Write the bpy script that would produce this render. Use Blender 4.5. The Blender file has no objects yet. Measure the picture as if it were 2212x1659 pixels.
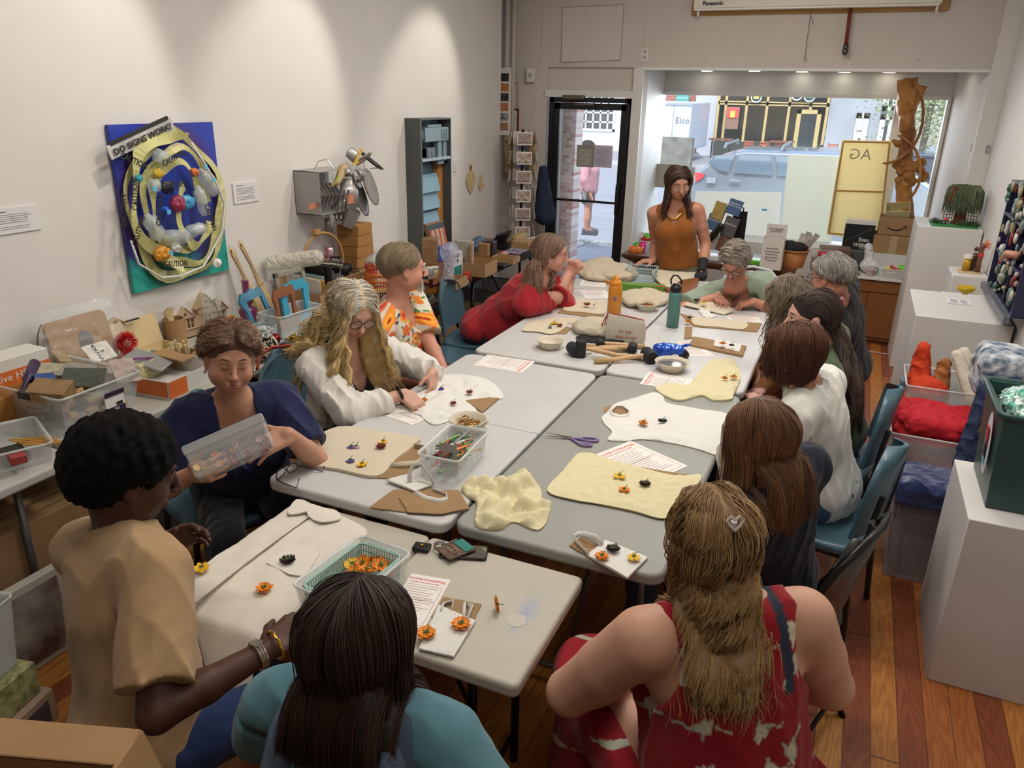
import bpy,bmesh,math,random,os
import numpy as np
from mathutils import Vector,Matrix,Euler,noise
from mathutils.geometry import delaunay_2d_cdt
random.seed(7);np.random.seed(7)
PI=math.pi;R=math.radians
sc=bpy.context.scene;COL=sc.collection
PP=(1106.,829.5);FPX=1640.;YAW,PITCH,ROLL,CH=.409,.362,.022,2.04
def cam_matrix():
 cy,sy,cp,sp,cr,sr=math.cos(YAW),math.sin(YAW),math.cos(PITCH),math.sin(PITCH),math.cos(ROLL),math.sin(ROLL)
 f=Vector((-sy*cp,cy*cp,-sp));r=Vector((cy,sy,0));u=r.cross(f)
 return Matrix((cr*r+sr*u,-sr*r+cr*u,-f)).transposed()
CM=cam_matrix()
cam_d=bpy.data.cameras.new('camera');cam=bpy.data.objects.new('camera',cam_d);COL.objects.link(cam)
cam.matrix_world=Matrix.Translation((0,0,CH))@CM.to_4x4()
cam_d.sensor_width=36;cam_d.lens=FPX/2212*36;cam_d.clip_start=.05;cam_d.clip_end=300
sc.camera=cam
def P(px,py,z=None,y=None,x=None):
 """point of the place seen at a pixel of the photograph, on a known plane"""
 d=CM@Vector((px-PP[0],-(py-PP[1]),-FPX))
 t=(z-CH)/d.z if z is not None else(y/d.y if y is not None else x/d.x)
 return Vector((0,0,CH))+d*t
def tag(o,label=None,cat=None,group=None,kind=None):
 if label:o['label']=label
 if cat:o['category']=cat
 if group:o['group']=group
 if kind:o['kind']=kind
 return o
def thing(name,label,cat,loc=(0,0,0),rz=0,group=None,rot=None):
 o=bpy.data.objects.new(name,None);COL.objects.link(o);o.empty_display_size=.05
 o.location=loc;o.rotation_euler=rot if rot else(0,0,rz)
 return tag(o,label,cat,group)
def dup(root,loc,rz=None,label=None,group=None,rot=None):
 r=root.copy();COL.objects.link(r);r.location=loc
 if rz is not None:r.rotation_euler=(0,0,rz)
 if rot is not None:r.rotation_euler=rot
 if label:r['label']=label
 if group:r['group']=group
 for ch in list(root.children):
  c=ch.copy();COL.objects.link(c);c.parent=r
  for g in list(ch.children):
   d=g.copy();COL.objects.link(d);d.parent=c
 return r
MATS={}
def nodes_of(m):
 m.use_nodes=True;nt=m.node_tree;return nt,nt.nodes,nt.links,nt.nodes['Principled BSDF']
def srgb(c):
 if isinstance(c,str):
  c=[int(c[i:i+2],16)/255 for i in(0,2,4)]
 return tuple((v/12.92 if v<=.04045 else((v+.055)/1.055)**2.4)for v in c)
def mat(name,col='808080',rough=.5,metal=0.,trans=0.,ior=1.45,emit=None,es=1.,alpha=1.,noise_amt=0.,nscale=20.,bump=0.,bscale=200.,spec=.5,coat=0.,sheen=0.,stretch=None,col2=None,thin=False):
 if name in MATS:return MATS[name]
 m=bpy.data.materials.new(name);nt,N,L,b=nodes_of(m)
 c=srgb(col)
 b.inputs['Base Color'].default_value=(*c,1);b.inputs['Roughness'].default_value=rough
 b.inputs['Metallic'].default_value=metal;b.inputs['Transmission Weight'].default_value=trans
 b.inputs['IOR'].default_value=ior;b.inputs['Alpha'].default_value=alpha
 b.inputs['Specular IOR Level'].default_value=spec;b.inputs['Coat Weight'].default_value=coat
 b.inputs['Sheen Weight'].default_value=sheen
 if emit:b.inputs['Emission Color'].default_value=(*srgb(emit),1);b.inputs['Emission Strength'].default_value=es
 tc=N.new('ShaderNodeTexCoord');mp=N.new('ShaderNodeMapping');L.new(tc.outputs['Object'],mp.inputs[0])
 if stretch:mp.inputs['Scale'].default_value=stretch
 if noise_amt>0 or col2:
  n=N.new('ShaderNodeTexNoise');n.inputs['Scale'].default_value=nscale;n.inputs['Detail'].default_value=5
  L.new(mp.outputs[0],n.inputs['Vector'])
  mx=N.new('ShaderNodeMix');mx.data_type='RGBA'
  c2=srgb(col2)if col2 else tuple(v*(1-noise_amt)for v in c)
  mx.inputs[6].default_value=(*c,1);mx.inputs[7].default_value=(*c2,1)
  rp=N.new('ShaderNodeValToRGB');rp.color_ramp.elements[0].position=.35;rp.color_ramp.elements[1].position=.65
  L.new(n.outputs['Fac'],rp.inputs[0]);L.new(rp.outputs[0],mx.inputs[0]);L.new(mx.outputs[2],b.inputs['Base Color'])
 if bump>0:
  n=N.new('ShaderNodeTexNoise');n.inputs['Scale'].default_value=bscale;n.inputs['Detail'].default_value=3
  L.new(mp.outputs[0],n.inputs['Vector'])
  bp=N.new('ShaderNodeBump');bp.inputs['Strength'].default_value=bump;bp.inputs['Distance'].default_value=.004
  L.new(n.outputs['Fac'],bp.inputs['Height']);L.new(bp.outputs[0],b.inputs['Normal'])
 MATS[name]=m;return m
def vmat(name,rough=.6,bump=0.,bscale=300.,sheen=0.,sss=0.,spec=.4,metal=0.):
 """surface whose own colours are stored per vertex (skin tones, dyed fibres, printed cloth)"""
 if name in MATS:return MATS[name]
 m=bpy.data.materials.new(name);nt,N,L,b=nodes_of(m)
 a=N.new('ShaderNodeAttribute');a.attribute_name='Col';L.new(a.outputs['Color'],b.inputs['Base Color'])
 b.inputs['Roughness'].default_value=rough;b.inputs['Sheen Weight'].default_value=sheen;b.inputs['Specular IOR Level'].default_value=spec
 b.inputs['Metallic'].default_value=metal
 if sss:b.inputs['Subsurface Weight'].default_value=sss;b.inputs['Subsurface Radius'].default_value=(.012,.005,.003);b.inputs['Subsurface Scale'].default_value=1
 if bump:
  tc=N.new('ShaderNodeTexCoord');n=N.new('ShaderNodeTexNoise');n.inputs['Scale'].default_value=bscale;L.new(tc.outputs['Object'],n.inputs['Vector'])
  bp=N.new('ShaderNodeBump');bp.inputs['Strength'].default_value=bump;bp.inputs['Distance'].default_value=.003
  L.new(n.outputs['Fac'],bp.inputs['Height']);L.new(bp.outputs[0],b.inputs['Normal'])
 MATS[name]=m;return m
mat('paper_white','dcdcd8',.7);mat('silver','c8c8c8',.2,1.);mat('brass','c0953f',.3,.8);mat('button_cream','e0d8c8',.4);mat('ct_c8c8c6','c8c8c6',.3)
SKIN=lambda:vmat('skin',.5,sss=.08,spec=.35)
HAIR=lambda:vmat('hair_fibres',.55,spec=.4)
CLOTH=lambda:vmat('printed_cloth',.85,.25,500,sheen=.15,spec=.2)
def thin_mat(name,col,k=.5):
 m=mat(name,col,.8);nt=m.node_tree;N,L=nt.nodes,nt.links;t=N.new('ShaderNodeBsdfTranslucent');t.inputs[0].default_value=(*srgb(col),1);x=N.new('ShaderNodeMixShader');x.inputs[0].default_value=k
 L.new(N['Principled BSDF'].outputs[0],x.inputs[1]);L.new(t.outputs[0],x.inputs[2]);L.new(x.outputs[0],N['Material Output'].inputs[0]);return m
def clear(name='clear_plastic',col='e6ecec',rough=.12,alpha=.28):
 return mat(name,col,rough,alpha=alpha,spec=.6)
def arr_mesh(name,V,F,smooth=True,cols=None):
 me=bpy.data.meshes.new(name);V=np.asarray(V,dtype=np.float32)
 if isinstance(F,np.ndarray):
  k=F.shape[1];me.vertices.add(len(V));me.vertices.foreach_set('co',V.ravel())
  me.loops.add(F.size);me.loops.foreach_set('vertex_index',F.astype(np.int32).ravel())
  me.polygons.add(len(F));me.polygons.foreach_set('loop_start',np.arange(0,F.size,k,dtype=np.int32))
  me.update(calc_edges=True)
 else:
  me.from_pydata([tuple(v)for v in V],[],F)
 if smooth:me.polygons.foreach_set('use_smooth',np.ones(len(me.polygons),dtype=bool))
 if cols is not None:
  ca=me.color_attributes.new('Col','FLOAT_COLOR','POINT')
  ca.data.foreach_set('color',np.concatenate([cols,np.ones((len(V),1))],1).astype(np.float32).ravel())
 return me
def link(name,me,m=None,parent=None,loc=None):
 o=bpy.data.objects.new(name,me);COL.objects.link(o)
 if m is not None:
  for q in(m if isinstance(m,(list,tuple))else[m]):me.materials.append(q)
 if parent is not None:o.parent=parent
 if loc is not None:o.location=loc
 return o
class MB:
 def __init__(s):s.v=[];s.f=[];s.mi=[];s.T=Matrix.Identity(4);s.m=0
 def at(s,loc=(0,0,0),rot=(0,0,0)):s.T=Matrix.Translation(loc)@Euler(rot).to_matrix().to_4x4();return s
 def mt(s,i):s.m=i;return s
 def add(s,vs,fs):
  o=len(s.v);s.v+=[tuple(s.T@Vector(v))for v in vs];s.f+=[[i+o for i in f]for f in fs];s.mi+=[s.m]*len(fs);return s
 def box(s,c,d,rz=0,rot=None,taper=1.):
  x,y,z=d[0]/2,d[1]/2,d[2]/2
  M=Matrix.Translation(c)@(Euler(rot).to_matrix().to_4x4()if rot else Matrix.Rotation(rz,4,'Z'))
  vs=[M@Vector((sx*x*(taper if sz<0 else 1),sy*y*(taper if sz<0 else 1),sz*z))for sz in(-1,1)for sy in(-1,1)for sx in(-1,1)]
  return s.add(vs,[(0,2,3,1),(4,5,7,6),(0,1,5,4),(2,6,7,3),(0,4,6,2),(1,3,7,5)])
 def b2(s,a,b):return s.box([(a[i]+b[i])/2 for i in range(3)],[abs(b[i]-a[i])for i in range(3)])
 def lathe(s,prof,n=24,c=(0,0,0),sx=1,sy=1,caps=True,mod=None):
  vs=[];fs=[]
  for r,z in prof:
   for i in range(n):
    a=2*PI*i/n;rr=r*(mod(a,z)if mod else 1);vs.append((c[0]+rr*math.cos(a)*sx,c[1]+rr*math.sin(a)*sy,c[2]+z))
  for j in range(len(prof)-1):
   for i in range(n):fs.append((j*n+i,j*n+(i+1)%n,(j+1)*n+(i+1)%n,(j+1)*n+i))
  if caps:
   fs.append(tuple(range(n-1,-1,-1)));fs.append(tuple((len(prof)-1)*n+i for i in range(n)))
  return s.add(vs,fs)
 def cyl(s,c,r,h,n=20,r2=None):return s.lathe([(r,0),(r if r2 is None else r2,h)],n,c)
 def tube(s,pts,r,n=8,caps=True,flat=1.):
  pts=[Vector(p)for p in pts];vs=[];fs=[];pn=None
  for i,p in enumerate(pts):
   d=(pts[min(i+1,len(pts)-1)]-pts[max(i-1,0)])
   d=d.normalized()if d.length>1e-9 else Vector((0,0,1))
   if pn is None:pn=d.orthogonal().normalized()
   pn=(pn-pn.dot(d)*d);pn=pn.normalized()if pn.length>1e-6 else d.orthogonal().normalized()
   b=d.cross(pn);rr=r[i]if isinstance(r,(list,tuple,np.ndarray))else r
   for k in range(n):a=2*PI*k/n;vs.append(p+pn*math.cos(a)*rr+b*math.sin(a)*rr*flat)
  for j in range(len(pts)-1):
   for k in range(n):fs.append((j*n+k,j*n+(k+1)%n,(j+1)*n+(k+1)%n,(j+1)*n+k))
  if caps:fs.append(tuple(range(n-1,-1,-1)));fs.append(tuple((len(pts)-1)*n+k for k in range(n)))
  return s.add(vs,fs)
 def seg(s,a,b,r,n=8,r2=None):return s.tube([a,b],[r,r if r2 is None else r2],n)
 def prism(s,pts,z0,z1):
  n=len(pts);ar=sum(pts[i][0]*pts[(i+1)%n][1]-pts[(i+1)%n][0]*pts[i][1]for i in range(n))
  if ar<0:pts=pts[::-1]
  return s.add([(p[0],p[1],z0)for p in pts]+[(p[0],p[1],z1)for p in pts],[tuple(range(n-1,-1,-1)),tuple(range(n,2*n))]+[(i,(i+1)%n,n+(i+1)%n,n+i)for i in range(n)])
 def ball(s,c,r,n=12,sq=(1,1,1)):
  h=max(4,n//2);pr=[(math.sin(PI*i/h)*r,-math.cos(PI*i/h)*r)for i in range(1,h)]
  vs=[];fs=[]
  for rr,z in pr:
   for i in range(n):a=2*PI*i/n;vs.append((c[0]+rr*math.cos(a)*sq[0],c[1]+rr*math.sin(a)*sq[1],c[2]+z*sq[2]))
  vs+=[(c[0],c[1],c[2]-r*sq[2]),(c[0],c[1],c[2]+r*sq[2])];b,t=len(vs)-2,len(vs)-1
  for j in range(len(pr)-1):
   for i in range(n):fs.append((j*n+i,j*n+(i+1)%n,(j+1)*n+(i+1)%n,(j+1)*n+i))
  for i in range(n):fs.append((b,(i+1)%n,i));fs.append((t,(len(pr)-1)*n+i,(len(pr)-1)*n+(i+1)%n))
  return s.add(vs,fs)
 def wallbox(s,c,d,t,tap=1.,rz=0):
  """open box: outer size d, wall t, centre of the base c; tap <1 narrows the base"""
  M=Matrix.Translation(c)@Matrix.Rotation(rz,4,'Z');x,y,h=d[0]/2,d[1]/2,d[2];vs=[]
  def ring(x,y,z):return[M@Vector(q)for q in((-x,-y,z),(x,-y,z),(x,y,z),(-x,y,z))]
  vs=ring(x*tap,y*tap,0)+ring(x,y,h)+ring(x-t,y-t,h)+ring(x*tap-t,y*tap-t,t)
  fs=[(3,2,1,0),(12,13,14,15)]
  for a in(0,4,8):
   for i in range(4):fs.append((a+i,a+(i+1)%4,a+4+(i+1)%4,a+4+i))
  return s.add(vs,fs)
 def build(s,name,m=None,parent=None,smooth=False,bevel=0.,label=None,seg=2,auto=None,cat=None,group=None,kind=None,sub=0):
  me=bpy.data.meshes.new(name);me.from_pydata(s.v,[],s.f)
  if any(s.mi):me.polygons.foreach_set('material_index',s.mi)
  me.validate();me.update()
  o=link(name,me,m,parent)
  if smooth:me.polygons.foreach_set('use_smooth',[True]*len(me.polygons))
  if bevel>0:
   md=o.modifiers.new('bevel','BEVEL');md.width=bevel;md.segments=seg;md.limit_method='ANGLE';md.angle_limit=R(40);md.harden_normals=False
   me.polygons.foreach_set('use_smooth',[True]*len(me.polygons))
  if sub:md=o.modifiers.new('sub','SUBSURF');md.levels=sub;md.render_levels=sub
  if auto or bevel>0:
   try:me.set_sharp_from_angle(angle=R(auto or 50))
   except Exception:pass
   if auto:me.polygons.foreach_set('use_smooth',[True]*len(me.polygons))
  return tag(o,label,cat,group,kind)
def rrect(x0,y0,x1,y1,r,n=6):
 out=[]
 for cx,cy,a0 in((x1-r,y1-r,0),(x0+r,y1-r,90),(x0+r,y0+r,180),(x1-r,y0+r,270)):
  for i in range(n+1):a=R(a0+90*i/n);out.append((cx+r*math.cos(a),cy+r*math.sin(a)))
 return out
def circ(cx,cy,r,n=24,ry=None):return[(cx+r*math.cos(2*PI*i/n),cy+(ry or r)*math.sin(2*PI*i/n))for i in range(n)]
def rough_edge(pts,step=.02,amp=.003,sd=0):
 rnd=random.Random(sd);out=[]
 for i in range(len(pts)):
  a,b=Vector(pts[i][:2]),Vector(pts[(i+1)%len(pts)][:2]);L_=(b-a).length;n=max(1,int(L_/step));nn=Vector((-(b-a).y,(b-a).x)).normalized()if L_>0 else Vector((0,0))
  for k in range(n):p=a.lerp(b,k/n);out.append(p+nn*rnd.uniform(-amp,amp)if k else p)
 return out
def smooth_loop(pts,n=4):
 out=[];m=len(pts)
 for i in range(m):
  p0,p1,p2,p3=[Vector(pts[(i+k)%m][:2])for k in(-1,0,1,2)]
  for k in range(n):
   t=k/n;out.append(.5*((2*p1)+(-p0+p2)*t+(2*p0-5*p1+4*p2-p3)*t*t+(-p0+3*p1-3*p2+p3)*t**3))
 return out
def inside(p,poly):
 x,y=p[0],p[1];c=False;n=len(poly);j=n-1
 for i in range(n):
  if(poly[i][1]>y)!=(poly[j][1]>y)and x<(poly[j][0]-poly[i][0])*(y-poly[i][1])/(poly[j][1]-poly[i][1])+poly[i][0]:c=not c
  j=i
 return c
def sheet(name,pts,zf,th,m,parent=None,step=.02,hole=None,label=None,cat=None,group=None,wr=0.,wf=14.,sd=0,edge_up=0.,colf=None):
 """cloth / paper / board lying on a surface: outline pts (world xy), base height zf(x,y) or number, thickness th, wrinkles wr"""
 pts=[Vector(p[:2])for p in pts];zf_=zf if callable(zf)else(lambda x,y:zf)
 xs=[p.x for p in pts];ys=[p.y for p in pts];rnd=random.Random(sd+5)
 V=list(pts);n0=len(V)
 hs=[Vector(h[:2])for h in hole]if hole else[]
 V+=hs
 x=min(xs)
 allp=pts+hs
 while x<max(xs):
  y=min(ys)
  while y<max(ys):
   q=Vector((x+rnd.uniform(-.3,.3)*step,y+rnd.uniform(-.3,.3)*step))
   if inside(q,pts)and not(hs and inside(q,hs))and min((q-a).length for a in allp)>step*.5:V.append(q)
   y+=step
  x+=step
 E=[(i,(i+1)%n0)for i in range(n0)]
 if hs:E+=[(n0+i,n0+(i+1)%len(hs))for i in range(len(hs))]
 vo,eo,fo,ov,oe,of=delaunay_2d_cdt(V,E,[],0,1e-5)
 tris=[f for f in fo if inside(sum((vo[i]for i in f),Vector((0,0)))/3,pts)and not(hs and inside(sum((vo[i]for i in f),Vector((0,0)))/3,hs))]
 used=sorted({i for f in tris for i in f});ix={v:k for k,v in enumerate(used)}
 def wz(x,y):
  if wr==0:return 0
  s1=noise.noise((x*wf+sd,y*wf*.45,sd*3.1));s2=noise.noise((x*wf*.6-y*wf*.8,y*wf*.6+x*wf*.5,sd*1.7+9))
  return wr*(abs(s1)*1.3+abs(s2))
 tops=[];bots=[];pe=np.array([tuple(a)for a in allp])
 for i in used:
  x,y=vo[i];b=zf_(x,y);bots.append((x,y,b));tops.append((x,y,b+th+(wz(x,y)*min(1,.12+float(np.min(np.hypot(pe[:,0]-x,pe[:,1]-y)))/.035)if wr else 0)))
 n=len(used);fs=[tuple(ix[i]for i in f)for f in tris];ec={}
 for f in fs:
  for a,b in zip(f,f[1:]+f[:1]):ec[(a,b)]=1
 F=[]
 for f in fs:F.append(f);F.append(tuple(i+n for i in f[::-1]))
 for(a,b)in ec:
  if(b,a)not in ec:F.append((b,a,a+n,b+n))
 me=bpy.data.meshes.new(name);me.from_pydata(tops+bots,[],F);me.validate()
 nrm_flip=fs and(Vector(tops[fs[0][1]])-Vector(tops[fs[0][0]])).cross(Vector(tops[fs[0][2]])-Vector(tops[fs[0][0]])).z<0
 if nrm_flip:me.flip_normals()
 me.polygons.foreach_set('use_smooth',[True]*len(me.polygons));me.update()
 try:me.set_sharp_from_angle(angle=R(50))
 except Exception:pass
 if colf:
  ca=me.color_attributes.new('Col','FLOAT_COLOR','POINT')
  for i,v in enumerate(me.vertices):ca.data[i].color=(*colf(v.co.x,v.co.y),1)
 o=link(name,me,m,parent)
 return tag(o,label,cat,group)
def text(name,s,size,m,parent,loc,rot=(0,0,0),th=.0006,align='CENTER',sx=1.,bold=0.,space=1.,lab=None,shear=0.):
 cu=bpy.data.curves.new(name,'FONT');cu.body=s;cu.size=size;cu.extrude=th;cu.align_x=align;cu.align_y='CENTER';cu.offset=bold;cu.space_line=space;cu.resolution_u=2;cu.shear=shear
 t=bpy.data.objects.new(name,cu);COL.objects.link(t)
 me=bpy.data.meshes.new_from_object(t.evaluated_get(bpy.context.evaluated_depsgraph_get()));bpy.data.objects.remove(t)
 me.materials.clear();me.transform(Matrix.Diagonal((sx,1,1,1)))
 o=link(name,me,m,parent);o.location=loc;o.rotation_euler=rot
 return tag(o,lab)
def V3(p):return np.array([p[0],p[1],p[2]],dtype=np.float64)
def nrm(v):v=V3(v);return v/(np.linalg.norm(v)+1e-12)
def rc(a,b,ra,rb,k=.02,cap=False,capa=False):return('rc',V3(a),V3(b),ra,rb,k,cap,capa)
def el(c,r,M=None,k=.03):return('el',V3(c),V3(r),np.eye(3)if M is None else np.array(M),k)
def bxp(c,r,M=None,rd=.01,k=.01):return('bx',V3(c),V3(r),np.eye(3)if M is None else np.array(M),rd,k)
def sub(p):return('sub',p)
def bbox(p):
 if p[0]=='rc':a,b,m=p[1],p[2],max(p[3],p[4]);return np.minimum(a,b)-m,np.maximum(a,b)+m
 if p[0]=='sub':return bbox(p[1])
 e=np.abs(p[3].T)@np.abs(p[2])if True else p[2];return p[1]-e,p[1]+e
def ev(p,X,Y,Z):
 if p[0]=='rc':
  a,b,ra,rb=p[1:5];d=b-a;L2=d@d+1e-12
  t=np.clip(((X-a[0])*d[0]+(Y-a[1])*d[1]+(Z-a[2])*d[2])/L2,0,1)
  q=np.sqrt((X-a[0]-t*d[0])**2+(Y-a[1]-t*d[1])**2+(Z-a[2]-t*d[2])**2)-(ra+(rb-ra)*t)
  if p[6]:n=d/np.sqrt(L2);q=np.maximum(q,(X-b[0])*n[0]+(Y-b[1])*n[1]+(Z-b[2])*n[2])
  if p[7]:n=d/np.sqrt(L2);q=np.maximum(q,-((X-a[0])*n[0]+(Y-a[1])*n[1]+(Z-a[2])*n[2]))
  return q
 c,r,M=p[1],p[2],p[3];x,y,z=X-c[0],Y-c[1],Z-c[2]
 u=x*M[0,0]+y*M[0,1]+z*M[0,2];v=x*M[1,0]+y*M[1,1]+z*M[1,2];w=x*M[2,0]+y*M[2,1]+z*M[2,2]
 if p[0]=='el':
  k0=np.sqrt((u/r[0])**2+(v/r[1])**2+(w/r[2])**2);k1=np.sqrt((u/r[0]**2)**2+(v/r[1]**2)**2+(w/r[2]**2)**2)+1e-9
  return k0*(k0-1)/k1
 rd=p[4];qx,qy,qz=np.abs(u)-r[0]+rd,np.abs(v)-r[1]+rd,np.abs(w)-r[2]+rd
 return np.sqrt(np.maximum(qx,0)**2+np.maximum(qy,0)**2+np.maximum(qz,0)**2)+np.minimum(np.maximum(qx,np.maximum(qy,qz)),0)-rd
def kof(p):
 if p[0]=='rc':return p[5]
 return p[4]if p[0]=='el' else(kof(p[1])if p[0]=='sub' else p[5])
def volume(prims,h=.006,post=None,lap=1,lap_w=.5):
 """one closed surface around the blended volumes; returns vertices, quads"""
 pos=[p for p in prims if p[0]!='sub']
 lo=np.min([bbox(p)[0]for p in pos],0)-3*h;hi=np.max([bbox(p)[1]for p in pos],0)+3*h
 n=np.ceil((hi-lo)/h).astype(int)+1
 ax=[lo[i]+np.arange(n[i])*h for i in range(3)]
 D=np.full(n,.2,dtype=np.float32)
 for p in prims:
  q=p[1]if p[0]=='sub' else p;k=kof(q);a,b=bbox(q);m=k+3*h
  i0=np.maximum(((a-m-lo)/h).astype(int),0);i1=np.minimum(((b+m-lo)/h).astype(int)+2,n)
  if np.any(i1<=i0):continue
  sl=tuple(slice(i0[i],i1[i])for i in range(3))
  X,Y,Z=np.meshgrid(ax[0][sl[0]],ax[1][sl[1]],ax[2][sl[2]],indexing='ij',sparse=True)
  d=ev(q,X,Y,Z);A=D[sl]
  if p[0]=='sub':
   hh=np.maximum(k-np.abs(A+d),0)/k;D[sl]=np.maximum(A,-d)+hh*hh*k/4
  else:
   hh=np.maximum(k-np.abs(A-d),0)/k;D[sl]=np.minimum(A,d)-hh*hh*k/4
 if post is not None:
  X,Y,Z=np.meshgrid(*ax,indexing='ij',sparse=True);D=post(D,X,Y,Z).astype(np.float32)
 s=D<0
 cn=n-1
 act=np.zeros(cn,bool);cnt=np.zeros(cn,np.float32);acc=[np.zeros(cn,np.float32)for _ in range(3)]
 c8=[s[i:i+cn[0],j:j+cn[1],k:k+cn[2]]for i in(0,1)for j in(0,1)for k in(0,1)]
 allin=c8[0].copy();anyin=c8[0].copy()
 for c in c8[1:]:allin&=c;anyin|=c
 idx=np.argwhere(anyin&~allin);del allin,anyin
 P0=np.zeros((len(idx),3));C=np.zeros(len(idx))
 def dv(o):return D[idx[:,0]+o[0],idx[:,1]+o[1],idx[:,2]+o[2]]
 corners={o:dv(o)for o in[(i,j,k)for i in(0,1)for j in(0,1)for k in(0,1)]}
 for o in corners:
  for a in range(3):
   if o[a]==0:
    o2=tuple(o[i]+(i==a)for i in range(3));d0,d1=corners[o],corners[o2];cr=(d0<0)!=(d1<0)
    t=np.where(cr,d0/(d0-d1+1e-12),0);e=np.zeros((len(idx),3));e[:]=o;e[:,a]+=t
    P0[cr]+=e[cr];C[cr]+=1
 V=lo+(idx+P0/C[:,None])*h
 id3=np.full(cn,-1,np.int32);id3[idx[:,0],idx[:,1],idx[:,2]]=np.arange(len(idx))
 Q=[]
 for a in range(3):
  b,c=(a+1)%3,(a+2)%3
  sa=[slice(None)]*3;sb=[slice(None)]*3;sa[a]=slice(0,n[a]-1);sb[a]=slice(1,n[a])
  s0=s[tuple(sa)];s1=s[tuple(sb)];e=np.argwhere(s0!=s1)
  e=e[(e[:,b]>0)&(e[:,c]>0)&(e[:,b]<n[b]-1)&(e[:,c]<n[c]-1)]
  def g(db,dc):q=e.copy();q[:,b]-=db;q[:,c]-=dc;return id3[q[:,0],q[:,1],q[:,2]]
  q=np.stack([g(0,0),g(1,0),g(1,1),g(0,1)],1);fl=s0[e[:,0],e[:,1],e[:,2]]
  q[~fl]=q[~fl][:,::-1];Q.append(q)
 F=np.concatenate(Q);F=F[(F>=0).all(1)]
 for _ in range(lap):
  S=np.zeros_like(V);c=np.zeros(len(V))
  for i in range(4):
   a,b=F[:,i],F[:,(i+1)%4]
   for ii,jj in((a,b),(b,a)):
    for k in range(3):S[:,k]+=np.bincount(ii,V[jj,k],len(V))
    c+=np.bincount(ii,minlength=len(V))
  V=V*(1-lap_w)+lap_w*S/np.maximum(c,1)[:,None]
 return V,F
def vnoise(X,Y,Z,f,sd=0,n=5):
 """smooth pseudo random field, about -1..1"""
 r=np.random.RandomState(sd);o=0
 wx=.35/f*np.sin(Y*f*.9+r.rand()*6)+.2/f*np.sin(Z*f*1.7+r.rand()*6)
 for i in range(n):
  k=r.randn(3);k/=np.linalg.norm(k);ff=f*(1+.6*r.rand())
  o=o+np.sin(((X+wx)*k[0]+Y*k[1]+Z*k[2])*ff+r.rand()*6.28)
 return o/n**.5*.8
def folds(amp,f,sd=0,aniso=(1,1,.5)):
 """wrinkled cloth: ridged displacement of the volume"""
 def post(D,X,Y,Z):
  a=vnoise(X*aniso[0],Y*aniso[1],Z*aniso[2],f*2.2,sd,6);b=vnoise(X*aniso[0],Y*aniso[1],Z*aniso[2],f*4.6,sd+3,6);m=.45+.55*np.clip(vnoise(X,Y,Z,f*.7,sd+9,4)+.4,0,1)
  return D+amp*m*((np.abs(a)**.7)*1.5-.9)+amp*.35*(np.abs(b)-.5)
 return post
def vobj(name,prims,m,col,parent,org,h=.006,post=None,lap=1,colf=None,label=None,lap_w=.5):
 V,F=volume(prims,h,post,lap,lap_w)
 c=np.tile(np.array(srgb(col)),(len(V),1))
 if colf is not None:c=colf(V,c)
 me=arr_mesh(name,V-V3(org),F,True,np.clip(c,0,1));o=link(name,me,m,parent)
 return tag(o,label)
UP=np.array([0,0,1.])
def frame(fwd,up=UP):
 f=nrm(fwd);r=nrm(np.cross(f,up));u=np.cross(r,f);return r,f,u
def rotv(v,ax,a):
 ax=nrm(ax);return v*math.cos(a)+np.cross(ax,v)*math.sin(a)+ax*(ax@v)*(1-math.cos(a))
def ik(S,W,l1,l2,hint):
 d=W-S;L_=np.linalg.norm(d);m=(l1+l2)*.995
 if L_>m:W=S+d/L_*m;d=W-S;L_=m
 u=d/L_;a=(l1*l1-l2*l2+L_*L_)/(2*L_);h=math.sqrt(max(l1*l1-a*a,0));q=V3(hint)-(V3(hint)@u)*u
 return S+u*a+nrm(q)*h,W
def hand(wr,d,n,left,curl=.4,spread=.1,thumb=.5,sc_=1.,curls=None):
 d=nrm(d);n=V3(n);n=nrm(n-(n@d)*d);t=np.cross(d,n)*(-1 if left else 1);s=sc_
 o=[bxp(wr+d*.048*s,(.039*s,.05*s,.0135*s),[t,d,n],.013*s,.012)]
 o.append(el(wr+d*.03*s+t*.022*s+n*.01*s,(.02*s,.032*s,.014*s),[t,d,n],.01))
 for i,(of,L_,r)in enumerate(((.029,.072,.0085),(.0098,.08,.0088),(-.0098,.074,.0084),(-.0285,.058,.0074))):
  c=(curls[i]if curls else curl);b=wr+d*(.092-.006*abs(i-1.2))*s+t*of*s;dd=nrm(d+t*spread*(1.5-i)/1.5*1.)
  ax=np.cross(d,n);cur=b;dr=dd
  for j,fr in enumerate((.44,.31,.25)):
   dr=rotv(dr,ax,c*(1.1,1.25,.8)[j]);e=cur+dr*L_*fr*s
   o.append(rc(cur,e,r*s*(1.02-.09*j),r*s*(.95-.09*j),.0035 if j or i else .006));cur=e
 b=wr+d*.022*s+t*.03*s;d1=nrm(t*(1.1-thumb*.7)+d*(.75+thumb*.2)+n*(.15+thumb*.75));e=b+d1*.045*s
 o.append(rc(b,e,.0135*s,.011*s,.008));d2=nrm(d1*.6+d*.7+n*thumb*.3);o.append(rc(e,e+d2*.032*s,.0105*s,.008*s,.004))
 return o
class Head:pass
def mk_head(c,az,pitch,roll,s=1.):
 f=np.array([math.cos(R(az))*math.cos(R(pitch)),math.sin(R(az))*math.cos(R(pitch)),-math.sin(R(pitch))])
 r,f,u=frame(f);q=R(roll);r,u=r*math.cos(q)+u*math.sin(q),u*math.cos(q)-r*math.sin(q)
 h=Head();h.c=V3(c);h.r,h.f,h.u,h.s=r,f,u,s;h.M=np.stack([r,f,u]);return h
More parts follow.
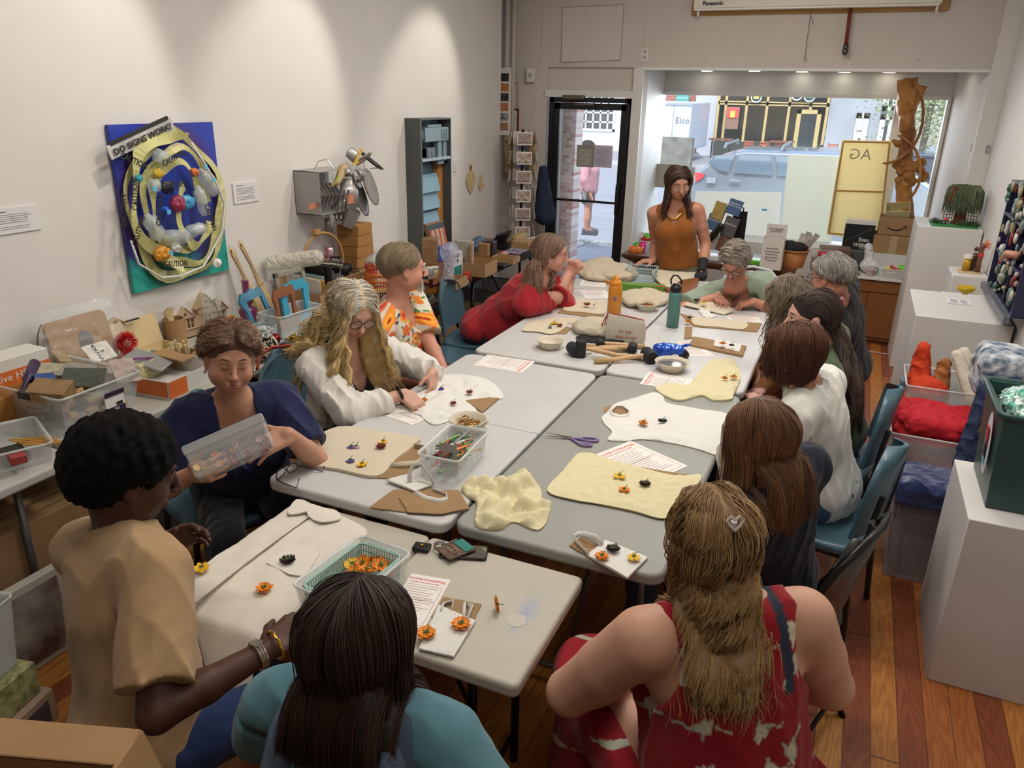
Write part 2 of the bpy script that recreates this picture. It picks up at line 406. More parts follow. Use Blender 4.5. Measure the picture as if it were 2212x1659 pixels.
def hp(h,x,y,z):return h.c+h.s*(h.r*x+h.f*y+h.u*z)
def head_prims(h,male=False,age=0.,chub=1.):
 E=lambda x,y,z,a,b,c,k=.02:el(hp(h,x,y,z),np.array([a,b,c])*h.s,h.M,k)
 C=lambda a,b,ra,rb,k=.012:rc(hp(h,*a),hp(h,*b),ra*h.s,rb*h.s,k)
 w=chub
 o=[E(0,-.012,.035,.077,.099,.082),E(0,.02,-.025,.063*w,.072,.085,.03),E(0,.03,-.073,.047*w*(1.08 if male else 1),.046,.034,.03),E(0,.064,-.094,.021,.018,.017,.02),C((-.03,.079,.017),(.03,.079,.017),.013,.013,.02)]
 for s in(-1,1):
  o+=[E(s*.038,.056,-.038,.026*w,.028,.028,.02),E(s*.05*w,.01,-.055,.02,.04,.03,.03)]
  o.append(sub(E(s*.031,.1,-.001,.019,.0135,.011,.012)));o.append(E(s*.031,.0765,-.001,.0145,.0135,.0135,.004))
  o+=[E(s*.079,-.006,-.012,.009,.018,.031,.006),sub(E(s*.09,-.003,-.008,.008,.009,.016,.004)),E(s*.077,.0,-.036,.007,.01,.011,.005)]
 nl=.115 if male else .112
 o+=[C((0,.09,.006),(0,nl,-.034),.0075,.0105,.012),E(0,nl,-.036,.0125,.012,.0105,.006)]
 for s in(-1,1):o.append(E(s*.0115,nl-.011,-.04,.0075,.009,.0075,.004))
 o+=[C((-.017,.087,-.066),(.017,.087,-.066),.008,.008,.008),C((-.014,.088,-.075),(.014,.088,-.075),.0085,.0085,.007)]
 return o
def face_parts(h,root,org,hair='3a2a20',lips='9c5a50',eyes='down',glass=None,lipw=.024,brow=True,iris='3a2a1c'):
 tr=lambda v:hp(h,*v)-org
 for s in(-1,1):
  if eyes=='down':
   m=MB();m.tube([tr((s*x,y,z))for x,y,z in((.018,.0905,-.007),(.025,.0925,-.0105),(.033,.092,-.0112),(.041,.088,-.008))],.0014*h.s,5)
   m.build('eyelash',mat('lash_'+hair,hair,.6),root,smooth=True)
  else:
   m=MB();M4=Matrix([list(h.r),list(h.f),list(h.u)]).transposed().to_4x4();M4.translation=Vector(tr((s*.031,.0785,-.002)));m.T=M4
   m.ball((0,0,0),.0136*h.s,16,(1,1,.62));m.mt(1);lx=eyes if isinstance(eyes,(int,float))else 0
   m.ball((.0035*lx,.0098*h.s,.0005),.0058*h.s,12,(1,.75,.95));m.mt(0)
   m.build('eye',[mat('eye_white','d8d2cb',.3),mat('iris_'+iris,iris,.2)],root,smooth=True)
   m=MB();m.tube([tr((s*x,y,z))for x,y,z in((.018,.0895,.003),(.026,.0935,.0085),(.034,.093,.0085),(.043,.087,.002))],.0015*h.s,5)
   m.build('eyelash',mat('lash_'+hair,hair,.6),root,smooth=True)
  if brow:
   m=MB();m.tube([tr((s*x,y,z))for x,y,z in((.014,.094,.02),(.024,.0945,.026),(.036,.0905,.027),(.048,.079,.02))],[.002*h.s,.0034*h.s,.003*h.s,.0012*h.s],6,flat=.6)
   m.build('eyebrow',mat('brow_'+hair,hair,.8),root,smooth=True)
 m=MB();w=lipw
 m.tube([tr(v)for v in((-w,.087,-.071),(-w*.5,.0945,-.068),(-.003,.0965,-.066),(0,.0965,-.067),(.003,.0965,-.066),(w*.5,.0945,-.068),(w,.087,-.071))],[.001,.0032,.0036,.003,.0036,.0032,.001],8)
 m.tube([tr(v)for v in((-w*.95,.0875,-.0715),(-w*.5,.0945,-.0755),(0,.097,-.077),(w*.5,.0945,-.0755),(w*.95,.0875,-.0715))],[.001,.0042,.0048,.0042,.001],8)
 m.build('lips',mat('lips_'+lips,lips,.45),root,smooth=True)
 if glass:
  col,rad,wd=glass;m=MB();g=MB()
  for s in(-1,1):
   pts=[tr((s*.033+rad*1.15*math.cos(a),.104,-.004+rad*.9*math.sin(a)))for a in np.linspace(0,2*PI,20)]
   m.tube(pts,wd,6,caps=False);g.add([tuple(p)for p in pts[:-1]],[tuple(range(19))])
   m.tube([tr((s*(.033+rad*1.15),.103,.0)),tr((s*.078,.07,.002)),tr((s*.084,.0,.0)),tr((s*.083,-.02,-.014))],wd,6)
  m.tube([tr((-.033+rad*1.1,.104,.0)),tr((0,.108,.004)),tr((.033-rad*1.1,.104,.0))],wd,6)
  o=m.build('glasses_frame',mat('frame_'+col,col,.25),root,smooth=True)
  g.build('lens',mat('lens_glass','ffffff',.03,alpha=.12,spec=.8),o)
  return o
def strands(h,N=700,L_=.3,lvar=.15,seg=16,part=0.,sweep=(.8,-.4,-.5),puff=.14,grav=.35,wave=0.,wfreq=40.,w=.0028,cols=('3a2a20','5a4030'),tip=None,tipk=.7,coll=(),front=.52,backz=-.6,sidez=-.02,under=.02,clump=60,frizz=.002,region=None,seed=1,cut=None,root_dark=None,n_under=60,tuck=0.,side_out=0.,colf=None,pin=None,bmax=.3):
 r=np.random.RandomState(seed);hc=np.array([0,-.012,.033]);rr=np.array([.08,.102,.086])
 D=r.randn(N*6,3);D/=np.linalg.norm(D,axis=1)[:,None];x,y,z=D.T
 z0=np.where(y>0,sidez+(front-sidez)*y**1.2,sidez+(backz-sidez)*(-y)**.8);ok=z>z0
 if region is not None:ok&=region(x,y,z)
 D=D[ok][:N];N=len(D);x,y,z=D.T
 cl=r.randn(clump,3);cl/=np.linalg.norm(cl,axis=1)[:,None];cid=np.argmax(D@cl.T,1)
 g=h.M@np.array([0,0,-1.]);s=h.s;p=hc+D*rr*1.0;side=np.where(x>part,1.,-1.);cr=r.rand(clump)
 bk=np.clip((y+.55)/.8,.06,1);dirv=np.stack([side*sweep[0]*(.4+np.minimum(np.abs(x-part)*1.5,1))*bk+x*(1-bk)*.5,np.full(N,sweep[1]),sweep[2]-(1-bk)*.8],1)
 if pin is not None:dirv=(np.array(pin)-p);dirv/=np.linalg.norm(dirv,axis=1)[:,None]
 lay=1.02+puff*(.35*r.rand(N)+.65*cr[cid]);LL=(L_(x,y,z)if callable(L_)else L_)*(1+lvar*(r.rand(N)-.5)+lvar*.7*(cr[cid]-.5));ds=LL/seg
 pts=[p.copy()];d=dirv/np.linalg.norm(dirv,axis=1)[:,None];toworld=lambda q:h.c+s*(q@h.M)
 for i in range(seg):
  q=(p-hc)/rr;k=np.linalg.norm(q,axis=1);nn=q/rr;nn/=np.linalg.norm(nn,axis=1)[:,None]
  on=(k<lay+.12)
  d=np.where(on[:,None],d-(np.sum(d*nn,1)*.9)[:,None]*nn,d)
  if pin is not None:tp=np.array(pin)-p;dp=np.linalg.norm(tp,axis=1);d=tp/np.maximum(dp,1e-4)[:,None];ds=np.minimum(LL/seg,dp*.6)
  d=d*(1-grav)+g*grav+np.stack([side*side_out,0*side,0*side],1);d/=np.linalg.norm(d,axis=1)[:,None]
  p=p+d*ds[:,None];q=(p-hc)/rr;k=np.linalg.norm(q,axis=1);rmp=min(1,(i+1)/4);lim=1.0+(lay-1)*rmp
  p=np.where((k<lim)[:,None],hc+(p-hc)*(lim/np.maximum(k,1e-6))[:,None],p)
  fz=(p[:,1]>.05)&(p[:,2]<.05)&(np.abs(p[:,0])<.07);p[:,0]=np.where(fz,side*.072,p[:,0])
  if tuck:fz=(p[:,1]>-.0)&(p[:,2]<.03);p[:,1]=np.where(fz,p[:,1]-tuck*ds,p[:,1])
  if len(coll):
   W=toworld(p)
   for _ in(0,1):
    for c,rad,bf in coll:
     q=W-c;kk=rad+.012*(lay-1)/max(puff,.01);n_=np.where(y>.3,1.,-1.)[:,None]*(bf*.93)+UP*.36;n_/=np.linalg.norm(n_,axis=1)[:,None];bb=np.sum(q*n_,1);c2=np.sum(q*q,1)-kk*kk;tt=np.where(c2<0,np.minimum(-bb+np.sqrt(np.maximum(bb*bb-c2,0)),bmax),0);W=W+n_*tt[:,None]
   pn=((W-h.c)/s)@h.M.T;mv=np.linalg.norm(pn-p,axis=1)>1e-5;p=pn;dd=p-pts[-1];dd/=np.linalg.norm(dd,axis=1)[:,None]+1e-9;d=np.where(mv[:,None],dd,d)
  pts.append(p.copy())
 Pn=np.stack(pts,1);t=np.linspace(0,1,seg+1)[None,:,None]
 if wave:
  ph=(cr[cid]*6.28+r.rand(N)*.9)[:,None];sl=t[:,:,0]*LL[:,None];e=r.randn(clump,3);e/=np.linalg.norm(e,axis=1)[:,None];e=e[cid][:,None,:]
  e2=np.cross(e,g[None,None,:]);am=wave*np.minimum(t[:,:,0]*2.5,1)
  Pn=Pn+(np.sin(sl*wfreq+ph)*am)[...,None]*e+(np.cos(sl*wfreq+ph)*am)[...,None]*e2
 Pn=Pn+r.randn(N,1,3)*frizz*t
 W=toworld(Pn.reshape(-1,3)).reshape(N,seg+1,3)
 if cut is not None:W=cut(W)
 T=np.gradient(W,axis=1);T/=np.linalg.norm(T,axis=2)[...,None]+1e-9
 A=np.cross(T,np.array([.31,.27,.91]));A/=np.linalg.norm(A,axis=2)[...,None]+1e-9;B=np.cross(T,A)
 wd=w*s*(1-.75*t**3)*(.6+.8*r.rand(N,1,1));V=np.stack([W+wd*(A*math.cos(a)+B*math.sin(a))for a in(0,2.094,4.189)],2)
 c1,c2=np.array(srgb(cols[0])),np.array(srgb(cols[1]));mx=(r.rand(N)*.6+cr[cid]*.4)[:,None,None]
 C=(c1*(1-mx)+c2*mx)*np.ones((1,seg+1,1))
 if tip is not None:ct=np.array(srgb(tip));tk=np.clip(t*1.6-.25,0,1)*tipk*(.5+.5*mx*2);C=C*(1-tk)+ct*tk
 if colf is not None:C=colf(D,C,t)
 C=np.repeat(C[:,:,None,:],3,2)
 base=(np.arange(N)[:,None,None]*(seg+1)+np.arange(seg)[None,:,None])*3;F=[]
 for a in range(3):b=(a+1)%3;F.append(np.stack([base+a,base+b,base+3+b,base+3+a],-1).reshape(-1,4))
 gi=r.permutation(N)[:n_under];up=[el(hp(h,*hc),rr*1.01*s,h.M,.01)];W=W.copy();ax_=(h.c-h.f*.02)[None,None,:]-W;ax_[...,2]*=.35;ax_/=np.linalg.norm(ax_,axis=2)[...,None]+1e-6;W=W+ax_*under*.95
 for q in gi:
  for i in range(0,seg,2):
   j=min(i+2,seg);up.append(rc(W[q,i],W[q,j],under*(.5 if i==0 else .8),under*(.7 if j<seg else .35),.004))
 return V.reshape(-1,3),np.concatenate(F),C.reshape(-1,3),up
def make_hair(root,org,h,name='hair',under_col=None,uh=.007,face_clear=True,parts=None,**kw):
 sets=parts or[kw];VV=[];FF=[];CC=[];up=[];o=0
 for q in sets:
  a=dict(kw);a.update(q);V,F,C,u=strands(h,**a);VV.append(V);FF.append(F+o);CC.append(C);o+=len(V);up+=u if not up else u[1:]
 if face_clear:up.append(sub(el(hp(h,0,.085,-.03),np.array([.062,.06,.085])*h.s,h.M,.008)))
 V,F=volume(up,uh,None,2);cc=srgb(under_col or(kw.get('cols')or('2a2019',))[0]);VV.append(V);FF.append(F+o);CC.append(np.tile(cc,(len(V),1)))
 me=arr_mesh(name,np.concatenate(VV)-org,np.concatenate(FF),True,np.concatenate(CC));return link(name,me,HAIR(),root)
def person(label,hip,az,neck,head,haz,hpitch=10,hroll=0,sex='f',fat=1.,skin='c09078',wl=None,wr=None,hl=None,hr=None,elb_l=None,elb_r=None,sh_az=None,shirt=None,pants=None,legs='sit',h=.006,hs=1.,bust=1.,belly=1.,sw=None,skinf=None,knees=None,age=0,armf=1.,arm_len=1.,shr=0,depth=1.,chub=1.):
 p=Head();male=sex=='m';hip=V3(hip);neck=V3(neck)if neck is not None else V3(head)-np.array([math.cos(R(az)),math.sin(R(az)),0])*(.05+.0008*hpitch)-UP*.185;p.org=np.array([hip[0],hip[1],0.])
 root=thing('person',label,'person',tuple(p.org));p.root=root
 T=nrm(neck-hip);Lt=np.linalg.norm(neck-hip);a2=R(sh_az if sh_az is not None else az);f0=np.array([math.cos(a2),math.sin(a2),0]);rt=nrm(np.cross(f0,T));fw=np.cross(T,rt)
 rt=nrm(rt+T*shr);fw=np.cross(T,rt)
 a1=R(az);pf=np.array([math.cos(a1),math.sin(a1),0.]);pr=np.cross(pf,UP);k=Lt/.52
 p.T,p.rt,p.fw,p.H,p.N=T,rt,fw,hip,neck
 pt=lambda u,v,w:hip+rt*u+fw*v+T*(w*k);M=np.stack([rt,fw,T]);f=fat;sw=sw or(.185 if male else .165)*(1+.35*(f-1));d_=(1+.8*(f-1))*depth
 torso=lambda of:[el(hip+UP*.01,(.165*f+of,.118*d_+of,.115+of),np.stack([pr,pf,UP]),.05),el(pt(0,.005,.16),((.145 if male else .132)*f+of,.098*d_+of,.14+of),M,.06),el(pt(0,0,.35),((.16 if male else .145)*(1+.7*(f-1))+of,.102*(1+.5*(f-1))*depth+of,.16+of),M,.06),rc(pt(-sw+.055,-.012,.465),pt(sw-.055,-.012,.465),.05*(1+.3*(f-1))+of,.05*(1+.3*(f-1))+of,.05),el(pt(0,.06*d_,.15),(.12*f*belly+of,.06*f*belly+of,.14*belly+of),M,.08)]+([]if male else[el(pt(s*.068*f,.085*d_,.315),(.06*bust*f+of,.052*bust*f+of,.06*bust*f+of),M,.035)for s in(-1,1)])+([]if male or of<.005 else[rc(pt(-.05*f,.09*d_,.31),pt(.05*f,.09*d_,.31),.05*bust*f+of,.05*bust*f+of,.05),el(pt(0,.06*d_,.24),(.1*f+of,.075*f+of,.13+of),M,.06)])
 S={};E_={};W={};l1,l2=.285*arm_len,.25*arm_len
 for sd,w_,e_,sg in(('l',wl,elb_l,-1),('r',wr,elb_r,1)):
  S[sd]=pt(sg*sw,-.01,.455);w0=V3(w_)if w_ is not None else hip+pf*.35+pr*sg*.12+UP*.12
  E_[sd],W[sd]=ik(S[sd],w0,l1,l2,V3(e_)if e_ is not None else rt*sg*.8-UP*.8-fw*.2)
 p.S,p.E,p.W=S,E_,W;af=armf*(1+.6*(f-1));p.pt=pt;p.M=M
 arms=lambda of:[q for sd in 'lr' for q in(rc(S[sd],S[sd]*.5+E_[sd]*.5,.05*af+of,.044*af+of,.03),rc(S[sd]*.5+E_[sd]*.5,E_[sd],.044*af+of,.037*af+of,.012),rc(E_[sd],E_[sd]*.6+W[sd]*.4,.037*af+of,.036*af+of,.012),rc(E_[sd]*.6+W[sd]*.4,W[sd],.036*af+of,.0245*min(af,1.15)+of,.012))]
 K={};A={};J={}
 for i,(sd,sg)in enumerate((('l',-1),('r',1))):
  J[sd]=hip+pr*sg*.085*f-UP*.01
  if legs=='sit':
   K[sd]=V3(knees[i])if knees else hip+pf*.43+pr*sg*.13+UP*(-.03);A[sd]=np.array([K[sd][0],K[sd][1],.09])-pf*.05
  else:K[sd]=np.array([J[sd][0],J[sd][1],.48])+pf*.01;A[sd]=np.array([K[sd][0],K[sd][1],.09])
 p.K,p.A,p.J=K,A,J;lf=1+.7*(f-1)
 leg=lambda of:[q for sd in 'lr' for q in(rc(J[sd],K[sd],.082*lf+of,.057*lf+of,.03),rc(K[sd],A[sd]*.6+K[sd]*.4,.055*lf+of,.05*lf+of,.02),rc(A[sd]*.6+K[sd]*.4,A[sd],.05*lf+of,.036+of,.02))]
 hd=mk_head(head,haz,hpitch,hroll,hs);p.hd=hd
 body=torso(0)+[rc(neck-T*.02+fw*.012,hp(hd,0,-.03,-.055),.058*(1+.3*(f-1)),.05*(1.1 if male else 1),.025),rc(neck-T*.0,pt(-sw*.7,-.01,.475),.05,.045,.03),rc(neck,pt(sw*.7,-.01,.475),.05,.045,.03)]
 body+=arms(0)+leg(0)+[rc(A[sd],A[sd]+pf*.12-UP*.045,.036,.032,.02)for sd in 'lr']+head_prims(hd,male,age,chub)
 for sd,hh in(('l',hl),('r',hr)):
  q=dict(hh)if hh else{};dd=q.pop('d',W[sd]-E_[sd]);nn=q.pop('n',(0,0,-1));body+=hand(W[sd],dd,nn,sd=='l',**q)
 sk=np.array(srgb(skin));rs=np.random.RandomState(len(label))
 def colf(V,c):
  n_=vnoise(V[:,0],V[:,1],V[:,2],22,3,4)[:,None];c=c*(1+.05*n_*np.array([.6,1,1.2]))
  L_=((V-hd.c)/hd.s)@hd.M.T;ck=np.exp(-(((np.abs(L_[:,0])-.04)/.02)**2+((L_[:,1]-.07)/.03)**2+((L_[:,2]+.03)/.02)**2));ns=np.exp(-((L_[:,0]/.013)**2+((L_[:,1]-.112)/.014)**2+((L_[:,2]+.034)/.014)**2))
  red=np.clip(ck*.6+ns*.7,0,1)[:,None]*.28;c=c*(1-red)+c*np.array([1.08,.62,.6])*red/1.
  if skinf:c=skinf(V,c,p)
  return c
 p.body=vobj('body',body,SKIN(),skin,root,p.org,h,None,1,colf,lap_w=.35)
 if pants:
  q=dict(pants);of=q.get('off',.008);pr_=torso(of)[:1]+leg(of)
  if q.get('short'):pr_=torso(of)[:1]+[rc(J[sd],J[sd]+(K[sd]-J[sd])*q['short'],.09*lf+of,.085*lf+of,.03,cap=True)for sd in 'lr']
  if q.get('skirt'):
   kc=(K['l']+K['r'])/2;pr_=torso(of)[:1]+[rc(J[sd],K[sd]+pf*.02,.115*lf,.1*lf,.06)for sd in 'lr']+[el((hip+kc)/2,(.17*lf,.24,.085),np.stack([pr,pf,UP]),.07)]+[rc(K[sd]-UP*.02,A[sd]+pf*.05,.1,.15,.08)for sd in 'lr']+[rc(hip-UP*.05,hip-UP*.3-pf*.02,.17*lf,.2*lf,.05)]
  top=q.get('top',.1)
  def post(D,X,Y,Z):
   D=folds(q.get('fold',.006),q.get('ff',22),5)(D,X,Y,Z);return np.maximum(D,(Z-hip[2])-top+0*X+0*Y)
  vobj(q.get('name','trousers'),pr_,q.get('mat')or CLOTH(),q['col'],root,p.org,max(h,.007),post,1,q.get('colf')and(lambda V,c:q['colf'](V,c,p)))
 if shirt:
  for q in(shirt if isinstance(shirt,list)else[shirt]):
   q=dict(q);of=q.get('off',.018);sl=q.get('sleeve',.5);so=of+q.get('loose',.012);hem=q.get('hem',-.1);pr_=torso(of)
   if sl>0:
    for sd,sg in(('l',-1),('r',1)):
     if sl<=1:e=S[sd]+(E_[sd]-S[sd])*sl;pr_+=[rc(S[sd],e,.052*af+of,.046*af+so,.03,cap=True)]
     else:
      e=E_[sd]+(W[sd]-E_[sd])*(sl-1);r1=.04*af+so;r2=.03*af+so*q.get('cuff',.8);pr_+=[rc(S[sd],E_[sd],.053*af+of,r1,.03),rc(E_[sd],e,r1,r2,.02,cap=True)]
    pr_+=[rc(neck-T*.02,pt(sg*sw*.8,-.01,.47),.045+of,.048+of,.03)for sg in(-1,1)]
   nk=q.get('neck','crew');ax=nrm(hp(hd,0,-.03,-.06)-neck)
   if nk=='crew':pr_+=[rc(neck-ax*.05+fw*.01,neck+ax*.01+fw*.01,.085,.068+of*.5,.02,cap=True),sub(rc(neck-ax*.0+fw*.014,neck+ax*.1,.064,.075,.006))]
   if nk in('v','open','scoop'):pr_+=[sub(rc(neck+ax*.015+fw*.02,neck+ax*.12+fw*.02,.068,.085,.008))]
   if nk=='tank':
    vd=q.get('vd',.12);pr_+=[sub(rc(neck+fw*.02,neck+ax*.12+fw*.03,q.get('nw',.085),.1,.01))]
    for sg in(-1,1):pr_.append(sub(el(S['l' if sg<0 else 'r']+rt*sg*.012-T*.03,(.055*af,.12,q.get('ah',.1)),M,.01)))
    if vd:
     for i in range(7):
      t=i/6;pr_.append(sub(el(pt(0,.12*d_,.45-vd*t),(.075*(1-t)+.012,.07,.025),M,.006)))
    if q.get('backd'):
     for i in range(5):t=i/4;pr_.append(sub(el(pt(0,-.12*d_,.47-q['backd']*t),(.095*(1-t*.5),.08,.03),M,.008)))
   pr_+=[x for x in q.get('extra',[])]
   fa,ffq,ani=q.get('fold',.005)*1.7,q.get('ff',18),q.get('an',(1,1,.45))
   def post(D,X,Y,Z,hem=hem):
    D=folds(fa,ffq,q.get('seed',2),ani)(D,X,Y,Z);w_=(X-hip[0])*T[0]+(Y-hip[1])*T[1]+(Z-hip[2])*T[2]
    far=np.sqrt((X-hip[0])**2+(Y-hip[1])**2+(Z-hip[2])**2)
    if nk in('v','open','scoop'):
     ww=w_/k;u_=np.abs((X-hip[0])*rt[0]+(Y-hip[1])*rt[1]+(Z-hip[2])*rt[2]);v_=(X-hip[0])*fw[0]+(Y-hip[1])*fw[1]+(Z-hip[2])*fw[2];w0=.45-q.get('vd',.15);tt=np.clip((ww-w0)/(.47-w0),0,1)
     D=np.maximum(D,-np.maximum(np.maximum(u_-q.get('vw',.07)*tt**dict(scoop=.45,open=.35).get(nk,.95),w0-ww),.02-v_))
    return np.where(far<.34*f,np.maximum(D,hem-w_),D)
   cf=q.get('colf');o=vobj(q.get('name','shirt'),pr_,q.get('mat')or CLOTH(),q['col'],root,p.org,q.get('h',h),post,1,cf and(lambda V,c:cf(V,c,p)),label=q.get('label'))
   p.shirt=o
 if q_:=(pants or{}).get('shoe'):
  for sd in 'lr':vobj('shoe',[rc(A[sd]-UP*.03-pf*.03,A[sd]+pf*.14-UP*.05,.045,.04,.02),bxp(A[sd]+pf*.05-UP*.078,(.045,.13,.012),np.stack([pr,pf,UP]),.01,.01)],CLOTH(),q_,root,p.org,.008)
 return p
def body_coll(p,f=1.):
 """torso, neck and shoulders as round volumes that hair lies on"""
 a=hp(p.hd,0,-.035,-.06);o=[(a*(1-t)+p.N*t,.068+.016*t)for t in(.3,.65,1.)]
 sw=abs((p.S['r']-p.N)@p.rt)/.165;k=1+.5*(sw-1)
 for u in(-.15,-.09,-.03,.03,.09,.15):o.append((p.pt(u*sw,-.01,.455),.075*k))
 for u in(-.08,0,.08):o+=[(p.pt(u*sw,.0,.34),.118*k),(p.pt(u*sw,.0,.22),.11*k)]
 return[(c,r,p.fw)for c,r in o]
XL,XR,XP,YF,YG,ZC=-3.3,.95,.83,7.5,8.35,3.4
def struct(name,mb,m,parent=None,bevel=0.,**k):
 o=mb.build(name,m,parent,bevel=bevel,**k)
 if parent is None:o['kind']='structure'
 return o
def floor_mat():
 m=bpy.data.materials.new('floor_boards');nt,N,L,b=nodes_of(m)
 tc=N.new('ShaderNodeTexCoord');sp=N.new('ShaderNodeSeparateXYZ');L.new(tc.outputs['Object'],sp.inputs[0])
 def mth(op,a,b_=None,c=None):
  n=N.new('ShaderNodeMath');n.operation=op
  for i,v in enumerate((a,b_,c)):
   if v is None:continue
   if isinstance(v,(int,float)):n.inputs[i].default_value=v
   else:L.new(v,n.inputs[i])
  return n.outputs[0]
 def wn(v):
  n=N.new('ShaderNodeTexWhiteNoise');n.noise_dimensions='1D';L.new(v,n.inputs['W']);return n.outputs['Value']
 u=mth('DIVIDE',sp.outputs[0],.088);iu=mth('FLOOR',u);fu=mth('FRACT',u);r1=wn(iu)
 v=mth('DIVIDE',mth('ADD',sp.outputs[1],mth('MULTIPLY',r1,5.)),2.3);iv=mth('FLOOR',v);fv=mth('FRACT',v)
 r2=wn(mth('ADD',mth('MULTIPLY',iu,7.13),mth('MULTIPLY',iv,3.7)))
 rp=N.new('ShaderNodeValToRGB');L.new(r2,rp.inputs[0]);e=rp.color_ramp.elements
 e[0].position=0;e[0].color=(*srgb('8c4e32'),1);e[1].position=1;e[1].color=(*srgb('d09a4c'),1)
 for p_,c in((.22,'9c5c38'),(.42,'b0703c'),(.62,'bd8040'),(.8,'c48a46')):q=e.new(p_);q.color=(*srgb(c),1)
 cb=N.new('ShaderNodeCombineXYZ');L.new(mth('ADD',mth('MULTIPLY',sp.outputs[0],9.),mth('MULTIPLY',r2,40.)),cb.inputs[0]);L.new(mth('MULTIPLY',sp.outputs[1],1.1),cb.inputs[1])
 nz=N.new('ShaderNodeTexNoise');nz.inputs['Scale'].default_value=1.;nz.inputs['Detail'].default_value=3;L.new(cb.outputs[0],nz.inputs['Vector'])
 g=mth('PINGPONG',mth('MULTIPLY',nz.outputs['Fac'],34.),1.)
 fine=N.new('ShaderNodeTexNoise');fine.inputs['Scale'].default_value=1.;cb2=N.new('ShaderNodeCombineXYZ');L.new(mth('MULTIPLY',sp.outputs[0],420.),cb2.inputs[0]);L.new(mth('MULTIPLY',sp.outputs[1],9.),cb2.inputs[1]);L.new(cb2.outputs[0],fine.inputs['Vector'])
 k=mth('ADD',mth('MULTIPLY',g,.42),mth('MULTIPLY',fine.outputs['Fac'],.35))
 mx=N.new('ShaderNodeMix');mx.data_type='RGBA';mx.blend_type='MULTIPLY';L.new(k,mx.inputs[0]);L.new(rp.outputs[0],mx.inputs[6]);mx.inputs[7].default_value=(*srgb('b47a48'),1)
 gap=mth('MAXIMUM',mth('GREATER_THAN',mth('ABSOLUTE',mth('SUBTRACT',fu,.5)),.484),mth('GREATER_THAN',mth('ABSOLUTE',mth('SUBTRACT',fv,.5)),.4985))
 m2=N.new('ShaderNodeMix');m2.data_type='RGBA';L.new(mth('MULTIPLY',gap,.75),m2.inputs[0]);L.new(mx.outputs[2],m2.inputs[6]);m2.inputs[7].default_value=(*srgb('2c1a10'),1)
 L.new(m2.outputs[2],b.inputs['Base Color']);b.inputs['Roughness'].default_value=.38
 bp=N.new('ShaderNodeBump');bp.inputs['Strength'].default_value=.35;bp.inputs['Distance'].default_value=.002;L.new(mth('SUBTRACT',mth('MULTIPLY',g,.2),gap),bp.inputs['Height']);L.new(bp.outputs[0],b.inputs['Normal'])
 return m
wallm=mat('wall_paint','d8d4d0',.75,noise_amt=.04,nscale=3,bump=.08,bscale=120)
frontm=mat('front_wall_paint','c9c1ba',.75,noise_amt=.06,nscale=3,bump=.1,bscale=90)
trimw=mat('white_trim_paint','d6d5d2',.5,noise_amt=.05,nscale=6)
struct('floor',MB().b2((-4.0,-3.2,-.1),(1.5,YG+.02,0)),floor_mat())
struct('ceiling',MB().b2((-4.1,-3.3,ZC),(1.6,YG+.2,ZC+.1)),mat('ceiling_paint','d9d5cd',.8))
struct('wall_left',MB().b2((XL-.35,-3.2,0),(XL,7.18,ZC)),wallm)
struct('wall_right',MB().b2((XR,-3.2,0),(XR+.15,7.42,ZC)).b2((XP,7.42,0),(XR+.15,YF,ZC)),wallm)
struct('wall_back',MB().b2((-4.0,-3.3,0),(1.5,-3.2,ZC)),wallm)
struct('wall_corner',MB().b2((-3.8,7.18,0),(-3.68,7.6,ZC)),frontm)
xd0,xd1=P(1188,210,y=YF).x,P(1362,214,y=YF).x
xp=P(1392,160,y=YF).x;zb=P(1700,148,y=YF).z;zd=P(1270,211,y=YF).z
b=MB();b.b2((-3.8,YF,zb),(XR+.15,YF+.12,ZC));b.b2((-3.8,YF,0),(xd0-.03,YF+.12,zb));b.b2((xd1+.015,YF,0),(xp,YF+.16,zb));b.b2((xd0-.05,YF+.03,zd+.06),(xd1+.05,YF+.1,zb))
b.b2((-3.8,YF-.015,0),(xd0-.16,YF,zb-.02));struct('wall_front',b,frontm)
struct('trim_1',MB().b2((xd0-.05,YF-.02,zd+.005),(xd1+.03,YF+.03,zd+.065)),trimw)
struct('trim_2',MB().b2((xd1+.02,YF-.025,0),(xd1+.07,YF,zb-.01)).b2((xp-.06,YF-.03,0),(xp-.0,YF,zb-.005)),trimw)
struct('trim_3',MB().b2((xp-.02,YF-.012,zb-.02),(XP,YF,zb+.002)),mat('pale_edge','dcdcd8',.5))
zh=P(1700,205,y=YG).z;xw0,xw1=P(1402,240,y=YG).x,P(2042,240,y=YG).x;xm0,xm1=P(1932,240,y=YG).x,P(1962,240,y=YG).x;xbr=P(2061,200,y=YG).x
sof=MB().b2((xp-.16,YF+.12,zb+.005),(XR+.15,YG+.15,zb+.1));struct('ceiling_bay',sof,mat('bay_paint','d3d2ce',.6,noise_amt=.05))
b=MB();b.prism([(xbr,YG+.1),(xbr,YG-.02),(XP,YF+.0),(XP+.15,YF),(XP+.15,YG+.1)],.0,zb+.01);struct('wall_bay_right',b,wallm)
struct('wall_bay_left',MB().b2((xp-.16,YF+.16,0),(xp,YG+.1,zb+.01)),trimw)
b=MB();b.b2((xp,YG,zh),(xbr,YG+.1,zb+.01));b.b2((xp,YG,.3),(xw0,YG+.1,zh));b.b2((xw1,YG,.3),(xbr,YG+.1,zh));b.b2((xp,YG,.0),(xbr,YG+.1,.53));struct('wall_window',b,trimw)
b=MB();b.b2((xm0,YG-.01,.53),(xm1,YG+.08,zh));b.b2((xw0-.02,YG-.02,zh-.02),(xw1+.02,YG+.0,zh+.02));b.b2((xw1,YG-.03,.53),(xw1+.03,YG,zh));w1=struct('window_1',b,trimw)
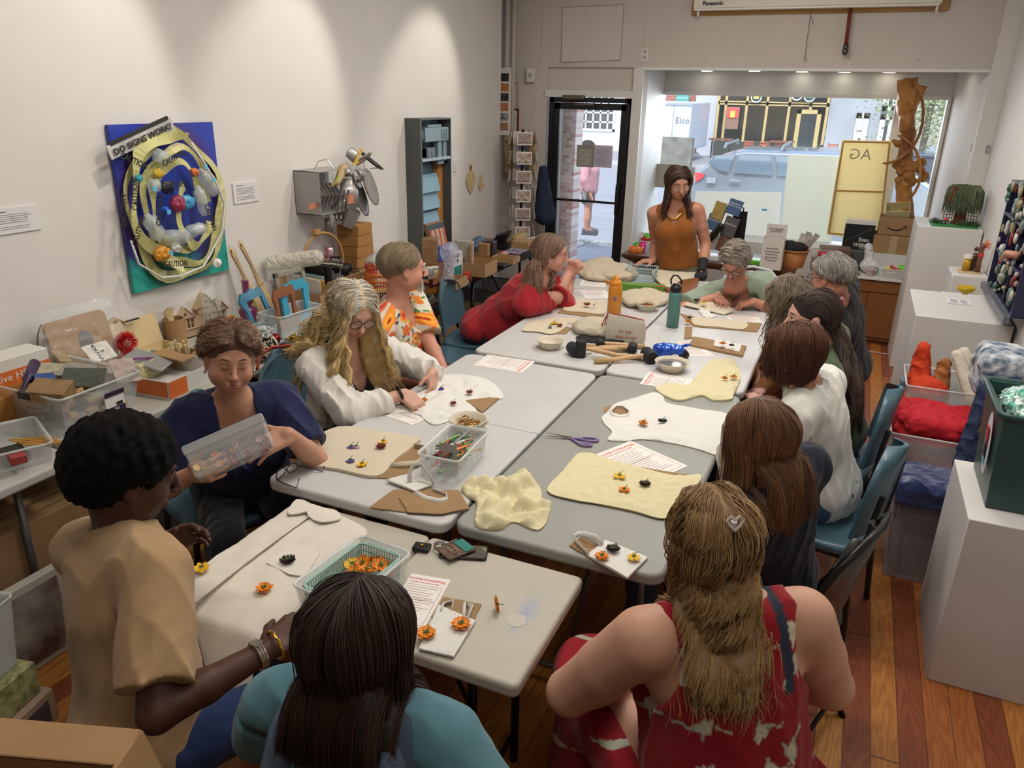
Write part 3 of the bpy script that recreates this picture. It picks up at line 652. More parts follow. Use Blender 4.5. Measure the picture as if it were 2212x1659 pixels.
glassm=mat('window_glass','eef4f4',.02,alpha=.07,spec=.9)
MB().b2((xw0,YG+.045,.53),(xm0,YG+.052,zh)).b2((xm1,YG+.045,.53),(xw1,YG+.052,zh)).build('pane',glassm,w1)
lm=mat('lamp_disc','ffffff',.4,emit='fff4e0',es=9)
for i,(px,py)in enumerate([(1527,153),(1630,153),(1733,156),(1824,158),(1910,153),(1920,161),(2058,154)]):
 q=P(px,py,z=zb);yy=min(max(q.y,YF+.2),YG-.12);q=P(px,py,y=yy)
 t=thing('ceiling_light',['round recessed light in window soffit, %s'%s for s in('leftmost of the row','second from the left','third from the left','fourth from the left','above the carved post towards room','above the carved post towards glass','rightmost of the row')][i],'light',(q.x,yy,zb+.004),group='recessed lights over the window')
 MB().lathe([(.062,-.006),(.07,0),(.07,.002)],24).build('ring',trimw,t,smooth=True);MB().cyl((0,0,-.008),.052,.004,24).build('lamp',lm,t)
blackm=mat('black_door_frame','17181a',.45);d1=MB();fw_=.095
z0=0.
d1.b2((xd0,YF-.01,z0),(xd0+.045,YF+.08,zd));d1.b2((xd1-.03,YF-.01,z0),(xd1,YF+.08,zd));d1.b2((xd0,YF-.01,zd-.045),(xd1,YF+.08,zd));door=struct('door_1',d1,blackm)
e=MB();dx0,dx1=xd0+.05,xd1-.035
e.b2((dx0,YF+.01,.02),(dx0+.055,YF+.055,zd-.05));e.b2((dx1-.05,YF+.01,.02),(dx1,YF+.055,zd-.05));e.b2((dx0,YF+.01,zd-.11),(dx1,YF+.055,zd-.05));e.b2((dx0,YF+.01,.02),(dx1,YF+.055,.25));e.build('door_leaf',blackm,door)
MB().b2((dx0+.05,YF+.03,.25),(dx1-.05,YF+.036,zd-.11)).build('glass',glassm,door)
MB().seg((dx0+.03,YF-.03,P(1270,434,y=YF).z),(dx1-.03,YF-.03,P(1270,434,y=YF).z),.012).seg((dx0+.03,YF-.03,1.16),(dx0+.03,YF+.02,1.16),.012).build('push_bar',blackm,door)
MB().b2((dx1-.045,YF-.04,.95),(dx1-.01,YF-.01,1.25)).build('door_handle',blackm,door,bevel=.01)
a=P(1215,205,y=YF-.05);c=P(1262,216,y=YF-.05);MB().b2((a.x,YF-.07,c.z),(c.x,YF-.012,a.z)).build('door_closer',mat('aged_metal','6c655e',.45,.7),door,bevel=.01)
MB().b2((a.x+.12,YF-.05,zd-.07),(c.x+.1,YF-.03,zd-.055)).build('closer_arm',mat('aged_metal'),door)
def poster(label,x0,x1,z1,z0_,yy,col,txt=(),parent=None,tcol='3c3a3a',cat='notice',grp=None,nm='paper_notice',lines=0):
 w,h_=x1-x0,z1-z0_;t=thing(nm,label,cat,((x0+x1)/2,yy,(z0_+z1)/2),group=grp);MB().box((0,0,0),(w,.001,h_)).build('sheet',mat('paper_'+col,col,.8),t)
 for(s,sz,dx,dz)in txt:text('lettering',s,sz,mat('ink_'+tcol,tcol,.8),t,(dx,-.001,dz),(PI/2,0,0))
 if lines:
  m=MB();n=lines;rnd=random.Random(lines)
  for i in range(n):zz=h_*(.3-.75*i/n);ww=w*(.35+.1*rnd.random());m.b2((-ww,-.0012,zz),(ww*(.6+.4*rnd.random()),-.0006,zz+h_*.012))
  m.build('printed_lines',mat('ink_'+tcol,tcol,.8),t)
 return t
a,c=P(1247,313,y=YF+.02),P(1281,362,y=YF+.02)
poster('grey text-filled notice on the door glass, left of two',a.x,c.x,a.z,c.z,YF+.02,'8f8c84',lines=14,tcol='d8d6d0')
a,c=P(1283,313,y=YF+.02),P(1321,363,y=YF+.02)
poster('pale lilac list notice on the door glass, right of two',a.x,c.x,a.z,c.z,YF+.02,'b9b6c6',lines=11,tcol='5a5870')
q=[P(px,py,y=YF-.003)for px,py in((1215,16),(1348,10),(1340,130),(1212,135))]
m=MB();m.add([(v.x,YF-.005,v.z)for v in q]+[(v.x,YF,v.z)for v in q],[(0,3,2,1)[::-1],(0,1,5,4),(1,2,6,5),(2,3,7,6),(3,0,4,7)])
sp=struct('trim_4',m,mat('access_panel_paint','cdc5be',.75,noise_amt=.04))
m=MB();qq=q+[q[0]]
for i in range(4):
 m.seg((qq[i].x,YF-.0055,qq[i].z),(qq[i+1].x,YF-.0055,qq[i+1].z),.0018,4)
 for t_ in(.1,.35,.6,.9):s_=qq[i].lerp(qq[i+1],t_);cen=sum(q,Vector())/4;s_=s_.lerp(cen,.06);m.ball((s_.x,YF-.006,s_.z),.003,6)
m.build('screw_line',mat('dark_gap','4a423c',.8),sp)
m=MB();rnd=random.Random(3)
for i in range(60):
 px=rnd.choice([1530,1555,1590,1700,1830,1990,2130,1480,1640])+rnd.uniform(-14,14);v=P(px,rnd.uniform(128,143),y=YF-.001);m.ball((v.x,YF-.0005,v.z),rnd.uniform(.001,.004),5,(1,.3,1))
struct('trim_5',m,mat('dark_gap'))
m=MB()
for px in(1168,1322,1386):v=P(px,20,y=YF);v2=P(px,146,y=YF);m.seg((v2.x+.0,YF-.001,zb+.005),(v2.x,YF-.001,ZC-.05),.0012,4)
struct('trim_6',m,mat('seam_grey','a69d95',.8))
v=P(1393,118,y=YF);t=thing('wall_outlet','white double socket plate high on the front wall','socket',(v.x,YF-.004,v.z));MB().box((0,0,0),(.07,.008,.115)).build('plate',trimw,t,bevel=.003);MB().box((0,-.005,.025),(.03,.003,.03)).box((0,-.005,-.025),(.03,.003,.03)).build('socket',mat('socket_grey','a8a39c',.5),t)
v=P(1149,163,y=YF-.02);t=thing('junction_box','white wall box with round dial above the door corner','box',(v.x,YF-.045,v.z));MB().box((0,0,0),(.075,.05,.125)).build('housing',trimw,t,bevel=.004);MB().at((0,-.026,0),(PI/2,0,0)).lathe([(.022,0),(.022,.004)],20).build('dial',mat('socket_grey'),t)
m=MB();
for px,r_ in((1096,.028),(1110,.022)):v=P(px,60,y=YF-.1);m.seg((v.x,YF-.1,1.25),(v.x,YF-.1,ZC),r_,12)
m.build('corner_pipe',mat('pipe_paint','bdb5ab',.6),smooth=True,label='painted vertical pipes in the corner beyond the long wall',cat='pipe')
ya=YF-.02;A,B_=P(1493,34,y=ya),P(2049,25,y=ya);t=thing('projector_screen','white rolled-up screen case mounted on a wooden board','screen',((A.x+B_.x)/2,YF,A.z));hw=(B_.x-A.x)/2
woodb=mat('screen_board_wood','b98f55',.45,noise_amt=.25,nscale=4,stretch=(1,1,18));MB().b2((-hw,-.03,0),(hw,-.003,.3)).build('board',woodb,t,bevel=.02)
MB().b2((-hw+.03,-.11,.045),(hw-.06,-.031,.14)).build('case',mat('case_cream','dcd8cc',.4),t,bevel=.008);MB().b2((-hw+.04,-.125,.03),(hw-.075,-.05,.046)).build('bottom_bar',mat('bar_white','e4e2dc',.35),t,bevel=.003)
for sx in(-hw+.075,hw-.09):MB().box((sx,-.09,.012),(.018,.02,.05)).build('bracket',trimw,t,bevel=.003)
text('lettering','Panasonic',.045,mat('ink_dark','26231f',.6),t,(-hw+.2,-.113,.085),(PI/2,0,0),bold=.0015)
text('lettering','DRAPER',.03,mat('ink_dark'),t,(hw-.3,-.113,.12),(PI/2,0,0))
v=P(1753,16,y=YF-.1);MB().at((v.x-t.location.x,-.1,v.z-t.location.z),(PI/2,0,0)).tube([(.022*math.cos(a),.012*math.sin(a),0)for a in np.linspace(0,2*PI,20)],.002,5,caps=False).build('pull_ring',trimw,t)
p0,p1=P(1752,22,y=YF-.1),P(1738,128,y=YF-.04);p2,p3=P(1751,34,y=YF-.09),P(1757,52,y=YF-.09)
MB().tube([p0,p0.lerp(p1,.5),p1,p1+Vector((.01,0,-.02))],.0025,5).tube([p2,p3],.0025,5).tube([p1+Vector((0,0,.02)),p1+Vector((.02,0,-.005))],.002,4).build('pull_cord',mat('cord_dark','3a3342',.8),label='thin dark knotted cord hanging from the screen ring',cat='cord')
p0,p1=P(1838,12,y=YF-.07),P(1826,108,y=YF-.07);t=thing('screen_pole','red-brown metal pipe with round end hanging below screen','pole',tuple(p1))
MB().seg((0,0,0),tuple(p0-p1),.016,14).build('shaft',mat('rust_paint','6b2e22',.4),t,smooth=True);MB().ball((0,0,-.01),.026,14,(1,1,1.2)).cyl((0,0,.0),.022,.04).build('end_cap',mat('grey_metal','5c5a58',.4,.8),t,smooth=True)
def wall_label(label,c,w,h_,lines=9,x=XL,head=True):
 s=1 if x<0 else-1;t=thing('wall_label',label,'label',(x+s*.004,c[0],c[1]));MB().box((0,0,0),(.008,w,h_)).build('card',mat('label_card','d9d6d6',.6),t,bevel=.001)
 m=MB();rnd=random.Random(int(w*999));
 for i in range(lines):
  if i==lines//2+1:continue
  zz=h_*(.22-.62*i/lines);m.b2((s*.0045,s*w*-.38,zz),(s*.0052,s*w*(.25+.12*rnd.random()),zz+h_*.014))
 if head:m.b2((s*.0045,s*-w*.38,h_*.33),(s*.0052,s*-w*.1,h_*.36))
 m.build('printed_lines',mat('ink_grey','6a6870',.8),t);return t
wall_label('white text card on left wall between painting and kitchen-tin artwork',(P(530,415,x=XL).y,P(530,415,x=XL).z),.21,.12)
wall_label('larger white text card at the left edge of the wall',(P(36,474,x=XL).y-.02,P(36,474,x=XL).z),.24,.11,8)
v=P(791,372,x=XL);
for(px,py,w,h_,lb)in((792,362,.07,.115,'white blank wall plate behind the kitchen-utensil artwork'),(982,358,.06,.11,'white switch plate right of the tall locker artwork')):
 v=P(px,py,x=XL);t=thing('wall_plate',lb,'switch',(XL+.004,v.y,v.z));MB().box((0,0,0),(.008,w,h_)).build('plate',trimw,t,bevel=.003)
 if 'switch' in lb:MB().box((.006,0,.015),(.006,.012,.02)).box((.006,0,-.02),(.006,.012,.02)).build('toggle',trimw,t)
v=P(1110,262,y=YF-.03);t=thing('framed_picture','small dark red framed certificate beside the front door','picture',(v.x,YF-.03,v.z))
w,h_=.105,.24;MB().b2((-w/2,-.01,-h_/2),(-w/2+.014,.01,h_/2)).b2((w/2-.014,-.01,-h_/2),(w/2,.01,h_/2)).b2((-w/2,-.01,h_/2-.014),(w/2,.01,h_/2)).b2((-w/2,-.01,-h_/2),(w/2,.01,-h_/2+.014)).build('frame',mat('dark_red_wood','5e2620',.4),t,bevel=.002)
MB().box((0,.002,0),(w-.02,.004,h_-.02)).build('print',mat('paper_d5d8d4','d5d8d4',.7),t);MB().b2((-.025,-.002,.03),(.025,0,.034)).b2((-.03,-.002,.015),(.03,0,.019)).b2((-.012,-.002,.0),(.012,0,.003)).build('printed_lines',mat('ink_grey'),t)
v=P(1112,208,y=YF-.03);t=thing('framed_picture','narrow grey framed print above the red framed certificate','picture',(v.x,YF-.025,v.z));MB().box((0,0,0),(.075,.02,.26)).build('frame',mat('aged_silver','a79d90',.4,.4),t,bevel=.004);MB().box((0,-.011,0),(.045,.002,.22)).build('print',mat('paper_c9c2b6','c9c2b6',.7),t)
cols=['49413e','a9643c','5b544e','a5603a','d9d6d0','6b6a5e'];yy=YF-.2
v0,v1=P(1091,146,y=yy),P(1088,292,y=yy);t=thing('photo_strip','vertical strip of small photographs on white mount beyond the wall end','picture',(v0.x,yy,(v0.z+v1.z)/2));hh=v0.z-v1.z
MB().box((0,.004,0),(.13,.006,hh)).build('mount',mat('paper_dedcd8','dedcd8',.7),t)
for i,c in enumerate(cols):MB().box((.0,-.0,hh*(.36-.145*i)),(.085,.006,hh*.115)).build('photograph',mat('photo_'+c,c,.5,noise_amt=.6,nscale=22,col2='1f1c1a' if i%2==0 else 'c98a5c'),t)
text('lettering','ART\nWALK',.032,mat('ink_dark'),t,(0,-.005,hh*(.36-.145*4)),(PI/2,0,0))
TZ=.74
steel=mat('grey_steel','6d6e6c',.4,.7);blackp=mat('black_paint','141415',.35);blacks=mat('black_steel','1a1a1b',.32,.4)
def fold_table(label,x0,y0,x1,y1,col,z=TZ,r=.05,fold=None,th=.042,legs=True,rz=0,name='folding_table',stain=None,grp='folding tables pushed together'):
 t=thing(name,label,'table',((x0+x1)/2,(y0+y1)/2,0),rz,group=grp);w,d=(x1-x0)/2,(y1-y0)/2
 m=mat('table_plastic_'+col,col,.42,noise_amt=.05,nscale=6,bump=.12,bscale=700,spec=.4)if not stain else stain
 halves=[(-d,d)]if fold!='y' else[(-d,-.0012),(.0012,d)]
 b=MB()
 if fold=='x':b.prism(rrect(-w,-d,-.0012,d,.02),z-th,z);b.prism(rrect(.0012,-d,w,d,.02),z-th,z)
 elif fold=='y':
  def half(ya,yb,s):
   pts=rrect(-w,ya,w,yb,.002,1);big=rrect(-w,-d,w,d,r)
   return[(x,max(min(y,yb),ya))for x,y in big if True]
  for ya,yb in halves:
   big=[(x,y)for x,y in rrect(-w,-d,w,d,r)if ya-1e-6<=y<=yb+1e-6]
   pts=big+([(-w,yb),]if False else[]);
   if yb<d:pts=[(w,yb)]+[(-w,yb)]+big
   else:pts=big+[(-w,ya),(w,ya)]
   b.prism(pts,z-th,z)
 else:b.prism(rrect(-w,-d,w,d,r),z-th,z)
 o=b.build('table_top',m,t,bevel=.011,seg=3)
 if legs:
  lx=w>d
  for s in(-1,1):
   f=MB()
   a,c=((s*(w-.17),-d+.1,0),(s*(w-.17),d-.1,0))if lx else((-w+.1,s*(d-.2),0),(w-.1,s*(d-.2),0))
   for q in(a,c):f.seg((q[0],q[1],0),(q[0],q[1],z-th),.014)
   f.seg((a[0],a[1],.12),(c[0],c[1],.12),.01);f.seg((a[0],a[1],z-th-.02),(c[0],c[1],z-th-.02),.012)
   mid=((a[0]+c[0])/2*(1 if not lx else 1),(a[1]+c[1])/2,.14);inn=((.12*s,0,z-th-.015)if lx else(0,.12*s,z-th-.015));f.seg(mid,inn,.008)
   f.build('leg',steel if not stain else blacks,t,smooth=True)
 return t
def stain_mat():
 m=mat('table_plastic_stained','b9b4a6',.45,noise_amt=.07,nscale=5,bump=.12,bscale=700);nt=m.node_tree;N,L=nt.nodes,nt.links;b=N['Principled BSDF']
 src=b.inputs['Base Color'].links[0].from_socket;tc=N.new('ShaderNodeTexCoord');vm=N.new('ShaderNodeVectorMath');vm.operation='SUBTRACT';vm.inputs[1].default_value=(.43,.02,.7)
 L.new(tc.outputs['Object'],vm.inputs[0]);mp=N.new('ShaderNodeMapping');mp.inputs['Scale'].default_value=(13,4.2,1);mp.inputs['Rotation'].default_value=(0,0,R(8));L.new(vm.outputs[0],mp.inputs[0])
 ln=N.new('ShaderNodeVectorMath');ln.operation='LENGTH';L.new(mp.outputs[0],ln.inputs[0]);nz=N.new('ShaderNodeTexNoise');nz.inputs['Scale'].default_value=60;L.new(tc.outputs['Object'],nz.inputs[0])
 ad=N.new('ShaderNodeMath');ad.operation='ADD';L.new(ln.outputs['Value'],ad.inputs[0]);L.new(nz.outputs['Fac'],ad.inputs[1])
 rp=N.new('ShaderNodeValToRGB');rp.color_ramp.elements[0].position=.5;rp.color_ramp.elements[0].color=(.75,.75,.75,1);rp.color_ramp.elements[1].position=1.5 if False else 1.;rp.color_ramp.elements[1].color=(0,0,0,1);L.new(ad.outputs[0],rp.inputs[0])
 mx=N.new('ShaderNodeMix');mx.data_type='RGBA';L.new(rp.outputs[0],mx.inputs[0]);L.new(src,mx.inputs[6]);mx.inputs[7].default_value=(*srgb('8ea0bd'),1);L.new(mx.outputs[2],b.inputs['Base Color']);return m
X0,X1,X2,X3=-1.77,-1.035,-1.022,-.33
T1=fold_table('white folding table with fold line, before the woman in white gauze shirt',X0,1.865,X1,3.48,'c4c3c2',fold='y')
T2=fold_table('grey folding table beside the white one, holding the white t-shirt and scissors',X2,1.89,X3,3.49,'969892')
T3=fold_table('white folding table far left, holding the orange bottle and mallets',X0,3.53,X1,5.17,'c6c5c3')
T4=fold_table('white folding table far right, holding the teal bottle',X2,3.53,X3,5.17,'c9c9c9')
T6=fold_table('white folding table across the far end in front of the standing woman',-1.86,5.19,-.86,5.88,'bcbcb8')
T5=fold_table('smaller cream folding table with blue paint stain, nearest the camera',-1.6,1.35,-.555,1.855,'b9b4a6',z=.70,r=.05,fold='x',stain=stain_mat(),grp=None)
m=MB();m.prism(circ(.42,-.02,.028,24),.7001,.7009);m.build('clean_spot',mat('table_clean','bdb9ad',.45),T5)
LT1=fold_table('long off-white wall table holding the big bin of wooden stamps',-3.27,1.76,-2.6,3.4,'b5b3aa',grp='long tables along the left wall')
LT2=fold_table('long off-white wall table holding cardboard boxes and red basket',-3.27,3.42,-2.57,5.1,'b5b3aa',grp='long tables along the left wall')
LT0=fold_table('white table corner at the left edge with a plastic tub on it',-3.27,.5,-2.52,1.72,'c2bdb8',r=.07,grp='long tables along the left wall')
LT3=fold_table('brown wood-topped folding table by the postcard rack',-3.27,5.14,-2.58,6.75,'7a5236',r=.02,grp='long tables along the left wall',stain=mat('brown_laminate','84583a',.3,noise_amt=.25,nscale=5,stretch=(12,1,1)))
MB().b2((-.345,-.8,TZ-.05),(-.34,.8,TZ-.002)).b2((.345,-.8,TZ-.05),(.352,.8,TZ-.002)).build('edge_band',blacks,LT3)
bluep=mat('blue_vinyl','41606e',.32,noise_amt=.08,nscale=4,spec=.5,coat=.1)
def blue_chair():
 t=thing('stacking_chair','x','chair')
 m=MB();
 nx,nz=12,12;rows=[]
 for face in(0,1):
  for j in range(nz+1):
   v=j/nz;z=.5+.34*v;wv=.215*(1-.02*v)if v<.45 else .215*math.sqrt(max(1-((v-.45)/.56)**2.6,.0))*.99+.001
   for i in range(nx+1):
    u=-1+2*i/nx;x=wv*u;y=-.215-.045*v-.0+.05*(u*u)*.9+(-.022 if face else 0)-.01*math.cos(u*1.5);rows.append((x,y,z+(.006*(1-u*u)if v==1 else 0)))
 n1=(nx+1)*(nz+1);fs=[]
 for j in range(nz):
  for i in range(nx):
   a=j*(nx+1)+i;fs.append((a,a+1,a+nx+2,a+nx+1));fs.append((a+n1,a+nx+1+n1,a+nx+2+n1,a+1+n1))
 rim=[j*(nx+1)for j in range(nz+1)];rim2=[j*(nx+1)+nx for j in range(nz+1)]
 for a,b_ in zip(rim,rim[1:]):fs.append((a,b_,b_+n1,a+n1))
 for a,b_ in zip(rim2,rim2[1:]):fs.append((b_,a,a+n1,b_+n1))
 for i in range(nx):fs.append((i+1,i,i+n1,i+1+n1));a=nz*(nx+1)+i;fs.append((a,a+1,a+1+n1,a+n1))
 m.add(rows,fs);m.build('backrest',bluep,t,bevel=.008,seg=3)
 s=MB();s.prism(smooth_loop([(-.2,-.2),(.2,-.2),(.225,.05),(.2,.21),(0,.235),(-.2,.21),(-.225,.05)],5),.425,.465);s.build('seat',bluep,t,bevel=.016,seg=3)
 f=MB()
 for sx in(-1,1):f.tube([(sx*.2,-.2,.41),(sx*.2,-.235,.46),(sx*.2,-.25,.62),(sx*.19,-.26,.7)],.012,6);f.seg((sx*.2,-.2,.41),(sx*.2,.2,.41),.012,6)
 f.seg((-.2,.2,.41),(.2,.2,.41),.011,6);f.seg((-.2,-.2,.41),(.2,-.2,.41),.011,6);f.build('frame',blackp,t)
 for sx in(-1,1):
  for sy in(-1,1):MB().seg((sx*.2,sy*.2,.41),(sx*.225,sy*.235,0),.0125,6).build('leg',blackp,t)
 return t
def fold_chair(col,nm):
 t=thing('folding_chair','x','chair');pm=mat(nm,col,.3,coat=.3);fm=blacks if col!='b8bcbe' else mat('white_steel','b8bcbe',.3)
 m=MB();n=14;vs=[];
 for k in range(2):
  for j in range(9):
   v=j/8;z=.56+.29*v;hw=.205*(1 if v<.55 else math.sqrt(max(1-((v-.55)/.47)**2.5,.02)))
   for i in range(n+1):u=-1+2*i/n;vs.append((hw*u,-.2-.06*v+.045*u*u-(.014 if k else 0),z))
 n1=9*(n+1);fs=[]
 for j in range(8):
  for i in range(n):a=j*(n+1)+i;fs.append((a,a+1,a+n+2,a+n+1));fs.append((a+n1,a+n+1+n1,a+n+2+n1,a+1+n1))
  for a,b_ in((j*(n+1),(j+1)*(n+1)),((j+1)*(n+1)+n,j*(n+1)+n)):fs.append((a,b_,b_+n1,a+n1))
 for i in range(n):fs.append((i+1,i,i+n1,i+1+n1));a=8*(n+1)+i;fs.append((a,a+1,a+1+n1,a+n1))
 m.add(vs,fs);m.build('backrest',pm,t,bevel=.005)
 f=MB();arch=[(-.235,.17,0),(-.235,.02,.3),(-.225,-.12,.55),(-.225,-.185,.68),(-.195,-.225,.8),(-.12,-.262,.865),(0,-.275,.88)];arch+=[(-x,y,z)for x,y,z in arch[-2::-1]]
 f.tube(arch,.0125,8);f.build('frame',fm,t,smooth=True)
 for sx in(-1,1):MB().tube([(sx*.205,-.24,0),(sx*.205,-.05,.3),(sx*.2,.1,.44)],.0115,8).build('leg',fm,t,smooth=True)
 MB().seg((-.2,-.2,.08),(.2,-.2,.08),.008).seg((-.225,.1,.12),(.225,.1,.12),.008).build('crossbar',fm,t)
 s=MB();s.prism(smooth_loop([(-.19,-.17),(.19,-.17),(.205,.1),(.18,.2),(0,.215),(-.18,.2),(-.205,.1)],4),.425,.45);s.build('seat',pm,t,bevel=.01);return t
CH0=blue_chair();used=[0]
def put_blue(x,y,az,label):
 """az: direction (degrees) the sitter faces"""
 rz=R(az-90)
 if not used[0]:used[0]=1;CH0.location=(x,y,0);CH0.rotation_euler=(0,0,rz);tag(CH0,label,'chair','blue stacking chairs round the tables');return CH0
 return dup(CH0,(x,y,0),rz,label,'blue stacking chairs round the tables')
put_blue(-2.18,2.09,-28,'blue stacking chair under the woman in navy v-neck shirt')
put_blue(-2.22,2.80,0,'blue stacking chair with red bag strap behind the curly-haired woman')
put_blue(-2.24,3.45,2,'blue stacking chair under the man in floral shirt')
put_blue(-2.22,4.06,5,'empty blue stacking chair between floral-shirt man and woman in red')
put_blue(-2.24,4.58,8,'blue stacking chair behind the woman in red')
put_blue(.06,3.04,168,'blue stacking chair behind the woman in white t-shirt')
put_blue(.06,3.68,176,'blue stacking chair behind the woman with long dark ponytail')
put_blue(-1.46,.86,60,'blue stacking chair under the man in beige t-shirt')
fc=fold_chair('161618','black_chair_plastic');fc.location=(-.03,2.3,0);fc.rotation_euler=(0,0,R(162-90));tag(fc,'black folding chair under the woman in navy top','chair','black folding chairs')
dup(fc,(-.04,1.33,0),R(112-90),'black folding chair under the woman in red dress','black folding chairs')
dup(fc,(-.68,.7,0),R(90-90),'black folding chair under the woman in denim overalls','black folding chairs')
fr=fold_chair('5a2026','maroon_chair_plastic');fr.location=(-1.27,5.92,0);fr.rotation_euler=(0,0,R(180));tag(fr,'dark red folding chair in front of the standing woman','chair')
fr.rotation_euler=(0,0,R(180))
fw2=fold_chair('b8bcbe','white_chair_plastic');fw2.location=(-.6,5.64,0);fw2.rotation_euler=(0,0,R(-90-90));tag(fw2,'pale folding chair under the woman in sage green top','chair')
m=MB();m.tube([(-2.49,2.66,.79),(-2.52,2.72,.835),(-2.52,2.8,.85),(-2.5,2.9,.835),(-2.47,3.0,.78)],.016,8,flat=.4);m.build('bag_strap',mat('red_webbing','b03a34',.7),smooth=True,label='red strap draped over the blue chair behind the curly-haired woman',cat='strap')
def pz(pts,z=TZ):return[P(a,b,z=z)for a,b in pts]
papm=mat('flyer_paper','e6e2de',.7);inkr=mat('ink_red','c8504a',.7);inko=mat('ink_orange','e08040',.7);inkg=mat('ink_grey');kraft=mat('kraft_board','9a7c58',.85,noise_amt=.12,nscale=12,bump=.2,bscale=80);canvas=mat('canvas_cloth','cfc4ad',.9,bump=.3,bscale=600);cream=mat('cream_cotton','d6cda6',.9,bump=.3,bscale=300);whitec=mat('white_cotton','dad9d4',.9,bump=.25,bscale=300)
def local_frame(q):
 c=sum(q,Vector())/len(q);ang=math.atan2((q[1]-q[0]).y,(q[1]-q[0]).x);return c,ang
def flyer(label,px,z=TZ+.0012,title=True,w=.215,h=.279,nl=13):
 q=pz(px,z);c,ang=local_frame(q);w,h=((q[1]-q[0]).length+(q[2]-q[3]).length)/2,((q[3]-q[0]).length+(q[2]-q[1]).length)/2
 t=thing('flyer',label,'flyer',(c.x,c.y,z),ang,'printed flower pounding flyers');MB().box((0,0,0),(w,h,.0008)).build('sheet',papm,t)
 if title:
  text('lettering','FLOWER POUNDING',w*.088,inkr,t,(-w*.06,h*.41,.0005),th=.0001,bold=.0004);text('lettering','BOTANICAL DYEING WITH FLOWERS',w*.042,inkr,t,(-w*.06,h*.345,.0005),th=.0001,bold=.0003)
 m=MB();rnd=random.Random(len(label))
 for i in range(nl):zz=h*(.24-.64*i/nl);m.b2((-w*.38,zz,.0004),(w*(.1+.25*rnd.random()),zz+h*.009,.0006))
 m.build('printed_lines',mat('ink_pink_grey','9a7a78',.8),t)
 m=MB()
 for(x0,y0,x1,y1)in((-.42,.02,.42,.29),(-.42,-.45,.42,-.01)):
  L=rrect(x0*w,y0*h,x1*w,y1*h,.02*w,3);m.tube([(a,b,.0005)for a,b in L+[L[0]]],.0006,4,caps=False)
 m.build('border',mat('ink_pink_grey'),t);m=MB()
 for k in range(5):a=k*1.257;m.prism([(w*.42*1+(-.0)+w*.0+(w*.05*math.cos(a+d)*r_)-w*.03,h*.4+w*.05*math.sin(a+d)*r_)for d,r_ in((0,.1),(.45,.8),(0,1.15),(-.45,.8))],.0004,.0008)
 m.build('flower_drawing',inko,t);return t
flyer('flyer lying alone across the upper corner of the white left table',[(1156,781),(1127,806),(1023,788),(1054,766)],z=TZ+.001)
flyer('flyer half under the white shirt in front of the curly-haired woman',[(835,868),(925,899),(900,918),(800,890)])
flyer('flyer between the cream cloth and white t-shirt on grey table',[(1287,982),(1368,950),(1481,1009),(1400,1045)])
flyer('flyer beside the cream cloth with two small orange flowers',[(1380,832),(1401,804),(1500,818),(1482,842)])
flyer('flyer under the folded cardboard at the right table edge',[(1462,738),(1500,738),(1560,772),(1490,768)])
flyer('flyer lying in front of the woman with wavy hair',[(1566,682),(1643,684),(1643,697),(1582,696)])
flyer('flyer on the small near table beside the mint basket',[(868,1236),(981,1255),(904,1362),(850,1340)],z=.7012)
flyer('flyer on the far left table in front of the woman in red',[(1262,598),(1312,601),(1308,622),(1250,616)])
flyer('flyer lying left of the orange bottle',[(1262,627),(1318,627),(1312,647),(1255,641)])
FP={}
def petals(n,r,w,col,ruff=.2,cup=.3,layers=1,sd=0):
 rnd=random.Random(sd);m=MB()
 for L_ in range(layers):
  for k in range(n):
   a=2*PI*(k+L_*.5)/n+rnd.uniform(-.08,.08);rr=r*(1-.18*L_)*rnd.uniform(.9,1.06);ca,sa=math.cos(a),math.sin(a);vs=[]
   for i in range(5):
    t=i/4;ww=w*math.sin(PI*min(t*.86+.1,1))**.7*(1 if t<.9 else .8)
    for j in range(5):u=-1+j/2;zz=cup*rr*t*t*(-1 if cup<0 else 1)*(1 if cup>0 else 1)*abs(1)+rr*.1*math.sin(u*5+k)*t*ruff*3+L_*.003+.002;x=rr*t;y=ww*u;vs.append((x*ca-y*sa,x*sa+y*ca,abs(zz)*(1 if cup>0 else .6)+.001))
   m.add(vs,[(i*5+j,i*5+j+1,i*5+j+6,i*5+j+5)for i in range(4)for j in range(4)])
 return m
pm={'orange':mat('petal_orange','e88a1c',.5),'yellow':mat('petal_yellow','e8b820',.5),'dark':mat('petal_dark','2c141a',.6),'violet':mat('petal_violet','5a4a86',.5),'red':mat('petal_crimson','8e1e34',.5),'pink':mat('petal_pink','c9a0b0',.5),'purple':mat('petal_blue_purple','3c2c94',.5)}
leafg=mat('calyx_green','4f6b2e',.6);grp_f='loose flower heads laid out on cloth'
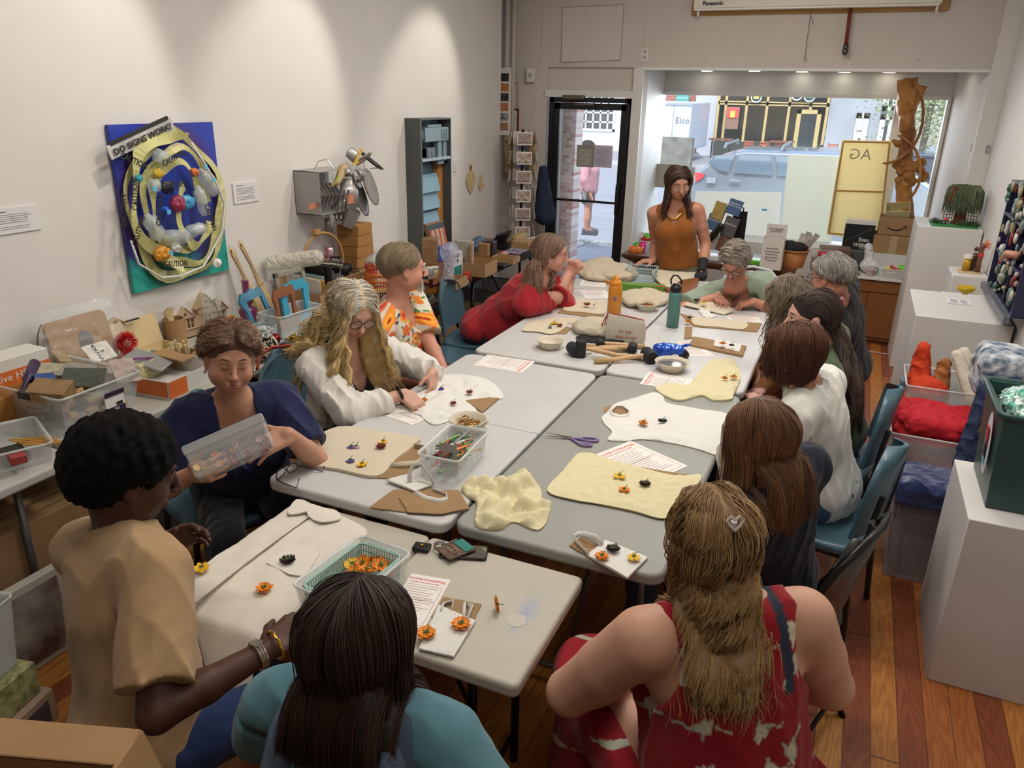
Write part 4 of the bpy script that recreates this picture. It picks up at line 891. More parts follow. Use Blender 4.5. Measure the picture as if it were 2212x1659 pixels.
def flower(kind,loc,label,r=.021,rot=(0,0,0)):
 t=thing('flower',label,'flower',loc,group=grp_f,rot=rot)
 if kind=='dark':petals(14,r,r*.16,0,.5,.35,2,3).build('petals',pm[kind],t,smooth=True)
 elif kind in('violet','purple','pink'):petals(5,r*.8,r*.42,0,.1,.15,1,3).build('petals',pm[kind],t,smooth=True)
 elif kind=='red':petals(5,r*.9,r*.4,0,.5,.5,2,5).build('petals',pm[kind],t,smooth=True)
 else:petals(7,r,r*.42,0,.35,.3,2 if kind=='orange' else 1,hash(label)%50).build('petals',pm[kind],t,smooth=True)
 m=MB()
 for k in range(6):a=k*1.047;m.tube([(0,0,.011),(r*.22*math.cos(a),r*.22*math.sin(a),.0125),(r*.42*math.cos(a),r*.42*math.sin(a),.012)],[.0018,.0018,.0005],4)
 m.ball((0,0,.011),.0035,8);m.build('calyx',leafg,t);MB().tube([(0,0,.012),(.003,0,.02),(.01,.003,.028)],.0012,5).build('stem',leafg,t);return t
def fl(kind,px,py,z,label,r=.021,**k):return flower(kind,tuple(P(px,py,z=z)),label,r,**k)
zc=TZ+.014
for a in[('yellow',436,1231,.715,'yellow flower on the left front of the collared shirt',.026),('orange',571,1274,.715,'orange flower low on the chest of the collared shirt',.025),('dark',622,1214,.715,'dark maroon flower on the pocket of the collared shirt',.024),('orange',996,1352,.714,'orange flower on the right of the small near bag',.028),('orange',921,1372,.714,'ruffled orange flower on the left of the small near bag',.028),('orange',1300,1205,zc,'orange-yellow flower on the left end of the small bag',.023),('dark',1324,1189,zc,'dark maroon flower at the top of the small bag',.022),('yellow',1369,1208,zc,'yellow flower on the right end of the small bag',.021),('yellow',1338,1032,zc,'yellow flower with upright stem on the creased cream cloth',.024),('dark',1393,1048,zc,'dark maroon flower on the creased cream cloth',.021),('orange',1348,1062,zc,'small orange flower on the creased cream cloth',.022),('orange',1389,916,zc,'orange flower on the white t-shirt chest',.023),('dark',1431,912,zc,'dark maroon flower on the white t-shirt chest',.02),('orange',1565,819,zc+.01,'left of two small orange flowers on far cream cloth',.019),('orange',1585,816,zc+.01,'right of two small orange flowers on far cream cloth',.02),('orange',1561,744,zc+.02,'orange flower on the folded cardboard with white card',.022),('dark',1580,748,zc+.02,'dark maroon flower on the folded cardboard with white card',.015),('orange',1486,697,zc,'orange flower on the left end of the long cardboard',.023),('dark',1489,688,zc,'dark maroon flower on the left end of the long cardboard',.015),('violet',759,968,zc,'purple viola beside a pale pink one on the tote bag',.022),('pink',770,968,zc,'pale pink blossom beside the viola on the tote bag',.018),('red',823,968,zc,'crimson blossom on the upper right of the tote bag',.024),('yellow',828,957,zc+.01,'yellow blossom overlapping the crimson one on the tote bag',.018),('violet',757,998,zc,'round purple viola low on the tote bag',.022),('yellow',782,1006,zc,'yellow blossom with long stem low on the tote bag',.021),('red',979,874,zc,'crimson blossom on the near half of the white shirt',.018),('red',1014,850,zc,'crimson blossom on the far half of the white shirt',.02),('purple',953,842,zc,'blue-purple blossom held to the white shirt',.02),('orange',916,866,zc,'orange blossom under the right hand of curly-haired woman',.018),('red',862,852,zc,'small crimson blossom near the black wristband',.015),('yellow',1197,700,zc,'yellow blossom on the cloth at the far left table edge',.026),('red',1209,705,zc,'dark red blossom on the cloth at the far left table edge',.022),('violet',1188,708,zc,'dull violet blossom at far left table edge',.018),('red',1268,660,zc+.01,'dark red blossom on the cloth before the orange bottle',.028),('pink',1283,662,zc+.01,'mauve blossom on the cloth before the orange bottle',.016),('yellow',1520,655,zc+.03,'yellow blossom on the board of the writing woman',.024),('dark',1505,650,zc+.03,'dark blossom on the board of the writing woman',.02)]:
 fl(a[0],a[1],a[2],a[3],a[4],a[5])
fl('orange',1067,1306,.722,'orange flower standing on its side alone on the near table',.024,rot=(0,R(80),R(30)))
def cloth(label,px,m,th=.0035,wr=.008,z=TZ,cat='cloth',name='cloth',step=.014,sd=1,grp=None,**k):
 return sheet(name,smooth_loop([p[:2]for p in pz(px,z)],4),k.pop('zf',z+.0015),th,m,step=step,wr=wr,sd=sd,label=label,cat=cat,group=grp,**k)
def board(label,px,z=TZ+.001,th=.004,m=None,sd=1,name='cardboard_piece',wr=0.):return sheet(name,rough_edge([p[:2]for p in pz(px,z)],.02,.002,sd),z,th,m or kraft,step=.04,label=label,cat='cardboard',wr=wr,sd=sd)
board('torn brown cardboard inside the canvas tote bag',[(815,1034),(880,962),(912,962),(926,985),(870,1037)],sd=2)
cloth('natural canvas tote bag laid flat with violas on it',[(643,990),(652,966),(733,927),(820,937),(903,951),(898,962),(855,998),(815,1034),(730,1019),(650,1006)],canvas,.011,.004,name='tote_bag',cat='bag',wf=9)
tb=[o_ for o_ in COL.objects if o_.name.startswith('tote_bag')][0];MB().tube([tuple(P(a,b,z=z_))for a,b,z_ in((845,1005,TZ+.012),(870,1002,TZ+.02),(900,1000,TZ+.02),(925,985,TZ+.022),(920,965,TZ+.02),(895,962,TZ+.014))],.01,8,flat=.25).build('handle',canvas,tb,smooth=True)
sheet('cardboard_piece',[p[:2]for p in pz([(1005,868),(1084,858),(1042,894)])],TZ+.003,.005,kraft,label='cardboard wedge showing in the neck of the white shirt on left table',cat='cardboard')
cloth('white shirt spread on the left table under the curly-haired woman\'s hands',[(845,892),(868,868),(905,850),(930,826),(965,812),(1010,812),(1052,822),(1078,842),(1086,862),(1050,863),(1012,868),(1030,888),(1015,897),(985,906),(945,919),(925,914),(905,898),(875,893)],whitec,.003,.016,cat='shirt',name='white_shirt',wf=20,sd=3)
board('upper brown cardboard piece under the small white bag',[(862,1075),(905,1062),(990,1060),(1015,1100),(955,1112),(880,1108)],z=TZ+.006,sd=4);board('lower torn cardboard piece with corrugated edge',[(798,1098),(850,1060),(930,1056),(940,1100),(880,1108)],sd=5)
def mini_bag(label,px,hand,z=TZ,sd=1,th=.006,zc_=.012):
 q=pz(px,z);c=sum(q,Vector())/4;t=thing('mini_tote_bag',label,'bag',(c.x,c.y,z));o=sheet('bag_body',[(p-c)[:2]for p in q],.002+zc_-.012,th,whitec,t,step=.015,wr=.003,wf=20,sd=sd)
 for h_ in hand:MB().tube([tuple(Vector(P(a,b,z=z+dz))-Vector((c.x,c.y,z)))for a,b,dz in h_],.0085,8,flat=.28).build('handle',whitec,t,smooth=True)
 return t
mini_bag('small white bag with looped handles lying on cardboard',[(834,1043),(885,1030),(938,1052),(897,1068)],[[(885,1040,.018),(885,1022,.05),(893,1004,.075),(910,1003,.075),(930,1030,.04),(936,1046,.018)],[(897,1064,.014),(920,1076,.014),(950,1082,.014),(966,1078,.014),(964,1068,.014),(935,1058,.014)]],zc_=.018)
board('cardboard showing inside handles of the small flower bag',[(1230,1180),(1262,1158),(1305,1172),(1270,1204)],sd=6);mini_bag('small white bag with three flowers on the grey table',[(1267,1204),(1308,1172),(1399,1209),(1355,1254)],[[(1296,1176,.012),(1270,1160,.025),(1250,1152,.02),(1240,1158,.02),(1245,1170,.015),(1272,1198,.012)],[(1300,1178,.012),(1285,1160,.035),(1262,1153,.04),(1252,1160,.03)]],zc_=.014)
board('cardboard inside the small white bag on near table',[(932,1335),(958,1291),(1040,1307),(1022,1348)],z=.701,sd=7);mini_bag('small white bag with two orange flowers on the near table',[(948,1313),(1027,1347),(980,1425),(905,1408)],[[(950,1322,.01),(958,1303,.012),(978,1300,.012),(975,1320,.01)],[(1007,1342,.01),(1018,1310,.012),(1003,1303,.012),(1000,1340,.01)]],z=.70,zc_=.015)
cloth('crumpled pale yellow cloth heap on the grey table corner',[(997,1058),(1030,1037),(1075,1042),(1130,1028),(1168,1060),(1170,1085),(1190,1088),(1183,1125),(1160,1148),(1110,1130),(1080,1146),(1028,1138),(1030,1090),(1010,1075)],cream,.004,.05,wf=17,sd=8,step=.009)
board('cardboard under the creased cream cloth',[(1192,1068),(1258,990),(1512,1032),(1440,1124)],sd=8);cloth('creased cream cloth with three flowers on the grey table',[(1182,1062),(1215,1020),(1255,980),(1320,995),(1390,1014),(1460,1030),(1516,1030),(1475,1085),(1438,1122),(1365,1105),(1290,1090),(1240,1082)],cream,.003,.009,z=TZ+.004,wf=40,sd=9,step=.011,zf=TZ+.006)
tee_out=[(1300,903),(1312,892),(1330,873),(1370,862),(1412,849),(1432,858),(1441,872),(1500,884),(1578,900),(1582,960),(1580,1000),(1560,990),(1480,965),(1393,951),(1350,955),(1313,952),(1322,935),(1306,918)]
def teez(x,y):return TZ+.0015-max(0,x-X3-.0)*3.2
sheet('cardboard_piece',circ(*P(1338,889,z=TZ)[:2],.07,20),TZ+.001,.002,kraft,label='cardboard visible in the neck of the white t-shirt',cat='cardboard')
cloth('white t-shirt spread across the grey table and over its edge',tee_out,whitec,.003,.012,name='white_tshirt',cat='shirt',zf=teez,wf=14,sd=11,step=.012,hole=[p[:2]for p in pz([(1321,889),(1330,879),(1345,879),(1357,887),(1356,896),(1338,898),(1325,895)])])
MB().tube([tuple(P(a,b,z=TZ+.012))for a,b in((1319,889),(1329,877),(1346,877),(1360,887),(1358,898),(1338,901),(1323,897),(1319,889))],.005,6).build('neckband',whitec,smooth=True,label='ribbed round neckband of the white t-shirt on grey table',cat='neckband')
cloth('cream cotton cloth folded back with two orange flowers',[(1415,841),(1450,832),(1488,834),(1510,808),(1532,784),(1560,778),(1585,782),(1599,817),(1585,855),(1578,866),(1540,868),(1515,857),(1470,868),(1440,860)],cream,.008,.014,wf=16,sd=12)
board('long cardboard with cream cloth in front of wavy-haired woman',[(1468,678),(1500,685),(1645,700),(1636,718),(1498,706),(1480,712),(1470,732),(1490,735),(1500,728),(1494,706)][:5],sd=9);cloth('narrow cream cloth on the long cardboard',[(1498,688),(1550,692),(1610,698),(1606,714),(1550,709),(1500,704)],canvas,.004,.003,zf=TZ+.006,sd=13)
board('small twisted cardboard strip beside the long cardboard',[(1480,706),(1496,707),(1494,728),(1502,731),(1478,733)],sd=10)
board('folded cardboard holding a white card and two flowers',[(1488,748),(1499,731),(1612,751),(1604,772)],sd=11,th=.012);sheet('card',[p[:2]for p in pz([(1545,737),(1602,750),(1596,766),(1540,752)])],TZ+.014,.003,whitec,label='white card on the folded cardboard',cat='card')
board('brown cardboard under the cloth before the orange bottle',[(1204,676),(1232,655),(1308,668),(1304,690)],sd=12);cloth('flat cream cloth with dark red blossom before orange bottle',[(1215,671),(1243,649),(1290,652),(1308,655),(1305,680),(1260,677)],canvas,.003,.003,zf=TZ+.006,sd=14)
board('small cardboard under cloth at the far left table edge',[(1180,722),(1210,706),(1235,709),(1222,722)],sd=13);cloth('cream cloth with yellow blossom at far left table edge',[(1127,716),(1148,697),(1185,695),(1225,702),(1212,716),(1190,724),(1160,719)],canvas,.003,.003,zf=TZ+.006,sd=15)
cloth('crumpled paper towel right of the teal bottle',[(1508,672),(1520,671),(1538,680),(1548,685),(1530,688),(1518,684)],mat('tissue','dcdad4',.9),.003,.03,wf=40,sd=16,step=.008)
def heap(label,px,hgt,col,z=TZ,sd=1,n=6,name='cloth_heap',f=34,m=None):
 q=pz(px,z);c=sum(q,Vector())/len(q);rx=max(abs((p-c).x)for p in q);ry=max(abs((p-c).y)for p in q);rnd=random.Random(sd);pr=[el((c.x,c.y,z+hgt*.3),(rx*.9,ry*.9,hgt*.55),None,.03)]
 for i in range(n):a=rnd.uniform(0,6.28);r_=rnd.uniform(.2,.7);pr.append(el((c.x+rx*r_*math.cos(a),c.y+ry*r_*math.sin(a),z+hgt*rnd.uniform(.3,.62)),(rx*rnd.uniform(.3,.5),ry*rnd.uniform(.3,.55),hgt*rnd.uniform(.3,.45)),None,.02))
 fo=folds(.008,f*.5,sd,(1,1,1.6))
 def post(D,X,Y,Z):return np.maximum(fo(D,X,Y,Z),(z+.001)-Z)
 t=vobj(name,pr,m or mat('heap_'+col,col,.9,bump=.3,bscale=400),col,None,(c.x,c.y,z),.0055,post,1);t.location=(c.x,c.y,z);return tag(t,label,'cloth')
heap('big heap of cream tote bags at the far left table end',[(1240,604),(1250,585),(1380,582),(1375,606)],.09,'bfb19a',sd=2,n=9)
heap('heap of cream tote bags beside the green box',[(1338,660),(1345,645),(1440,640),(1442,662)],.075,'c2b6a0',sd=3,n=8)
heap('heap of folded cream tote bags behind the mallets',[(1238,725),(1250,702),(1335,708),(1338,738)],.085,'bdb3a0',sd=4,n=8)
cloth('two-flap cloth lying between bag heap and cloth with yellow blossom',[(1175,690),(1240,688),(1245,697),(1200,700)],canvas,.003,.006,sd=17)
cloth('black cloth under the cream bag heap by the mallets',[(1246,728),(1300,724),(1352,728),(1340,742),(1262,740)],mat('black_cloth','1c1c1e',.9),.004,.012,sd=18)
board('brown board tray with cream cloths at the far end',[(1412,606),(1428,590),(1514,596),(1498,640),(1440,632)],z=TZ+.001,th=.02,m=mat('tray_wood','8b5430',.5,noise_amt=.2,nscale=10),sd=14)
cloth('cream cloth with small blossom on the brown tray',[(1408,592),(1450,588),(1510,593),(1500,606),(1470,612),(1450,628),(1425,618)],canvas,.004,.006,zf=TZ+.022,sd=19)
def basket(label,cx,cy,z,w,d,h,rz,col,nx=18,nz=4,rim=True,alpha=1.,grp=None,name='slotted_basket'):
 t=thing(name,label,'basket',(cx,cy,z),rz,grp);m=MB();s=mat('basket_'+col,col,.3,alpha=alpha)
 for(ax,ay,bx_,by)in((-1,-1,1,-1),(1,-1,1,1),(1,1,-1,1),(-1,1,-1,-1)):
  L=w if ay==by else d;n=max(4,int(nx*L/w))
  for i in range(n+1):t_=i/n;x0,y0=(ax+(bx_-ax)*t_)*w/2*.92,(ay+(by-ay)*t_)*d/2*.92;x1,y1=x0/.92,y0/.92;m.tube([(x0,y0,.0),(x1,y1,h)],.0022,4)
  for k in range(nz+1):f=.92+.08*k/nz;zz=h*k/nz;m.tube([(ax*w/2*f,ay*d/2*f,zz+.001),(bx_*w/2*f,by*d/2*f,zz+.001)],.0025,4)
 m.build('mesh_wall',s,t);b=MB();b.box((0,0,.002),(w*.92,d*.92,.003));b.build('bottom',s,t)
 if rim:L=rrect(-w/2-.006,-d/2-.006,w/2+.006,d/2+.006,.03,5);MB().tube([(x,y,h)for x,y in L+[L[0]]],.005,6,flat=.8).build('rim',s,t,smooth=True)
 return t
q=[P(a,b,z=.80)for a,b in((650,1258),(775,1166),(868,1190),(752,1300))];c,ang=local_frame(q);w_,d_=(q[1]-q[0]).length,(q[2]-q[1]).length
basket('mint slotted basket of orange flowers inside a clear bin on near table',c.x,c.y,.704,w_,d_*1.0,.085,ang,'a9ccc4',26,4,alpha=.8)
def clear_bin(label,cx,cy,z,w,d,h,rz,name='clear_bin',tap=.9,col='e6ecec',al=.25,ribs=0,lid=False):
 t=thing(name,label,'bin',(cx,cy,z),rz);m=MB();m.wallbox((0,0,0),(w,d,h),.003,tap);m.build('tub',mat('bin_'+col+str(al),col,.12,alpha=al,spec=.6),t,bevel=.006)
 L=rrect(-w/2-.004,-d/2-.004,w/2+.004,d/2+.004,.02,4);MB().tube([(x,y,h)for x,y in L+[L[0]]],.006,6,flat=.7).build('rim',mat('bin_rim_'+col,col,.15,alpha=min(1,al*2.2),spec=.6),t,smooth=True)
 if ribs:
  m=MB()
  for i in range(ribs):x=-w/2+w*(i+.5)/ribs;m.b2((x-.002,-d/2*(tap+.02)-.002,.01),(x+.002,-d/2*.96,h-.01));m.b2((x-.002,d/2*.96,.01),(x+.002,d/2*(tap+.02)+.002,h-.01))
  m.build('ribs',mat('bin_rim_'+col),t)
 return t
clear_bin('outer clear plastic bin around the mint basket',c.x,c.y,.7012,w_+.035,d_+.035,.095,ang)
for i,(px,py,k,r_)in enumerate([(757,1222,'yellow',.027),(785,1218,'orange',.026),(806,1212,'orange',.022),(822,1224,'orange',.028),(845,1226,'orange',.022),(790,1236,'orange',.026),(834,1240,'orange',.024),(766,1240,'orange',.024)]):
 flower(k,tuple(P(px,py,z=.755)),['yellow flower at the left of the basket pile','orange flower next to the yellow one in basket','orange flower at the back of the basket pile','large open orange flower in the middle of the basket','orange flower at the right of the basket pile','orange flower at front left in the basket','orange flower at front right in the basket','orange flower in front of the yellow one in basket'][i],r_,rot=(R(20*math.sin(i*2)),R(25*math.cos(i*3)),i))
q=[P(a,b,z=.84)for a,b in((898,985),(968,922),(1055,926),(996,998))];c,ang=local_frame(q);w_,d_=(q[1]-q[0]).length,(q[2]-q[1]).length
clear_bin('clear ribbed bin of coloured pencils and markers on left table',c.x,c.y,TZ+.001,w_,d_,.1,ang,ribs=7,al=.3);rnd=random.Random(5);ca,sa=math.cos(ang),math.sin(ang)
for i in range(26):
 col=['2f6b3c','1d2a20','b02c2c','d86a28','6ab03a','8a8f96','c8a23a','5a1c1c','203a7a','d8d8d4'][i%10];u,v=rnd.uniform(-.25,.3)*w_,rnd.uniform(-.25,.25)*d_;x,y=c.x+u*ca-v*sa,c.y+u*sa+v*ca;a=ang+rnd.uniform(-.7,.7)+PI/2*(i%3==0)*0;L_=rnd.uniform(.1,.14)
 t=thing('pencil','%s pencil or marker in the clear bin'%{'2f6b3c':'green','1d2a20':'black-green','b02c2c':'red','d86a28':'orange','6ab03a':'light green','8a8f96':'grey','c8a23a':'yellow','5a1c1c':'dark red','203a7a':'blue','d8d8d4':'white'}[col],'pencil',(x,y,TZ+.03+.0022*i),a,'pencils in the clear bin');MB().seg((-L_/2,0,0),(L_/2,0,.01),.0045,7).build('barrel',mat('pen_'+col,col,.4),t);MB().seg((L_/2,0,.01),(L_/2+.012,0,.011),.004,6,.001).build('tip',mat('pencil_wood','c9a878',.6),t)
v=P(968,1005,z=TZ+.02);t=thing('corrugated_card','grey corrugated card standing at the front of the pencil bin','card',(v.x+.02,v.y-.01,TZ+.005),ang+PI/2,None);
m=MB();
for i in range(14):m.b2((-.035+i*.005,-.001,0),(-.0325+i*.005,.002,.115))
m.b2((-.036,0,0),(.035,.0015,.115));m.build('sheet',mat('corrugated_grey','a8a29a',.9),t);t.location=P(968,1020,z=TZ+.003)
def bowl(label,px,py,r=.075,z=TZ,col='cfc6b2',fill=None,h=.045):
 v=P(px,py,z=z);t=thing('paper_bowl',label,'bowl',(v.x,v.y,z+.001),group='cream paper bowls on the tables');MB().lathe([(r*.62,0),(r*.68,.004),(r*.9,h*.8),(r,h),(r*1.04,h+.002),(r*1.02,h+.005),(r*.97,h+.003),(r*.86,h*.75),(r*.62,.006),(0.001,.005)],32,caps=False).build('bowl',mat('bowl_'+col,col,.6),t,smooth=True)
 if fill:
  m=MB();rnd=random.Random(px)
  for i in range(26):a=rnd.uniform(0,6.3);rr=rnd.uniform(0,r*.6);m.tube([(rr*math.cos(a)+.012*math.cos(k_),rr*math.sin(a)+.012*math.sin(k_),h*.62+rnd.uniform(0,.012))for k_ in np.linspace(0,6.28,8)],.0025,5)
  m.build('metal_rings',mat('ring_'+fill,fill,.35,.7),t)
 return t
bowl('cream bowl of brass rings stacked behind the pencil bin',1012,928,.078,z=TZ+.012,fill='9a7440');bowl('lower bowl under the bowl of brass rings',1014,931,.078);bowl('empty cream bowl left of the mallets',1188,752,.075);bowl('cream bowl with copper rings by the cream bag heap',1397,670,.078,fill='8a5a30')
b_=bowl('cream bowl with dark water below the blue packet',1450,800,.085);MB().lathe([(0.001,.036),(.075,.036)],28,caps=False).build('water',mat('grey_water','6f6f70',.05,spec=.8),b_)
v=P(1325,692,z=TZ);t=thing('water_bottle','orange plastic water bottle with screw lid and sticker','bottle',(v.x,v.y,TZ));orp=mat('orange_plastic','d2811e',.3)
MB().lathe([(.037,0),(.043,.006),(.043,.2),(.038,.222),(.032,.228)],28).build('body',mat('orange_tinted','cf861e',.2,alpha=.85),t,smooth=True);MB().lathe([(.034,.226),(.036,.23),(.036,.25),(.022,.258),(.019,.262),(.019,.285),(.0,.286)],24).build('lid',orp,t,smooth=True);MB().tube([(-.036,0,.24),(-.06,0,.25),(-.062,.0,.232),(-.042,0,.222)],.006,6).build('loop',orp,t);MB().box((.012,-.0415,.15),(.018,.004,.024)).build('sticker',mat('sticker_violet','7a5a9a',.5),t)
v=P(1452,706,z=TZ);t=thing('water_bottle','teal metal water bottle with black carry-loop lid','bottle',(v.x,v.y,TZ));MB().lathe([(.034,0),(.038,.004),(.0385,.2),(.036,.215),(.03,.22)],28).build('body',mat('teal_enamel','4f7f78',.35,coat=.2),t,smooth=True);MB().lathe([(.032,.217),(.034,.22),(.034,.252),(.026,.258),(.02,.268),(0,.27)],24).build('lid',blackp,t,smooth=True)
MB().tube([(-.03,0,.262),(-.036,0,.29),(-.022,0,.318),(.004,0,.318),(.026,0,.295),(.03,0,.27)],.0055,7).build('carry_loop',blackp,t,smooth=True)
q0,q1=P(1308,730,z=TZ),P(1392,738,z=TZ);c=(q0+q1)/2;ang=math.atan2((q1-q0).y,(q1-q0).x);w_=(q1-q0).length/2;t=thing('zip_pouch','striped cotton zip pouch with red lettering and pink dotted gusset','pouch',(c.x,c.y,TZ),ang)
m=MB();m.add([(-w_,-.05,0),(w_,-.05,0),(w_,.05,0),(-w_,.05,0),(-w_*.95,-.006,.15),(w_*.9,-.006,.125),(w_*.9,.006,.125),(-w_*.95,.006,.15),(-w_*.97,-.05,.07),(w_,-.052,.07),(w_,.052,.07),(-w_*.97,.05,.07)],[(3,2,1,0),(0,1,9,8),(8,9,5,4),(4,5,6,7),(2,3,11,10),(10,11,7,6),(3,0,8,11),(11,8,4,7)]);m.mt(1).add([(w_,-.05,0),(w_,.05,0),(w_,.052,.07),(w_,-.052,.07),(w_*.9,.006,.125),(w_*.9,-.006,.125)],[(0,1,2,3),(3,2,4,5)])
strp=mat('ticking_cloth','b9b3a4',.9,noise_amt=.25,nscale=3,stretch=(60,60,.1));m.build('pouch_body',[strp,mat('pink_dots','c98078',.9,noise_amt=.5,nscale=140,col2='dccfc4')],t,bevel=.006)
for s,z_,x_ in(('Love You',.095,-.02),('TO THE',.062,0.),('Moon & back',.032,.01)):text('lettering',s,.034 if s=='Love You' else .022,mat('ink_brick','a0403c',.8),t,(x_,-.054+(z_-.05)*.55*(z_>.07),z_),(PI/2-(.62 if z_>.07 else .0),0,0),th=.0004,shear=.2)
MB().tube([(-w_*.95,0,.151),(0,0,.142),(w_*.9,0,.126)],.004,6).tube([(-w_*.95,0,.15),(-w_*1.2,-.01,.09),(-w_*1.28,-.012,.02),(-w_*1.18,0,.03),(-w_*.98,0,.14)],.0035,5).build('zip',mat('ink_brick'),t)
v=P(1446,765,z=TZ+.02);t=thing('snack_packet','crumpled shiny blue packet behind the dark-water bowl','packet',(v.x,v.y,TZ));rnd=random.Random(3)
vobj('foil',[el((v.x,v.y,TZ+.05),(.085,.035,.028),None,.02),el((v.x-.04,v.y,TZ+.03),(.04,.04,.03),None,.02),rc((v.x-.07,v.y,TZ+.04),(v.x+.1,v.y+.01,TZ+.085),.012,.006,.02)],mat('blue_foil','1f55c4',.22,.3,coat=.5),'1f55c4',t,(v.x,v.y,TZ),.004,folds(.006,34,4,(1,1,1)),0)
vobj('dark_foil',[el((v.x+.075,v.y+.0,TZ+.03),(.03,.02,.03),None,.02)],mat('dark_foil','2c2624',.3,.3),'2c2624',t,(v.x,v.y,TZ),.004,folds(.006,40,6,(1,1,1)),0)
def mallet(label,hx,hy,tx,ty,hz=.03,r=.03,L_=.085,up=0,hcol='1e2022',tilt=0.,grp='rubber mallets'):
 a,b=P(hx,hy,z=TZ+hz),P(tx,ty,z=TZ+.015);t=thing('rubber_mallet',label,'mallet',(a.x,a.y,TZ),math.atan2(b.y-a.y,b.x-a.x),grp);L=(b.xy-a.xy).length;z0=max(hz,r+.001)if not up else .03
 m=MB()
 if up:m.lathe([(r*.9,0),(r,.006),(r,L_-.006),(r*.9,L_)],24)
 else:m.at((0,0,z0),(PI/2,0,tilt)).lathe([(r*.88,-L_/2),(r,-L_/2+.006),(r,L_/2-.006),(r*.88,L_/2)],24)
 m.build('head',mat('rubber_'+hcol,hcol,.6),t,smooth=False,bevel=.003);MB().tube([(-.02,0,z0+(.02 if up else 0)),(r+.01,0,z0+(.02 if up else 0)),(L*.6,0,.02),(L,0,.0145)],[.011,.0115,.0135,.0145],12).build('handle',mat('ash_wood','c2a074',.5,noise_amt=.12,nscale=8,stretch=(1,14,14)),t,smooth=True);return t
mallet('mallet with upright black head and price label on handle',1254,760,1385,772,up=1,r=.029,L_=.095);mallet('mallet lying behind the upright one, round head at left',1240,756,1375,752,r=.033,L_=.09)
mallet('mallet with light wooden handle pointing left in front of others',1402,770,1284,780,r=.035,L_=.1);mallet('mallet with red band on its handle',1366,752,1265,748,r=.027,L_=.075);mallet('mallet at the back with thin handle',1296,742,1392,748,r=.026,L_=.07)
v=P(1290,766,z=TZ+.03);MB().at(tuple(v)).box((0,0,.002),(.06,.016,.001)).build('price_label',mat('paper_white'),label='white barcode label on a mallet handle',cat='label')
a,b=P(1172,943,z=TZ+.006),P(1300,957,z=TZ+.006);t=thing('scissors','open pair of scissors with lilac handles on grey table','scissors',tuple(a.lerp(b,.5)));o=t.location;pv=P(1232,946,z=TZ+.006)
for q_,s in((a,1),(P(1182,935,z=TZ+.006),-1)):d=(pv-q_).normalized();n=Vector((-d.y,d.x,0));MB().add([tuple(q_-o),tuple(pv-n*.006-o),tuple(pv+n*.006-o),tuple(q_-o+Vector((0,0,.002))),tuple(pv-n*.006-o+Vector((0,0,.003))),tuple(pv+n*.006-o+Vector((0,0,.003)))],[(0,2,1),(3,4,5),(0,1,4,3),(1,2,5,4),(2,0,3,5)]).build('blade',mat('silver'),t)
lil=mat('lilac_plastic','8a72a8',.35)
for cx_,cy_,rr in((1273,949,.036),(1265,960,.024)):c_=P(cx_,cy_,z=TZ+.007);ax_=(P(1300,952,z=TZ+.007)-pv).normalized();bx_=Vector((-ax_.y,ax_.x,0));pts=[tuple(c_+ax_*rr*math.cos(k)+bx_*rr*.45*math.sin(k)-o)for k in np.linspace(0,2*PI,20)];MB().tube(pts,.005,6,caps=False).seg(tuple(pv-o),pts[10],.0055).build('handle',lil,t,smooth=True)
MB().cyl(tuple(pv-o),.005,.006,12).build('screw',mat('silver'),t)
t=thing('eyeglasses','purple-framed eyeglasses lying at left table corner','eyeglasses',tuple(P(630,1030,z=TZ+.001)));o=t.location;pur=mat('purple_frame','3f2440',.3);m=MB()
Z_=lambda a,b,dz=0.:tuple(P(a,b,z=TZ+.004+dz)-o)
for pts in([(596,1030,.02),(600,1016,.035),(612,1010,.038),(618,1016,.03),(612,1026,.012),(600,1036,.006),(596,1030,.02)],[(620,1012,.035),(630,1000,.045),(642,1002,.042),(643,1012,.03),(632,1020,.015),(622,1020,.02),(620,1012,.035)],[(616,1014,.033),(620,1013,.035)],[(597,1036,.01),(615,1045,0),(641,1054,0),(646,1035,.012)],[(643,1006,.035),(670,1012,.01),(697,1018,0),(700,1007,.012)]):m.tube([Z_(*p)for p in pts],.0022,6)
m.build('frame',pur,t,smooth=True)
q=[P(a,b,z=.70)for a,b in((945,1195),(968,1180),(1055,1190),(1040,1220))];c=sum(q,Vector())/4;t=thing('mobile_phone','phone with silver back under the wallet on near table','phone',(c.x,c.y,.701),math.atan2((q[2]-q[1]).y,(q[2]-q[1]).x)+.1);MB().prism(rrect(-.075,-.037,.075,.037,.01),0,.009).build('body',mat('phone_edge','3a3a3c',.2,.6),t,bevel=.003);MB().prism(rrect(-.071,-.033,.071,.033,.008),.009,.0094).build('screen',mat('mirror_back','c4c6c8',.05,1.),t)
c=P(985,1187,z=.715);t=thing('card_wallet','brown patterned card wallet with teal card on the phone','wallet',tuple(c),R(-28));MB().box((0,0,0),(.075,.1,.006)).build('wallet_body',mat('patterned_brown','6e5644',.6,noise_amt=.5,nscale=60,col2='4a382c'),t,bevel=.002);MB().box((0,.03,.004),(.068,.035,.003)).build('card',mat('teal_card','2f7a72',.4),t)
for k in range(3):MB().tube([(.016*math.cos(a)-.012+k*.014,.012*math.sin(a)-.012,.0045)for a in np.linspace(0,6.28,14)],.0022,5).build('pattern',mat('pattern_tan','8e7460',.6),t)
